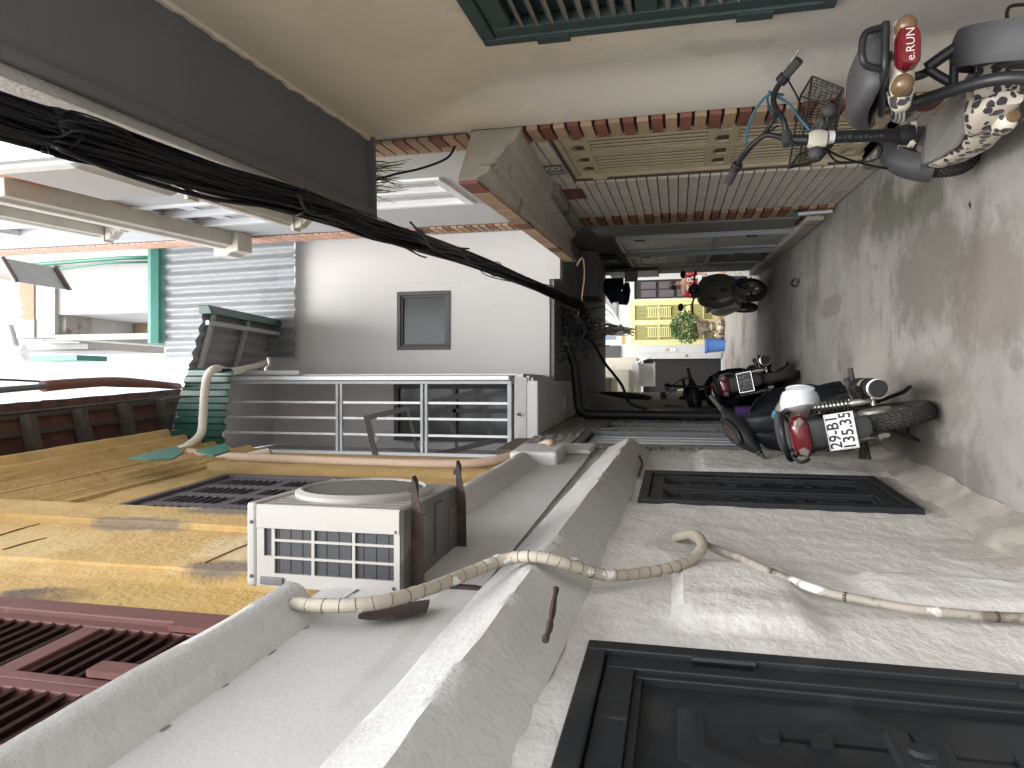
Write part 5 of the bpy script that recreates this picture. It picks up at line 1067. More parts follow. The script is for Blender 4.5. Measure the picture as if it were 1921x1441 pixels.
for i in range(16):
    j = rr.choice((3, 4, 5, 6, 7, 8, 9, 10)); a, b = base[j], base[j + 1]; up = rr.choice((-1, 1, 1)); k_ = rr.uniform(.06, .15); nrm_ = V((rr.uniform(-.3, .3), 0, up)).normalized()
    MB().tube(curve([a + V((rr.uniform(-.03, .03), 0, .03 * up)), a.lerp(b, .3) + nrm_ * k_, a.lerp(b, .65) + nrm_ * k_ * rr.uniform(.6, 1.1), b + V((rr.uniform(-.03, .03), 0, .03 * up))], 7), rr.choice((.003, .0045, .006)), 5).build('loose_loop', m_cable, bd, ID, smooth=180)
for i in range(8):
    j = rr.choice((5, 6, 7, 8, 9, 10)); a = base[j].lerp(base[j + 1], rr.random()); d = V((rr.uniform(-.5, .2), rr.uniform(-.3, .8), rr.uniform(-1, .6))); MB().tube(curve([a, a + d * .07, a + d * .12 + V((rr.uniform(-.03, .03), 0, -.03))], 5), .0025, 4).build('loose_end', m_cable, bd, ID, smooth=180)
# tangle where the bundle dives under the building
tg = thing('cable_tangle', 'tangle of black cables and straps under the edge of the bridging building', 'cable bundle', (.72, 7.4, 2.45))
rr = random.Random(9)
for i in range(34):
    c = V((.62 + rr.uniform(-.14, .12), 7.35 + rr.uniform(-.1, .3), 2.45 + rr.uniform(-.06, .08))); pts = [c]
    for k_ in range(4): pts.append(pts[-1] + V((rr.uniform(-.16, .12), rr.uniform(-.05, .1), rr.uniform(-.12, .08))))
    MB().tube(curve(pts, 5), rr.choice((.003, .004, .006)), 5).build('cable', m_cable, tg, ID, smooth=180)
for i in range(9):
    x = .35 + i * .055; MB().tube(curve([V((x, 7.5, 2.56)), V((x + rr.uniform(-.04, .04), 7.5, 2.35)), V((x + rr.uniform(-.08, .08), 7.52, 2.12 + rr.uniform(-.1, .1)))], 5), .006, 5).build('cable', m_cable, tg, ID, smooth=180)
for k_ in range(2):
    MB().tube(curve([RF.w(*q) for q in ((7.3, .36 + .02 * k_, 2.36), (7.32, .30, 2.30), (7.36, .48, 2.29), (7.36, .62 + .02 * k_, 2.31), (7.38, .78, 2.33), (7.4, .9 + .02 * k_, 2.38))], 6), .007, 6).build('tan_wire', m_cable_tan, tg, ID, smooth=180)
bv = thing('overhead_cables', 'untidy cable run crossing the far court with white branching pipes behind', 'cable bundle', (.8, 13, 2.6)); rr = random.Random(21)
for i in range(26):
    pts = [V((.72, 9.0, 2.45))]
    for t in (.3, .6, 1.0): pts.append(V((.72 + .55 * t, 9 + 8.5 * t, 2.45 - .02 * t)) + V((rr.uniform(-.1, .1), 0, rr.uniform(-.1, .1))))
    MB().tube(curve(pts, 5), .008, 5).build('cable', m_cable, bv, ID, smooth=180)
for i in range(12):
    x0 = rr.uniform(1.3, 2.5); pts = [V((1.5, 18.5, 2.75)), V(((1.5 + x0) / 2 + rr.uniform(-.2, .2), 18.5, 3.1)), V((x0, 18.5, 3.6 + rr.uniform(-.2, .4)))]
    MB().tube(curve(pts, 6), .022, 6).build('white_pipe', m_pvc, bv, ID, smooth=180)
hang = thing('hanging_cable', 'black cable drooping down the left side of the passage mouth', 'cable', (.0, 8.6, 2.4))
MB().tube(curve([V((.62, 8.2, 2.5)), V((.5, 8.6, 2.35)), V((.25, 8.6, 2.2)), V((.0, 8.5, 2.0)), V((-.22, 8.5, 1.9)), V((-.3, 8.5, 1.7))], 8), .018, 7).build('wire', m_cable, hang, ID, smooth=180)
# rusty iron stubs sticking out of the white wall
for lab, pts, r in (('rusty iron stub standing out of the white wall beside the near shutter', ((1022, 1203), (1030, 1180), (1036, 1150), (1043, 1105)), .014), ('rusty iron stub in the white wall above the far narrow shutter', ((1198, 892), (1202, 880), (1205, 868), (1200, 856)), .013)):
    p = lpath([(x, y, (.10 if r > .0135 else .03) + .012 * (i % 2)) for i, (x, y) in enumerate(pts)], .03); o = thing('iron_stub', lab, 'iron stub', p[0], group='rusty iron stubs'); MB().tube(curve(p, 3), [r * .6 * (1 + .2 * math.sin(i * 2.2)) for i in range(len(curve(p, 3)))], 6).build('stub', m_rust, o, ID)
# blue roofed things: slippers and litter on the ground
o = thing('slipper', 'lone grey rubber slipper on the dark passage floor', 'slipper', on_z(1497, 530)); c = on_z(1497, 530)
MB().rings([[c + V((math.cos(t) * .045 * s - .02 * math.sin(t), math.sin(t) * .13 * s, h)) for t in [2 * math.pi * i / 14 for i in range(14)]] for s, h in ((.9, .0), (1, .008), (1, .02), (.9, .026))]).build('sole', m_steel_dk, o, ID, smooth=40)
MB().tube(curve([c + V((-.045, .03, .02)), c + V((-.02, .03, .06)), c + V((.02, .03, .06)), c + V((.045, .03, .02))], 4), .012, 6).build('strap', m_black_paint, o, ID, smooth=180)
o = thing('dry_leaf', 'small dark dry leaf on the concrete in the right foreground', 'leaf', on_z(1823, 385)); c = on_z(1823, 385); MB().add([c + V((-.02, 0, .004)), c + V((0, -.008, .012)), c + V((.025, .004, .006)), c + V((.003, .012, .010))], [(0, 1, 2, 3)]).build('blade', m_dark, o, ID)

o = thing('hand_cart', 'dark folded hand cart of black tubes leaning on the left passage wall', 'cart', (-.28, 9.4, 0))
for x in (-.34, -.06): MB().tube(curve([V((x, 9.3, .1)), V((x + .02, 9.5, .7)), V((x + .03, 9.6, 1.35)), V((x + .05, 9.7, 1.5))], 5), .018, 7).build('rail', m_black_paint, o, ID, smooth=180)
for z in (.3, .6, .9, 1.2): MB().tube([V((-.34, 9.36 + z * .18, z)), V((-.06, 9.36 + z * .18, z))], .013, 6).build('rung', m_black_paint, o, ID, smooth=180)
for x in (-.36, -.04): torus_ = MB(); torus_.lathe([(.10, -.015), (.11, 0), (.10, .015)], (x, 9.3, .11), (1, 0, 0), 18).build('wheel', m_black_paint, o, ID, smooth=40)
o = thing('umbrella', 'closed dark umbrella hanging by its hook from the passage ceiling', 'umbrella', (-.12, 9.0, 2.3)); MB().lathe([(.004, -.55), (.03, -.5), (.045, -.2), (.02, .05), (.008, .1)], (-.12, 9.0, 2.2), (.1, 0, 1), 10).build('canopy_cloth', m_blk, o, ID, smooth=40); MB().tube(curve([V((-.11, 9, 2.3)), V((-.10, 9, 2.42)), V((-.06, 9, 2.46)), V((-.03, 9, 2.42))], 5), .007, 6).build('handle', m_timber, o, ID, smooth=180)

def lfpoly(pts, n): return [LF.p(LF.px(x, y, n)[0], n, LF.px(x, y, n)[1]) for x, y in pts]
for pts in ([(241, 862), (300, 846), (332, 840), (345, 850), (325, 863), (280, 865)], [(366, 848), (425, 833), (432, 848), (400, 858)]):
    MB().prism(lfpoly(pts, .07), LF.p(0, .012, 0)).build('green_flashing', m_green_pale, yh, bevel=.003)
m_bl = mat('bright blue tarpaulin', (.06, .22, .55), .6); m_or = mat('orange notice', (.65, .25, .05), .6)
q0, q1 = on_y(1143, 633, 21.0), on_y(1103, 622, 21.0); o = thing('blue_tarpaulin', 'bright blue tarpaulin strip hung high above the yellow gate', 'tarpaulin', q0); MB().hexa([V((q0.x, 21, q0.z)), V((q1.x, 21, q0.z + .15)), V((q1.x, 21.06, q0.z + .15)), V((q0.x, 21.06, q0.z)), V((q0.x, 21, q1.z - .1)), V((q1.x, 21, q1.z)), V((q1.x, 21.06, q1.z)), V((q0.x, 21.06, q1.z - .1))]).build('sheet', m_bl, o, ID)
q0, q1 = on_y(1173, 646, 21.4), on_y(1157, 630, 21.4); o = thing('notice_board', 'small orange and white notice hung left above the yellow gate', 'sign', q0); MB().box((q0.x, 21.4, q0.z), (q1.x, 21.43, q0.z + .10)).build('orange_band', m_or, o, ID); MB().box((q0.x, 21.4, q0.z + .101), (q1.x, 21.43, q1.z)).build('board', m_pvc, o, ID)
# ------------------------------------------------------------------ vehicles: frames
class Rig:
    """local x forward, y left, z up, origin at a wheel's contact point"""
    def __init__(s, o, head, lean): s.M = Matrix.Translation(V(o)) @ Matrix.Rotation(R(head), 4, 'Z') @ Matrix.Rotation(-R(lean), 4, 'X')
    def px(s, x, y, lx):
        n = s.M.to_3x3() @ V((1, 0, 0)); return s.M.inverted() @ on_plane(x, y, s.M @ V((lx, 0, 0)), n)
def sup(c, hy, hz, e=2.6, n=20, ax='x', tw=0.0):
    """superellipse ring round c, across the given axis"""
    out = []
    for i in range(n):
        t = 2 * math.pi * i / n + tw; a = math.copysign(abs(math.cos(t)) ** (2 / e), math.cos(t)) * hy; b = math.copysign(abs(math.sin(t)) ** (2 / e), math.sin(t)) * hz
        out.append(V(c) + (V((0, a, b)) if ax == 'x' else V((a, 0, b)) if ax == 'y' else V((b, a, 0))))
    return out
def torus(c, Rm, rm, ax=(0, 1, 0), n=40, m=12, flat=1.0):
    c = V(c); ax = V(ax).normalized(); u = ax.orthogonal().normalized(); w = ax.cross(u); rs = []
    for i in range(n):
        t = 2 * math.pi * i / n; d = u * math.cos(t) + w * math.sin(t); rs.append([c + d * (Rm + rm * math.cos(2 * math.pi * k / m)) + ax * (rm * flat * math.sin(2 * math.pi * k / m)) for k in range(m)])
    return MB().rings(rs, close=True)
def arc_shell(c, r, w, a0, a1, th=.006, drop=.25, n=20, m=9, M=None, wf=None):
    """mudguard: band over a wheel of axis y, angles in degrees from forward (x) through up (z)"""
    rs = []
    for i in range(n + 1):
        a = R(a0 + (a1 - a0) * i / n); ww = w * (wf(i / n) if wf else 1); o = []; q = []
        for k in range(m):
            t = -1 + 2 * k / (m - 1); rr = r - drop * r * .35 * t * t
            o.append(V((math.cos(a) * rr, t * ww, math.sin(a) * rr))); q.append(V((math.cos(a) * (rr - th), t * ww * .97, math.sin(a) * (rr - th))))
        ring = o + q[::-1]; rs.append([(M @ p if M else p) + V(c) for p in ring])
    return MB().rings(rs)
m_rubber = mat('dusty tyre rubber', (.042, .041, .039), .88, .25, 9, .2, 60)
m_tread = mat('tread groove', (.006, .006, .006), .95)
m_plastic = mat('black plastic', (.012, .0125, .014), .45, .2, 6)
m_plastic_d = mat('dusty grey plastic', (.042, .043, .045), .62, .2, 5, .1, 60, stains=(((.08, .08, .078), 6, .58, .2, .5),))
m_gloss = mat('gloss black bodywork', (.007, .008, .011), .32, .15, 4, coat=.12)
m_chrome = mat('worn chrome', (.55, .54, .52), .25, .15, 9, metal=1.0)
m_alu = mat('dull alloy', (.36, .35, .33), .5, .2, 10, metal=.8)
m_iron = mat('dark oily metal', (.05, .048, .045), .55, .3, 12, metal=.6)
m_redlens = mat('red lens', (.105, .005, .009), .15, .12, 8, coat=.5)
m_clear = mat('clear lens', (.16, .135, .12), .3, .3, 22)
m_amber = mat('cloudy amber lens', (.125, .078, .04), .3, .15, 8, coat=.2)
m_bronze = mat('bronze brown bodywork', (.095, .066, .048), .42, .1, 3, coat=.1)
m_plate = mat('white number plate', (.62, .63, .64), .4, .05, 6); m_ink = mat('black paint lettering', (.012, .012, .014), .6)
m_plate_shaded = mat('number plate in painted shade', (.14, .142, .145), .6, .1, 6)  # darker copy of the plate white, with the passage shade put into its colour
m_helm = mat('white helmet shell', (.60, .62, .66), .25, .03, 3, coat=.5)
m_seat = mat('worn seat vinyl', (.055, .055, .058), .55, .2, 6, .15, 80, stains=(((.12, .12, .118), 5, .56, .25, .6),))
m_olive = mat('olive grey bodywork', (.125, .12, .10), .42, .06, 3, coat=.2)
def dalmatian():
    m = bpy.data.materials.new('dalmatian print bodywork'); m.use_nodes = True; N = m.node_tree.nodes; L = m.node_tree.links; b = N['Principled BSDF']
    tc = N.new('ShaderNodeTexCoord'); nz = N.new('ShaderNodeTexNoise'); nz.inputs['Scale'].default_value = 14; nz.inputs['Detail'].default_value = 2
    mx = N.new('ShaderNodeMix'); mx.data_type = 'VECTOR'; mx.inputs['Factor'].default_value = .035
    L.new(tc.outputs['Object'], nz.inputs['Vector']); L.new(tc.outputs['Object'], mx.inputs['A']); L.new(nz.outputs['Color'], mx.inputs['B'])
    mp = N.new('ShaderNodeMapping'); mp.inputs['Scale'].default_value = (21, 28, 30); L.new(mx.outputs['Result'], mp.inputs[0])
    vo = N.new('ShaderNodeTexVoronoi'); vo.inputs['Scale'].default_value = 1.0; vo.inputs['Randomness'].default_value = .95; L.new(mp.outputs[0], vo.inputs['Vector'])
    sp = N.new('ShaderNodeSeparateColor'); L.new(vo.outputs['Color'], sp.inputs[0])
    th = N.new('ShaderNodeMapRange'); th.inputs['To Min'].default_value = .28; th.inputs['To Max'].default_value = .60; L.new(sp.outputs[0], th.inputs['Value'])
    lt = N.new('ShaderNodeMath'); lt.operation = 'LESS_THAN'; L.new(vo.outputs['Distance'], lt.inputs[0]); L.new(th.outputs[0], lt.inputs[1])
    n2 = N.new('ShaderNodeTexNoise'); n2.inputs['Scale'].default_value = 5; cr = N.new('ShaderNodeMix'); cr.data_type = 'RGBA'; cr.inputs['A'].default_value = (.50, .47, .395, 1); cr.inputs['B'].default_value = (.42, .375, .285, 1); L.new(tc.outputs['Object'], n2.inputs['Vector']); L.new(n2.outputs['Fac'], cr.inputs['Factor'])
    c2 = N.new('ShaderNodeMix'); c2.data_type = 'RGBA'; c2.inputs['B'].default_value = (.035, .036, .04, 1); L.new(lt.outputs[0], c2.inputs['Factor']); L.new(cr.outputs['Result'], c2.inputs['A']); L.new(c2.outputs['Result'], b.inputs['Base Color']); b.inputs['Roughness'].default_value = .4
    return m
m_dal = dalmatian()
def wheel(root, c, Rr, tw, name='wheel', rim=m_alu, M=None, hub=.05, spokes=0, tread=True, alloy=0, drum=None, hubcol=None):
    """wheel part with tyre, rim and hub as sub-parts; axis is local y, turned by M (3x3 about c)"""
    T = Matrix.Translation(V(c)) @ (M if M else Matrix())
    w = torus((0, 0, 0), Rr - tw, tw, n=48, m=14, flat=1.05).move(T).build(name, m_rubber, root, smooth=180)
    rp = [(Rr - 2 * tw + .004, -.03), (Rr - 2 * tw + .010, -.028), (Rr - 2 * tw - .006, -.014), (Rr - 2 * tw - .01, 0), (Rr - 2 * tw - .006, .014), (Rr - 2 * tw + .010, .028), (Rr - 2 * tw + .004, .03)]
    rs = []
    for i in range(40):
        t = 2 * math.pi * i / 40; rs.append([V((math.cos(t) * r, h, math.sin(t) * r)) for r, h in rp + [(Rr - 2 * tw - .014, .02), (Rr - 2 * tw - .016, 0), (Rr - 2 * tw - .014, -.02)]])
    MB().rings(rs, close=True).move(T).build('rim', rim, w, smooth=40)
    hb = MB().lathe([(hub * .4, -.055), (hub, -.045), (hub, .045), (hub * .4, .055)], (0, 0, 0), (0, 1, 0), 22)
    if drum: hb.lathe([(drum * .9, -.052), (drum, -.046), (drum, -.02), (hub, -.01)], (0, 0, 0), (0, 1, 0), 26)
    hb.move(T).build('hub', hubcol or m_alu, w, smooth=35)
    s = MB()
    for i in range(spokes):
        t = 2 * math.pi * i / spokes; a = t + (.35 if i % 2 else -.35); s.tube([V((math.cos(a) * hub, .03 * (1 if i % 4 < 2 else -1), math.sin(a) * hub)), V((math.cos(t) * (Rr - 2 * tw), .0, math.sin(t) * (Rr - 2 * tw)))], .0022, 5)
    for i in range(alloy):
        t0 = 2 * math.pi * i / alloy
        for d in (-.13, .13):
            p = [V((math.cos(t0 + d * .5) * hub * .8, .02, math.sin(t0 + d * .5) * hub * .8)), V((math.cos(t0 + d) * (Rr - 2 * tw) * .6, .026, math.sin(t0 + d) * (Rr - 2 * tw) * .6)), V((math.cos(t0 + d * 1.2) * (Rr - 2 * tw), .02, math.sin(t0 + d * 1.2) * (Rr - 2 * tw)))]
            s.tube(p, [.014, .010, .012], 6); s.tube([q * 1.0 - V((0, .045, 0)) for q in p], [.014, .010, .012], 6)
    if s.v: s.move(T).build('spokes', rim if alloy else m_chrome, w, smooth=60)
    if tread:
        t_ = MB(); k = 60
        for off, amp in ((-.35, .16), (.0, .16), (.38, .14)):
            pts = []
            for i in range(k * 2):
                a = 2 * math.pi * i / (k * 2); th = off + amp * (1 if (i // 2) % 2 else -1); r = Rr - tw + tw * math.cos(th) + .0004; pts.append(V((math.cos(a) * r, tw * 1.05 * math.sin(th), math.sin(a) * r)))
            t_.tube(pts, .0024, 4, close=True)
        for i in range(k):
            for sd in (-1, 1):
                a = 2 * math.pi * i / k; pts = []
                for q in range(4):
                    th = sd * (.52 + q * .22); aa = a + q * .018 * sd; r = Rr - tw + tw * math.cos(th) + .0004; pts.append(V((math.cos(aa) * r, tw * 1.05 * math.sin(th), math.sin(aa) * r)))
                t_.tube(pts, .0026, 4)
        t_.move(T).build('tread', m_tread, w)
    return w
def plate_part(root, T, lines, W=.19, H=.14):
    p = MB().box((-W / 2, -H / 2, -.002), (W / 2, H / 2, 0)).move(T).build('number_plate', m_plate, root, bevel=.001)
    b = MB(); e = .006
    for a, c in (((-W / 2, -H / 2), (W / 2, -H / 2 + e)), ((-W / 2, H / 2 - e), (W / 2, H / 2)), ((-W / 2, -H / 2 + e), (-W / 2 + e, H / 2 - e)), ((W / 2 - e, -H / 2 + e), (W / 2, H / 2 - e))): b.box((a[0], a[1], .0003), (c[0], c[1], .004))
    b.move(T).build('plate_frame', m_chrome, p, bevel=.001)
    for t, y in zip(lines, (H * .235, -H * .215)):
        piece('lettering', text_mesh(t, H * .56, m_ink, depth=.0005, sx=.92, bold=.0012 * 1), p, T @ Matrix.Translation((0, y, .0012)))
    return p
def helix(a, b, r, wr, turns, n=10):
    a, b = V(a), V(b); d = (b - a); ax = d.normalized(); u = ax.orthogonal().normalized(); w = ax.cross(u)
    return MB().tube([a + d * i / (turns * n) + (u * math.cos(2 * math.pi * i / n) + w * math.sin(2 * math.pi * i / n)) * r for i in range(turns * n + 1)], wr, 6)

# ------------------------------------------------------------------ the parked underbone motorcycle
def motorcycle(label, rig, near=True, lines=('29-B1', '135.35'), body=m_gloss, cowl=m_bronze, group='parked motorcycles'):
    root = thing('motorcycle', label, 'motorcycle', M=rig.M, group=group)
    wheel(root, (0, 0, .29), .29, .046, hub=.045, spokes=24 if near else 12, drum=.085, rim=m_chrome, tread=near)
    ster = Matrix.Rotation(R(28), 4, 'Z')
    wheel(root, (1.22, .0, .28), .28, .038, 'wheel', m_chrome, ster, spokes=12, tread=False)
    # fenders
    arc_shell((0, 0, .30), .325, .06, 35, 148, n=18).build('rear_fender', m_plastic, root, smooth=40)
    MB().rings([sup((-.325, 0, .395), .035, .004, 3, 14, 'z'), sup((-.333, 0, .42), .052, .006, 3, 14, 'z'), sup((-.333, 0, .47), .058, .008, 3, 14, 'z'), sup((-.328, 0, .50), .058, .008, 3, 14, 'z')]).build('mud_flap', m_plastic_d, root, smooth=50)
    arc_shell((1.22, 0, .28), .31, .06, -10, 190, n=18, M=ster).build('front_fender', body, root, smooth=40)
    # plate and carrier
    tl = R(-6)
    T = frame((-.345, .0, .545), (0, -1, 0), (math.sin(R(12)), 0, math.cos(R(12))))
    pp__ = plate_part(root, T, lines)
    if not near: pp__.data.materials[0] = m_plate_shaded
    MB().rings([sup((-.315, 0, .48), .062, .010, 4, 16, 'z'), sup((-.305, 0, .56), .07, .014, 4, 16, 'z'), sup((-.285, 0, .63), .085, .03, 4, 16, 'z'), sup((-.25, .0, .70), .095, .05, 4, 16, 'z')]).build('plate_carrier', m_plastic, root, smooth=50)
    # tail lamp
    ol = [(-.112, .71), (-.098, .756), (-.06, .778), (.06, .778), (.098, .756), (.112, .71), (.06, .684), (-.06, .684)]
    c = V((0, 0, .73)); lens = []
    for x, s in ((-.235, 1.0), (-.29, 1.0), (-.312, .93), (-.322, .75), (-.326, .4)): lens.append([V((x, a * s, .73 + (b - .73) * s)) for a, b in ol])
    t = MB().rings(lens).build('tail_lamp', m_redlens, root, smooth=50)
    for sd in (-1, 1):
        MB().rings([[V((x, sd * (.076 + a * s), .732 + b * s)) for a, b in ((-.030, .0), (-.012, .030), (.014, .024), (.028, -.012), (.0, -.028))] for x, s in ((-.27, 1), (-.322, .95), (-.328, .6))]).build('turn_lens', m_clear, t, smooth=30)
    # bronze side cowls
    for sd in (-1, 1):
        rs = []
        for x, y, z, hy, hz in ((-.26, .075, .725, .022, .040), (-.18, .098, .71, .022, .055), (-.05, .112, .685, .020, .068), (.10, .115, .655, .020, .075), (.25, .11, .63, .018, .06), (.36, .10, .62, .012, .04)): rs.append(sup((x, sd * y, z), hy, hz, 2.6, 14))
        MB().rings(rs).build('side_cowl', cowl, root, smooth=60)
    MB().rings([sup((-.24, 0, .735), .075, .03, 3), sup((-.05, 0, .72), .10, .05, 3), (sup((.2, 0, .70), .10, .06, 3)), sup((.36, 0, .68), .09, .06, 3)]).build('seat_base', m_plastic, root, smooth=60)
    # grab rail
    pts = [(.02, -.125, .735), (-.12, -.128, .765), (-.22, -.115, .80), (-.27, -.06, .815), (-.28, 0.0, .82), (-.27, .06, .815), (-.22, .115, .80), (-.12, .128, .765), (.02, .125, .735)]
    MB().tube(curve(pts, 6), .0145, 10).build('grab_rail', m_plastic, root, smooth=180)
    if near:
        MB().tube(curve([(-.285, .10, .79), (-.30, .128, .765), (-.30, .128, .735), (-.29, .12, .715)], 4), .010, 8).build('luggage_hook', m_plastic, root, smooth=180)
    # seat, tank under it with blue cap
    MB().rings([sup((-.22, 0, .765), .06, .016, 2.6), sup((-.1, 0, .782), .10, .028, 2.8), sup((.1, 0, .775), .115, .035, 2.8), sup((.26, 0, .755), .11, .03, 2.6), sup((.30, 0, .75), .09, .015, 2.6)]).build('seat', m_seat, root, smooth=60)
    if near:
        MB().lathe([(.09, 0), (.085, .02), (.05, .045), (.0, .05)], (.43, -.07, .70), (-.25, -.15, 1), 22).build('fuel_tank', m_alu, root, smooth=60)
        MB().lathe([(.028, 0), (.028, .018), (.016, .022), (.016, .028), (0, .03)], (.425, -.075, .745), (-.25, -.15, 1), 14).build('fuel_cap', mat('blue fuel cap', (.05, .22, .36), .4), root, smooth=30)
    # spine, leg shields, headset
    MB().rings([sup((.34, 0, .66), .085, .075, 3), sup((.5, 0, .60), .075, .09, 3), sup((.68, 0, .60), .07, .10, 3), sup((.82, 0, .70), .075, .13, 3), sup((.93, 0, .84), .07, .09, 3), sup((.98, 0, .92), .05, .04, 3)]).build('centre_cover', body, root, smooth=60)
    for sd in (-1, 1):
        rs = []
        for z, x, y0, y1 in ((.86, .90, .05, .11), (.80, .89, .05, .175), (.70, .885, .06, .215), (.58, .875, .07, .225), (.46, .85, .08, .21), (.36, .80, .09, .17), (.30, .77, .1, .13)):
            o = [V((x - .05 * ((k / 6) ** 2), sd * (y0 + (y1 - y0) * k / 6), z)) for k in range(7)]; rs.append(o + [q + V((.012, 0, 0)) for q in o[::-1]])
        MB().rings(rs).build('leg_shield', m_gloss if near else body, root, smooth=60)
    P_R, P_L = rig.px(1333, 743, 1.08) if near else V((.98, -.33, 1.0)), rig.px(1445, 873, .80) if near else V((.92, .33, .98))
    d = P_L - P_R; C = lambda t: P_R + d * t
    L = d.length; ud = d.normalized(); upv = (V((0, 0, 1)) - ud * ud.z).normalized(); bk = ud.cross(upv); bk = bk if bk.x < 0 else -bk
    def ring(t, rb, ru, cu=0.0, cb=0.0): return [C(t) + upv * (cu + ru * math.sin(2 * math.pi * k / 18)) + bk * (cb + rb * math.cos(2 * math.pi * k / 18)) for k in range(18)]
    MB().rings([ring(.20, .018, .018), ring(.26, .040, .036, .0), ring(.36, .070, .062, .005, .0), ring(.44, .088, .085, .01, .0), ring(.56, .090, .088, .01, .0), ring(.66, .076, .068, .008, .0), ring(.74, .052, .048, .004), ring(.80, .034, .03), ring(.83, .018, .018)]).build('handlebar_cover', m_plastic, root, smooth=60)
    g = (bk * .55 + upv * .85).normalized(); gc = C(.50) + upv * .070 + bk * .062
    G = frame(gc, ud, g.cross(ud)); zf = (G.to_3x3() @ V((0, 0, 1)))
    if zf.dot(g) < 0: G = G @ Matrix.Rotation(math.pi, 4, 'X')
    gm = MB().rings([[G @ V((math.cos(t) * .105 * s, math.sin(t) * .050 * s, h)) for t in [2 * math.pi * i / 24 for i in range(24)]] for s, h in ((1.05, -.02), (1.08, .004), (.98, .010), (.92, .006))]).build('gauge', m_plastic, root, smooth=40)
    if near:
        fc = MB(); 
        for i in range(22):
            t = math.pi * (.1 + .8 * i / 21); fc.box((-.001, -.005, .0105), (.001, .005, .0112), G @ Matrix.Translation((math.cos(t) * .062, math.sin(t) * .018 - .006, 0)) @ Matrix.Rotation(t - math.pi / 2, 4, 'Z'))
        fc.build('gauge_marks', m_clear, gm); fc = MB()
        for i in range(3): fc.tube([G @ V((math.cos(t) * .02 - .03 + i * .028, math.sin(t) * .014 - .004, .0108)) for t in [2 * math.pi * k / 12 for k in range(12)]], .0015, 4, close=True)
        fc.build('gauge_rings', mat('dull orange print', (.16, .05, .03), .5), gm)
    for a, b in ((.0, .21), (1.0, .81)):
        MB().tube([C(a), C(a + (b - a) * .12), C(b)], [.018, .0165, .0155], 12).build('grip', m_rubber, root, smooth=50)
        MB().tube([C(b + (a - b) * .05) - bk * .05, C(b + (a - b) * .5) - bk * .055, C(a) - bk * .045], .006, 6).build('lever', m_plastic, root, smooth=180)
        MB().tube([C(b), C(b + (a - b) * .18)], .024, 12).build('switch_block', m_plastic, root, bevel=.003)
    if not near:
        for sd in (-1, 1):
            b = C(.5 - sd * .34); e = b + V((.02, sd * .07, .24)); MB().tube([b, b + V((0, sd * .02, .12)), e], .006, 6).build('mirror_stalk', m_plastic, root, smooth=180)
            MB().rings([sup(e + V((.0, 0, .03)) + V((dx, 0, 0)), .055 * s, .036 * s, 2.4, 14) for dx, s in ((.02, .6), (.01, 1), (-.005, 1.0))]).build('mirror', m_plastic, root, smooth=40)
    for y in (-.065, .065): MB().tube([(1.22, y, .28), (1.0, y * .9, .78)], .017, 8).build('fork_leg', m_alu, root, smooth=180)
    # running gear
    for sd in (-1, 1):
        MB().tube([(0, sd * .085, .29), (.42, sd * .075, .30)], .017, 8).build('swing_arm', m_iron, root, smooth=180)
        a, b = V((.05, sd * .108, .60)), V((.01, sd * .102, .405)); helix(a, b, .026, .0052, 10 if near else 6).build('shock_spring', m_chrome, root, smooth=180)
        MB().tube([a + (a - b) * .1, b, b + (b - a) * .05, (.0, sd * .10, .30)], [.012, .014, .02, .014], 10).build('shock_damper', m_alu, root, smooth=60)
        MB().tube([(0, sd * .07, .29), (0, sd * .125, .29)], .011, 6).build('axle_nut', m_alu, root)
    MB().tube([(-.26, -.175, .315), (-.255, -.175, .315), (-.24, -.175, .313), (.12, -.165, .265), (.2, -.16, .26)], [.046, .053, .054, .052, .03], 20).build('muffler', m_iron, root, smooth=50)
    MB().lathe([(.050, 0), (.055, .002), (.055, .018), (.050, .020)], (-.262, -.175, .315), (1, 0, -.1), 24).build('muffler_ring', m_chrome, root, smooth=40)
    MB().lathe([(.047, 0), (.016, .012), (.016, .02), (.0, .02)], (-.2635, -.175, .315), (1, 0, -.1), 20).build('muffler_end', m_dark, root, smooth=40)
    MB().tube(curve([(.2, -.16, .26), (.4, -.15, .2), (.6, -.1, .2), (.72, 0, .3)], 5), .018, 8).build('exhaust_pipe', m_iron, root, smooth=180)
    MB().rings([sup((.0 + x, -.165, .315 - .03 * x), .062, .062, 2, 16) for x in (-.05, .14)], cap=False).build('heat_shield', m_plastic, root, smooth=50)
    MB().rings([sup((.38, 0, .30), .09, .07, 3), sup((.5, 0, .28), .12, .10, 3), sup((.62, 0, .30), .12, .09, 3), sup((.72, 0, .33), .07, .07, 3), sup((.84, 0, .36), .06, .06, 3)]).build('engine', m_iron, root, smooth=50)
    for sd in (-1, 1):
        MB().rings([sup((.40, sd * (.15 + .13 * k), .285), .034, .013, 3, 12, 'y') for k in (0, .3, 1)]).build('foot_peg', m_rubber, root, bevel=.003)
        MB().tube([(.30, sd * .09, .33), (.36, sd * .13, .30), (.40, sd * .16, .285)], .013, 8).build('peg_bracket', m_alu, root, smooth=180)
        MB().tube([(.14, sd * .10, .36), (.16, sd * .17, .355), (.165, sd * .235, .37)], [.011, .018, .02], 8).build('pillion_peg', m_rubber, root, smooth=60)
    MB().tube([(.02, -.10, .245), (.12, -.115, .23), (.3, -.11, .24)], .006, 6).build('brake_rod', m_alu, root, smooth=180)
    MB().tube([(.32, .07, .22), (.30, .14, .12), (.24, .20, .03), (.20, .23, .015)], .011, 8).build('side_stand', m_plastic, root, smooth=180)
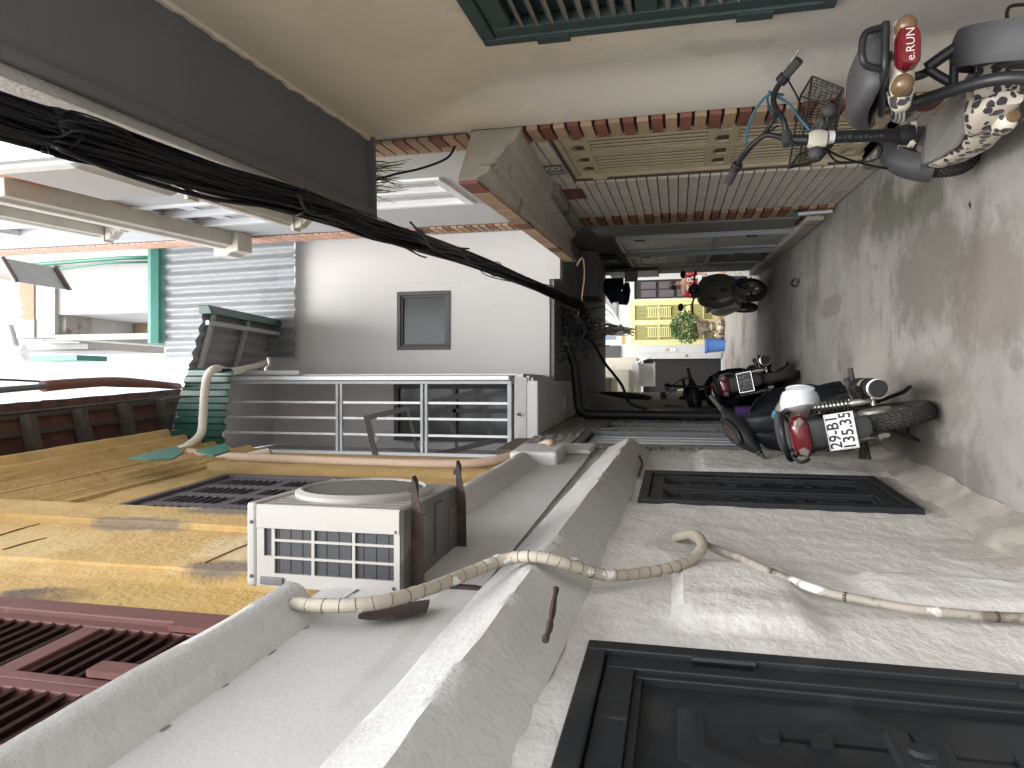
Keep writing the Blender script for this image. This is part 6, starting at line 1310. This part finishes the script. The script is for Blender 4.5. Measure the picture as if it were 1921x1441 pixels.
    MB().tube([(.30, -.06, .2), (.18, -.10, .08), (.08, -.13, .07)], .011, 8).build('centre_stand', m_plastic, root, smooth=180); MB().tube([(.30, .06, .2), (.18, .10, .10), (.10, .16, .12)], .010, 8).build('centre_stand', m_plastic, root, smooth=180)
    MB().rings([sup((-.13, .085, .30), .012, .03, 3, 12), sup((.1, .09, .32), .014, .035, 3, 12), sup((.35, .09, .32), .014, .045, 3, 12)]).build('chain_cover', m_alu, root, smooth=50)
    return root
mp_ = on_z(1752, 766); RB = Rig((mp_.x, mp_.y, 0), 89, 11)
motorcycle('black and bronze motorcycle with plate 29-B1 135.35 leaning by the white house', RB)
RB2 = Rig((.12, 8.6, 0), 93, 11); RB2.M = RB2.M @ Matrix.Scale(1.16, 4)
motorcycle('black motorcycle with mirrors and plate 501.50 standing deeper in the dark passage', RB2, near=False, lines=('29-T1', '501.50'), cowl=m_gloss)
RB3 = Rig((.0, 9.9, 0), 96, 9); RB3.M = RB3.M @ Matrix.Scale(1.22, 4)
motorcycle('black motorcycle standing farthest back, half hidden behind the one with plate 501.50', RB3, near=False, lines=(), cowl=m_gloss)
# white helmet hanging at the right of the near motorcycle
hc = RB.M @ RB.px(1500, 757, .22); hl = thing('white_helmet', 'white open face helmet hanging at the right side of the near motorcycle', 'helmet', hc)
hx = (RB.M.to_3x3() @ V((0, -1, 0))).normalized(); HF = frame(hc, V((.15, -1, .1)), V((0, .1, 1)))
def hp(a, b, r): return HF @ V((math.cos(a) * math.cos(b) * r * 1.08, math.sin(a) * math.cos(b) * r * .92, math.sin(b) * r))
rg = []
for i in range(15):
    b = R(-32) + (R(90) - R(-32)) * i / 14; rg.append([hp(2 * math.pi * k / 28, b * .999, .122) for k in range(28)])
MB().rings(rg).build('shell', m_helm, hl, ID, smooth=60)
MB().rings([[HF @ V((math.cos(a) * (.11 + e) , math.sin(a) * .085, -.06 - e * .5 + h)) for a in [R(-70) + R(140) * k / 12 for k in range(13)]] + [HF @ V((math.cos(a) * .10, math.sin(a) * .085, -.06 + h)) for a in [R(70) - R(140) * k / 12 for k in range(13)]] for e, h in ((.055, 0), (.055, .006))]).build('peak', m_helm, hl, ID, smooth=40)
mk = MB()
for rr_, b0 in ((0, .92), (1, 1.05)):
    for i in range(16):
        if i % 5 == 4: continue
        a = math.pi * 1.05 + i * .13; p = hp(a, b0 - .2, .1225); q = hp(a + .06, b0 - .2, .1225); s_ = hp(a + .06, b0 - .14, .1225); t_ = hp(a, b0 - .14, .1225); mk.quad(p, q, s_, t_)
mk.build('print', m_ink, hl, ID)

# ------------------------------------------------------------------ electric scooter with dalmatian print leaning by the cream wall
RS = Rig((1.02, 2.68, 0), 90.5, -4)
es = thing('electric_scooter', 'electric scooter with dalmatian print deck and black seat beside the cream wall', 'scooter', M=RS.M)
S = lambda x, y, lx: RS.px(x, y, lx)
rw_ = Matrix.Rotation(R(-18), 4, 'Z')
wheel(es, (0, -.085, .205), .205, .05, hub=.105, hubcol=m_iron, rim=m_plastic_d, tread=False, M=rw_)
MB().lathe([(.105, 0), (.10, .012), (.07, .014), (.065, .02), (.02, .022)], rw_ @ V((0, .045, 0)) + V((0, -.085, .205)), rw_ @ V((0, 1, 0)), 26).build('motor_cover', m_iron, es, smooth=30)
arc_shell((0, -.085, .205), .242, .062, 20, 205, n=24, drop=.14, M=rw_).build('rear_fender', m_plastic_d, es, smooth=60)
st2 = Matrix.Rotation(R(-42), 4, 'Z'); fw = S(1790, 312, .98); fc_ = V((1.0, fw.y - .075, .20))
wheel(es, fc_, .20, .052, 'wheel', m_plastic_d, st2, hub=.06, tread=True)
arc_shell(fc_, .228, .066, 15, 172, n=22, M=st2, drop=.5).build('front_fender', m_plastic_d, es, smooth=60)
# deck with dalmatian sides and rubber mat
dk = []
for x, y, hy, z0, z1 in ((.10, .02, .09, .20, .34), (.22, .02, .125, .15, .30), (.45, .015, .135, .13, .262), (.65, .01, .125, .145, .262), (.80, .015, .10, .18, .272), (.90, .02, .07, .21, .285), (.95, .025, .04, .235, .29)):
    dk.append(sup((x, y - .04, (z0 + z1) / 2), hy, (z1 - z0) / 2, 4.5, 24))
MB().rings(dk).build('deck', m_dal, es, smooth=50)
mt_ = [V((x, y - .04, z)) for x, y, z in ((.20, -.08, 0), (.18, .03, 0), (.22, .115, 0), (.45, .138, 0), (.65, .122, 0), (.80, .10, 0), (.90, .06, 0), (.92, .03, 0), (.90, -.01, 0), (.8, -.07, 0), (.6, -.10, 0), (.4, -.11, 0))]
mz = lambda x: .264 + max(0, (.3 - x)) * .35 + max(0, x - .7) * .09
MB().rings([[V((p.x, p.y, mz(p.x) + h)) for p in mt_] for h in (-.004, .010)]).build('deck_mat', mat('worn rubber mat', (.17, .165, .155), .8, .15, 5, .3, 90), es, bevel=.004)
rd = MB()
for i in range(30):
    x = .27 + i * .019; rd.box((x, -.11, mz(x) + .010), (x + .006, .08, mz(x) + .0125))
rd.build('mat_ribs', m_plastic_d, es)
MB().rings([sup((.925, -.02, .285), .070, .012, 3, 16, 'z'), sup((.915, -.02, .33), .062, .010, 3, 16, 'z'), sup((.895, -.02, .37), .04, .010, 3, 16, 'z')]).build('front_plate', m_dal, es, smooth=50)
# rear body under the seat and small side lamp
MB().rings([sup((.0, .085, .27), .022, .045, 3, 18), sup((.08, .085, .28), .032, .065, 3, 18), sup((.18, .06, .285), .07, .055, 3, 18), sup((.3, .0, .27), .115, .03, 3, 18)]).build('battery_cover', m_dal, es, smooth=50)
q = S(1885, 228, .12); o = MB().rings([sup(q + V((dx, 0, 0)), .038 * s, .032 * s, 3, 14) for dx, s in ((-.05, .6), (-.03, 1), (.04, 1), (.06, .7))]).build('side_lamp', m_dal, es, smooth=60); MB().lathe([(.024, 0), (.02, .012), (0, .014)], q + V((-.045, .0, -.005)), (-1, .1, -.2), 14).build('lamp_lens', m_amber, o, smooth=40)
# steering stem, clamp and bars
a, b = S(1692, 253, .80), S(1553, 257, .74); MB().tube([a, b], .027, 14).build('stem', m_plastic, es, smooth=60)
u_ = (b - a).normalized()
MB().tube([a - u_ * .04, a - u_ * .01, a + u_ * .02], [.045, .046, .036], 14).build('stem_collar', m_plastic, es, smooth=40)
MB().rings([sup(a - u_ * .055, .06, .035, 3, 14, 'z'), sup(a - u_ * .03, .055, .03, 3, 14, 'z')]).build('stem_bracket', m_dal, es, bevel=.004)
sd_ = V((-u_.z, 0, u_.x)); sd_ = V((0, 1, 0))
for i in range(9):                                          # half worn print along the stem
    p = a + (b - a) * (.30 + .07 * i); MB().box(p + V((-.028, .004 + .003 * (i % 3), -.008)), p + V((-.0268, .018, .006 - .004 * (i % 2)))).build('stem_print', m_plastic_d, es)
p = a + (b - a) * .93; MB().tube([p, p + u_ * .025], .0285, 14).build('stem_label', m_plate, es, smooth=40)
m_cream_pl = mat('cream plastic clamp', (.50, .47, .40), .45, .1)
c = S(1537, 262, .73); MB().rings([sup(c + u_ * h, y, x, 3, 16, 'z') for h, x, y in ((-.03, .032, .034), (0, .034, .045), (.03, .034, .040), (.05, .026, .03))]).build('stem_clamp', m_cream_pl, es, smooth=50)
c2 = S(1540, 232, .71); MB().lathe([(.026, -.02), (.027, .012), (.02, .016), (.012, .012)], c2, (-.5, 0, .8), 16).build('key_lock', m_plastic_d, es, smooth=40)
b2_ = S(1478, 262, .74); MB().tube([c + u_ * .05, b2_], .022, 12).build('stem_top', m_plastic, es, smooth=60); MB().tube([b2_ + V((-.02, .03, 0)), b2_ + V((.0, -.03, .01))], .024, 12).build('stem_bolt', m_plastic_d, es, smooth=40)
hb_l = [b2_, S(1440, 253, .745), S(1418, 266, .77), S(1403, 281, .80), S(1390, 298, .85), S(1379, 318, .91), S(1366, 343, .97)]
hb_r = [b2_, S(1470, 226, .72), S(1456, 205, .69), S(1451, 187, .66), S(1456, 168, .62), S(1474, 142, .555), S(1500, 112, .50)]
for pts in (hb_l, hb_r): MB().tube(curve(pts, 6), .0125, 10).build('handlebar', m_plastic, es, smooth=180)
MB().tube([S(1432, 256, .755), S(1461, 206, .70)], .011, 10).build('cross_bar', m_plastic, es, smooth=180)
for A, B_, lab in ((hb_l[5], hb_l[6], 1), (hb_r[5], hb_r[6], -1)):
    d = (B_ - A).normalized(); k = 8; MB().tube([A + (B_ - A) * (i / k) for i in range(k + 1)], [.019 + .0012 * (i % 2) for i in range(k + 1)], 12).build('grip', m_rubber, es, smooth=50); MB().tube([A - d * .035, A], .026, 12).build('switch_block', m_plastic, es, bevel=.004)
A = hb_r[5]; MB().tube(curve([A + V((.03, 0, .01)), S(1482, 118, .60), S(1500, 93, .56)], 4), .006, 8).build('brake_lever', m_alu, es, smooth=180)
A = hb_l[5]; MB().tube(curve([A + V((.05, 0, .0)), S(1375, 325, .99), S(1362, 345, 1.03)], 4), .006, 8).build('brake_lever', m_alu, es, smooth=180)
m_bluec = mat('blue cable sleeve', (.03, .13, .20), .45)
for pts, r, m in (([(1443, 172, .62), (1452, 178, .66), (1480, 195, .70), (1500, 222, .74), (1520, 245, .74)], .006, m_bluec), ([(1398, 270, .80), (1408, 225, .80), (1425, 195, .76), (1445, 177, .70), (1470, 178, .68)], .006, m_bluec),
                  ([(1440, 180, .66), (1441, 195, .74), (1450, 215, .8), (1470, 228, .8)], .005, m_bluec), ([(1478, 150, .60), (1495, 180, .66), (1508, 215, .70), (1520, 240, .72)], .004, m_cable), ([(1385, 310, .90), (1405, 285, .84), (1425, 262, .8), (1460, 235, .76)], .004, m_cable),
                  ([(1540, 275, .72), (1580, 295, .82), (1640, 312, .92), (1692, 320, 1.0)], .005, m_cable), ([(1545, 270, .74), (1565, 300, .9), (1590, 305, .95), (1640, 300, .9), (1655, 280, .86), (1640, 262, .8)], .005, m_cable)):
    MB().tube(curve([S(*p) for p in pts], 7), r, 7).build('control_cable', m, es, smooth=180)
for x, y, lx in ((1555, 207, .66), (1530, 287, .72)):
    c = S(x, y, lx); MB().lathe([(.012, .03), (.022, .018), (.031, 0), (.03, -.012), (.018, -.022), (0, -.025)], c, (.9, 0, -.2), 16).build('turn_signal', m_plastic_d, es, smooth=60); MB().tube([c, V((.76, (c.y + .05) * .5, c.z - .01))], .009, 8).build('signal_stalk', m_plastic, es, smooth=180)
# wire basket ahead of the stem
bx = [S(1524, 143, .74), S(1583, 166, .74), S(1562, 272, .84), S(1500, 288, .84)]       # rear face, cyclic: top right, bottom right, bottom left, top left
fx = [q + V((.19, .012, .02)) for q in bx]
wr = MB(); rim = MB()
def lerp(a, b, t): return a + (b - a) * t
faces4 = [(bx[0], bx[3], bx[1], bx[2]), (fx[0], fx[3], fx[1], fx[2]), (bx[0], fx[0], bx[1], fx[1]), (bx[3], fx[3], bx[2], fx[2]), (bx[1], bx[2], fx[1], fx[2])]
for (A, B_, C_, D_) in faces4:
    L = (B_ - A).length; n = max(4, int(L / .013)); h = max(3, int((C_ - A).length / .022))
    for i in range(n + 1): wr.tube([lerp(A, B_, i / n), lerp(C_, D_, i / n)], .0013, 4, cap=False)
    for i in range(1, h): wr.tube([lerp(A, C_, i / h), lerp(B_, D_, i / h)], .0013, 4, cap=False)
for loop in ([bx[0], bx[3], fx[3], fx[0]], [bx[1], bx[2], fx[2], fx[1]]): rim.tube([lerp(loop[i], loop[(i + 1) % 4], .03 + .94 * k / 3) for i in range(4) for k in range(4)], .0048, 6, close=True)
for A, B_ in zip(bx + fx, bx[1:] + bx[:1] + fx[1:] + fx[:1]): pass
for A, B_ in ((bx[0], bx[1]), (bx[3], bx[2]), (fx[0], fx[1]), (fx[3], fx[2])): rim.tube([A, B_], .004, 6)
ba = rim.build('basket', m_plastic, es, smooth=60); wr.build('basket_mesh', m_cable, ba)
# saddle with springs and tubes
rs = []
for x, y, z, hy, hz in ((-.135, .0, .70, .07, .018), (-.12, .0, .712, .095, .035), (-.04, .01, .72, .11, .042), (.08, .015, .715, .108, .045), (.2, .02, .69, .085, .045), (.30, .02, .655, .06, .042), (.37, .02, .62, .035, .03), (.39, .02, .61, .015, .012)): rs.append(sup((x, y, z), hy, hz, 2.7, 22))
MB().rings(rs).build('saddle', m_seat, es, smooth=180)
MB().rings([sup((x, y, z), hy, hz, 3, 14) for x, y, z, hy, hz in ((-.10, 0, .665, .085, .008), (.1, .01, .66, .095, .01), (.3, .02, .62, .05, .01))]).build('saddle_pan', m_plastic, es, smooth=50)
lx = -.16
hoop = [S(1662, 50, lx), S(1632, 58, lx - .02), S(1621, 68, lx - .03), S(1617, 90, lx - .03), S(1619, 112, lx - .03), S(1628, 124, lx - .02), S(1655, 130, lx)]
MB().tube(curve(hoop, 5), .0115, 10).build('grab_hoop', m_plastic, es, smooth=180)
MB().tube(curve([S(1662, 42, -.17), S(1661, 80, -.17), S(1660, 125, -.165), S(1656, 160, -.10), S(1654, 215, .12)], 6), .0125, 10).build('seat_rail', m_plastic, es, smooth=180)
# tail unit
h0 = S(1704, 92, -.19); hh_ = []
T0_, T1_ = S(1700, 28, -.19), S(1700, 186, -.13)
for t, s in ((-.02, .55), (.06, .9), (.3, 1), (.62, 1), (.85, 1.0), (1.0, .75), (1.06, .4)):
    p = lerp(T0_, T1_, t); hh_.append([p + V((.06, 0, 0)) + V((math.cos(k) * .055 * s, 0, math.sin(k) * .040 * s)) for k in [2 * math.pi * i / 16 for i in range(16)]])
tu = MB().rings(hh_).build('tail_unit', m_dal, es, smooth=60)
cl = S(1704, 89, -.20); wv = (S(1704, 53, -.20) - S(1704, 126, -.20)); hw = wv.length / 2; hv = .034; yv = wv.normalized()
rr_ = []
for dx, s in ((.03, 1.0), (-.012, 1.0), (-.022, .9), (-.024, .7)):
    rr_.append([cl + V((dx, 0, 0)) + yv * (math.copysign(abs(math.cos(t)) ** .55, math.cos(t)) * hw * s) + V((0, 0, math.copysign(abs(math.sin(t)) ** .55, math.sin(t)) * hv * s)) for t in [2 * math.pi * i / 28 for i in range(28)]])
lens = MB().rings(rr_).build('tail_lens', m_redlens, es, smooth=40)
TT = frame(cl + V((-.0245, 0, .0)), yv, V((0, 0, 1))); 
if (TT.to_3x3() @ V((0, 0, 1))).x > 0: TT = TT @ Matrix.Rotation(math.pi, 4, 'Y')
m_etch = mat('pale lens lettering', (.62, .52, .50), .5)
piece('lettering', text_mesh('e.RUN', .036, m_etch, .0004, sx=1.05, bold=-.0003), lens, TT @ Matrix.Translation((0, .0, .001)))
for x, y in ((1703, 43), (1697, 153)):
    c = S(x, y, -.20); MB().lathe([(.031, -.04), (.031, 0.0), (.027, .01), (.022, .016), (.010, .021), (0, .022)], c + V((.01, 0, 0)), (-1, 0, .08), 20).build('turn_lens', m_amber, es, smooth=40)
# frame tubes
for pts, r in (([(1690, 200, .14), (1716, 192, .06), (1760, 178, .0), (1810, 162, -.07), (1860, 150, -.13), (1905, 146, -.16), (1950, 150, -.17)], .021), ([(1738, 128, .05), (1770, 105, .03), (1802, 84, 0)], .020), ([(1738, 128, .05), (1765, 145, .05), (1790, 158, .04)], .016), ([(1690, 150, .1), (1730, 140, .08), (1748, 128, .06)], .016), ([(1660, 190, .18), (1700, 205, .2), (1735, 190, .2), (1780, 172, .15)], .015), ([(1790, 120, .02), (1788, 180, .02)], .014)):
    MB().tube(curve([S(*p) for p in pts], 5), r, 10).build('frame_tube', m_plastic, es, smooth=180)
c = S(1690, 213, .22); 
for k in range(3): torus(c + V((0, 0, .012 * k)), .034 - .004 * k, .006, (0, 0.2, 1), 24, 6).build('seat_spring', m_alu, es, smooth=180)
MB().tube(curve([S(1860, 238, .2), S(1885, 235, .15), S(1905, 225, .1), S(1930, 224, .05)], 4), .010, 8).build('side_stand', m_iron, es, smooth=180)
MB().tube(curve([S(1935, 118, -.05), S(1915, 85, -.10), S(1892, 45, -.05), S(1893, 14, 0), S(1930, 8, .0)], 6), .006, 7).build('fender_cable', m_cable, es, smooth=180)
MB().tube(curve([S(1712, 282, .9), S(1694, 300, .88), S(1690, 318, .9), S(1700, 330, .95)], 5), .006, 7).build('fender_cable', m_cable, es, smooth=180)

# ------------------------------------------------------------------ front view scooter under the passage end
RV = Rig((1.44, 11.55, 0), -84, 4)
vs_ = thing('scooter', 'olive grey scooter facing the camera at the far end of the passage', 'scooter', M=RV.M)
wheel(vs_, (0, 0, .24), .24, .05, hub=.05, alloy=5, tread=False, rim=m_alu, M=Matrix.Rotation(R(-58), 4, 'Z'))
arc_shell((0, 0, .24), .29, .11, 15, 165, n=14, drop=.5, M=Matrix.Rotation(R(-40), 4, 'Z')).build('front_fender', m_olive, vs_, smooth=60)
rs = []
for z, x, hy, d in ((.42, -.06, .13, .07), (.5, -.08, .19, .09), (.62, -.10, .245, .10), (.75, -.13, .255, .10), (.88, -.17, .235, .09), (.98, -.20, .19, .07), (1.03, -.22, .13, .05)): rs.append(sup((x - .03, 0, z), d, hy, 2.8, 22, 'z') if False else [V((x - .05 + math.copysign(abs(math.cos(t)) ** .75, math.cos(t)) * d, math.copysign(abs(math.sin(t)) ** .75, math.sin(t)) * hy * 1.12, z)) for t in [2 * math.pi * i / 22 for i in range(22)]])
MB().rings(rs).build('front_shield', m_olive, vs_, smooth=60)
for i in range(3): MB().tube(curve([V((.0 - .01 * i - .012, -.05, .60 + i * .035)), V((.012 - .01 * i, -.02, .615 + i * .035)), V((.0 - .01 * i - .012, .01, .60 + i * .035))], 4), .007, 5).build('shield_vent', m_dark, vs_, smooth=180)
for sd in (-1, 1):
    MB().rings([[V((-.035 - .03 * s, sd * (.14 + .05 * math.cos(t) * s * .5), .80 + .075 * math.sin(t) * s)) for t in [2 * math.pi * i / 14 for i in range(14)]] for s in (1, .9)]).build('indicator', m_plastic_d, vs_)
MB().rings([sup((-.20, 0, 1.02), .10, .05, 2.6, 18), sup((-.17, 0, 1.09), .12, .06, 2.6, 18), sup((-.14, 0, 1.10), .10, .05, 2.6, 18)]).build('headset', m_olive, vs_, smooth=60)
MB().lathe([(.075, 0), (.08, .02), (.05, .045), (0, .05)], (-.13, 0, 1.10), (1, 0, .1), 20).build('headlamp', m_pane, vs_, smooth=50)
MB().tube(curve([V((-.3, -.36, 1.08)), V((-.26, -.2, 1.10)), V((-.22, 0, 1.06)), V((-.26, .2, 1.10)), V((-.3, .36, 1.08))], 5), .016, 8).build('handlebar', m_plastic, vs_, smooth=180)
for sd in (-1, 1):
    MB().tube([V((-.26, sd * .2, 1.1)), V((-.24, sd * .25, 1.24))], .006, 6).build('mirror_stalk', m_plastic, vs_, smooth=180); MB().rings([sup((-.24 + dx, sd * .27, 1.28), .065 * s, .045 * s, 2.2, 16) for dx, s in ((-.02, .5), (0, 1), (.015, .9))]).build('mirror', m_plastic, vs_, smooth=50)
rs = []
for x, z, hy, hz in ((-.30, .40, .18, .04), (-.5, .38, .20, .06), (-.75, .5, .22, .18), (-1.0, .62, .23, .2), (-1.25, .66, .18, .14), (-1.45, .7, .09, .07)): rs.append(sup((x, 0, z), hy, hz, 2.8, 20))
MB().rings(rs).build('rear_body', m_olive, vs_, smooth=60)
MB().rings([sup((x, 0, z), hy, .05, 2.8, 18) for x, z, hy in ((-.62, .74, .12), (-.9, .82, .16), (-1.3, .83, .13))]).build('seat', m_seat, vs_, smooth=60)
wheel(vs_, (-1.28, 0, .24), .24, .055, hub=.06, alloy=5, tread=False, rim=m_plastic_d)
MB().tube([V((-.1, .09, .24)), V((-.16, .09, .6))], .018, 8).build('fork_leg', m_iron, vs_, smooth=180); MB().tube([V((-.1, -.09, .24)), V((-.16, -.09, .6))], .018, 8).build('fork_leg', m_iron, vs_, smooth=180)
MB().tube([V((-.9, .24, .30)), V((-1.4, .22, .38))], .06, 12).build('muffler', m_chrome, vs_, smooth=50)
MB().rings([sup((x, .16, .28), .05, .07, 3, 12) for x in (-.75, -1.1)]).build('engine_case', m_iron, vs_, smooth=50)
MB().tube([V((-.7, 0, .2)), V((-.75, .26, .02))], .012, 8).build('side_stand', m_alu, vs_, smooth=180)

# ------------------------------------------------------------------ person behind the scooter
pc = on_y(1266, 536, 13.9); pe = thing('person', 'person in a red and white jersey standing behind the olive scooter', 'person', (pc.x, pc.y, 0))
m_skin = mat('skin', (.36, .20, .13), .6, .05); m_jersey = mat('red jersey', (.42, .03, .03), .8, .1); m_hair = mat('black hair', (.012, .01, .01), .5); m_trs = mat('dark trousers', (.03, .03, .04), .9)
Hh = pc.z + .09; k = Hh / 1.62
sk = [(0, 0, .92), (0, .0, 1.12), (0, -.02, 1.32), (0, -.03, 1.40), (0, -.05, 1.46), (0, -.06, 1.54), (.10, 0, .88), (.11, -.02, .48), (.11, .02, .06), (.11, -.12, .03), (-.10, 0, .88), (-.11, -.02, .48), (-.11, .02, .06), (-.11, -.12, .03), (.19, -.01, 1.32), (.25, .0, 1.05), (.2, -.18, .92), (.16, -.26, .9), (-.19, -.01, 1.32), (-.25, 0, 1.05), (-.2, -.18, .92), (-.16, -.26, .9)]
ed = [(0, 1), (1, 2), (2, 3), (3, 4), (4, 5), (0, 6), (6, 7), (7, 8), (8, 9), (0, 10), (10, 11), (11, 12), (12, 13), (2, 14), (14, 15), (15, 16), (16, 17), (2, 18), (18, 19), (19, 20), (20, 21)]
rad = [.13, .12, .13, .05, .085, .08, .085, .06, .045, .035, .085, .06, .045, .035, .055, .042, .032, .035, .055, .042, .032, .035]
def skinned(name, m, idx, ee, grow=0.0):
    mp2 = {j: i for i, j in enumerate(idx)}; me = bpy.data.meshes.new(name); me.from_pydata([tuple(k * c for c in sk[j]) for j in idx], [(mp2[a], mp2[b]) for a, b in ee if a in mp2 and b in mp2], [])
    o = bpy.data.objects.new(name, me); COL.objects.link(o); o.parent = pe; WM[o.name] = WM[pe.name]; md = o.modifiers.new('skin', 'SKIN'); lay = me.skin_vertices[0] if me.skin_vertices else None
    if lay:
        for i, j in enumerate(idx): lay.data[i].radius = ((rad[j] + grow) * k, (rad[j] * .8 + grow) * k)
        lay.data[0].use_root = True
    s_ = o.modifiers.new('subdivision', 'SUBSURF'); s_.levels = 2; s_.render_levels = 2; me.materials.append(m); return o
try:
    tmp = bpy.data.meshes.new('t')
    o = skinned('body', m_skin, list(range(22)), ed)
    if not o.data.skin_vertices:
        bpy.context.view_layer.objects.active = o; 
    skinned('jersey', m_jersey, [0, 1, 2, 14, 15, 18, 19], ed, .015); skinned('trousers', m_trs, [0, 6, 7, 8, 10, 11, 12], ed, .012)
except Exception as e: print('person', e)
hd = V((0, -.06 * k, 1.53 * k)); MB().ball(hd + V((0, .02, .025)), .098 * k, 14, 9, (1, 1.05, 1)).build('hair', m_hair, pe, smooth=180)
MB().ball(hd + V((0, -.085 * k, -.02)), .022 * k, 8, 6).build('nose', m_skin, pe, smooth=180)
for dx in (-.05, .07): piece('jersey_number', text_mesh('8' if dx > 0 else 'T', .2, m_plate, .002), pe, frame((dx * 1.2, -.135 * k, 1.2 * k), (1, 0, 0), (0, 0, 1)))
MB().box((-.16, -.128 * k, .98 * k), (.16, -.12 * k, 1.06 * k)).build('jersey_band', m_plate, pe)
# purple bag beside the second motorcycle
bq = on_y(1398, 773, 7.6); o = thing('purple_bag', 'dark purple cloth bag hanging beside the black motorcycle in the passage', 'bag', bq); MB().rings([sup(bq + V((0, 0, h)), a, .06, 2.8, 16, 'z') for h, a in ((-.12, .05), (-.1, .075), (.05, .08), (.1, .06))]).build('bag_body', mat('purple cloth', (.05, .02, .10), .9, .2, 12), o, ID, smooth=60)
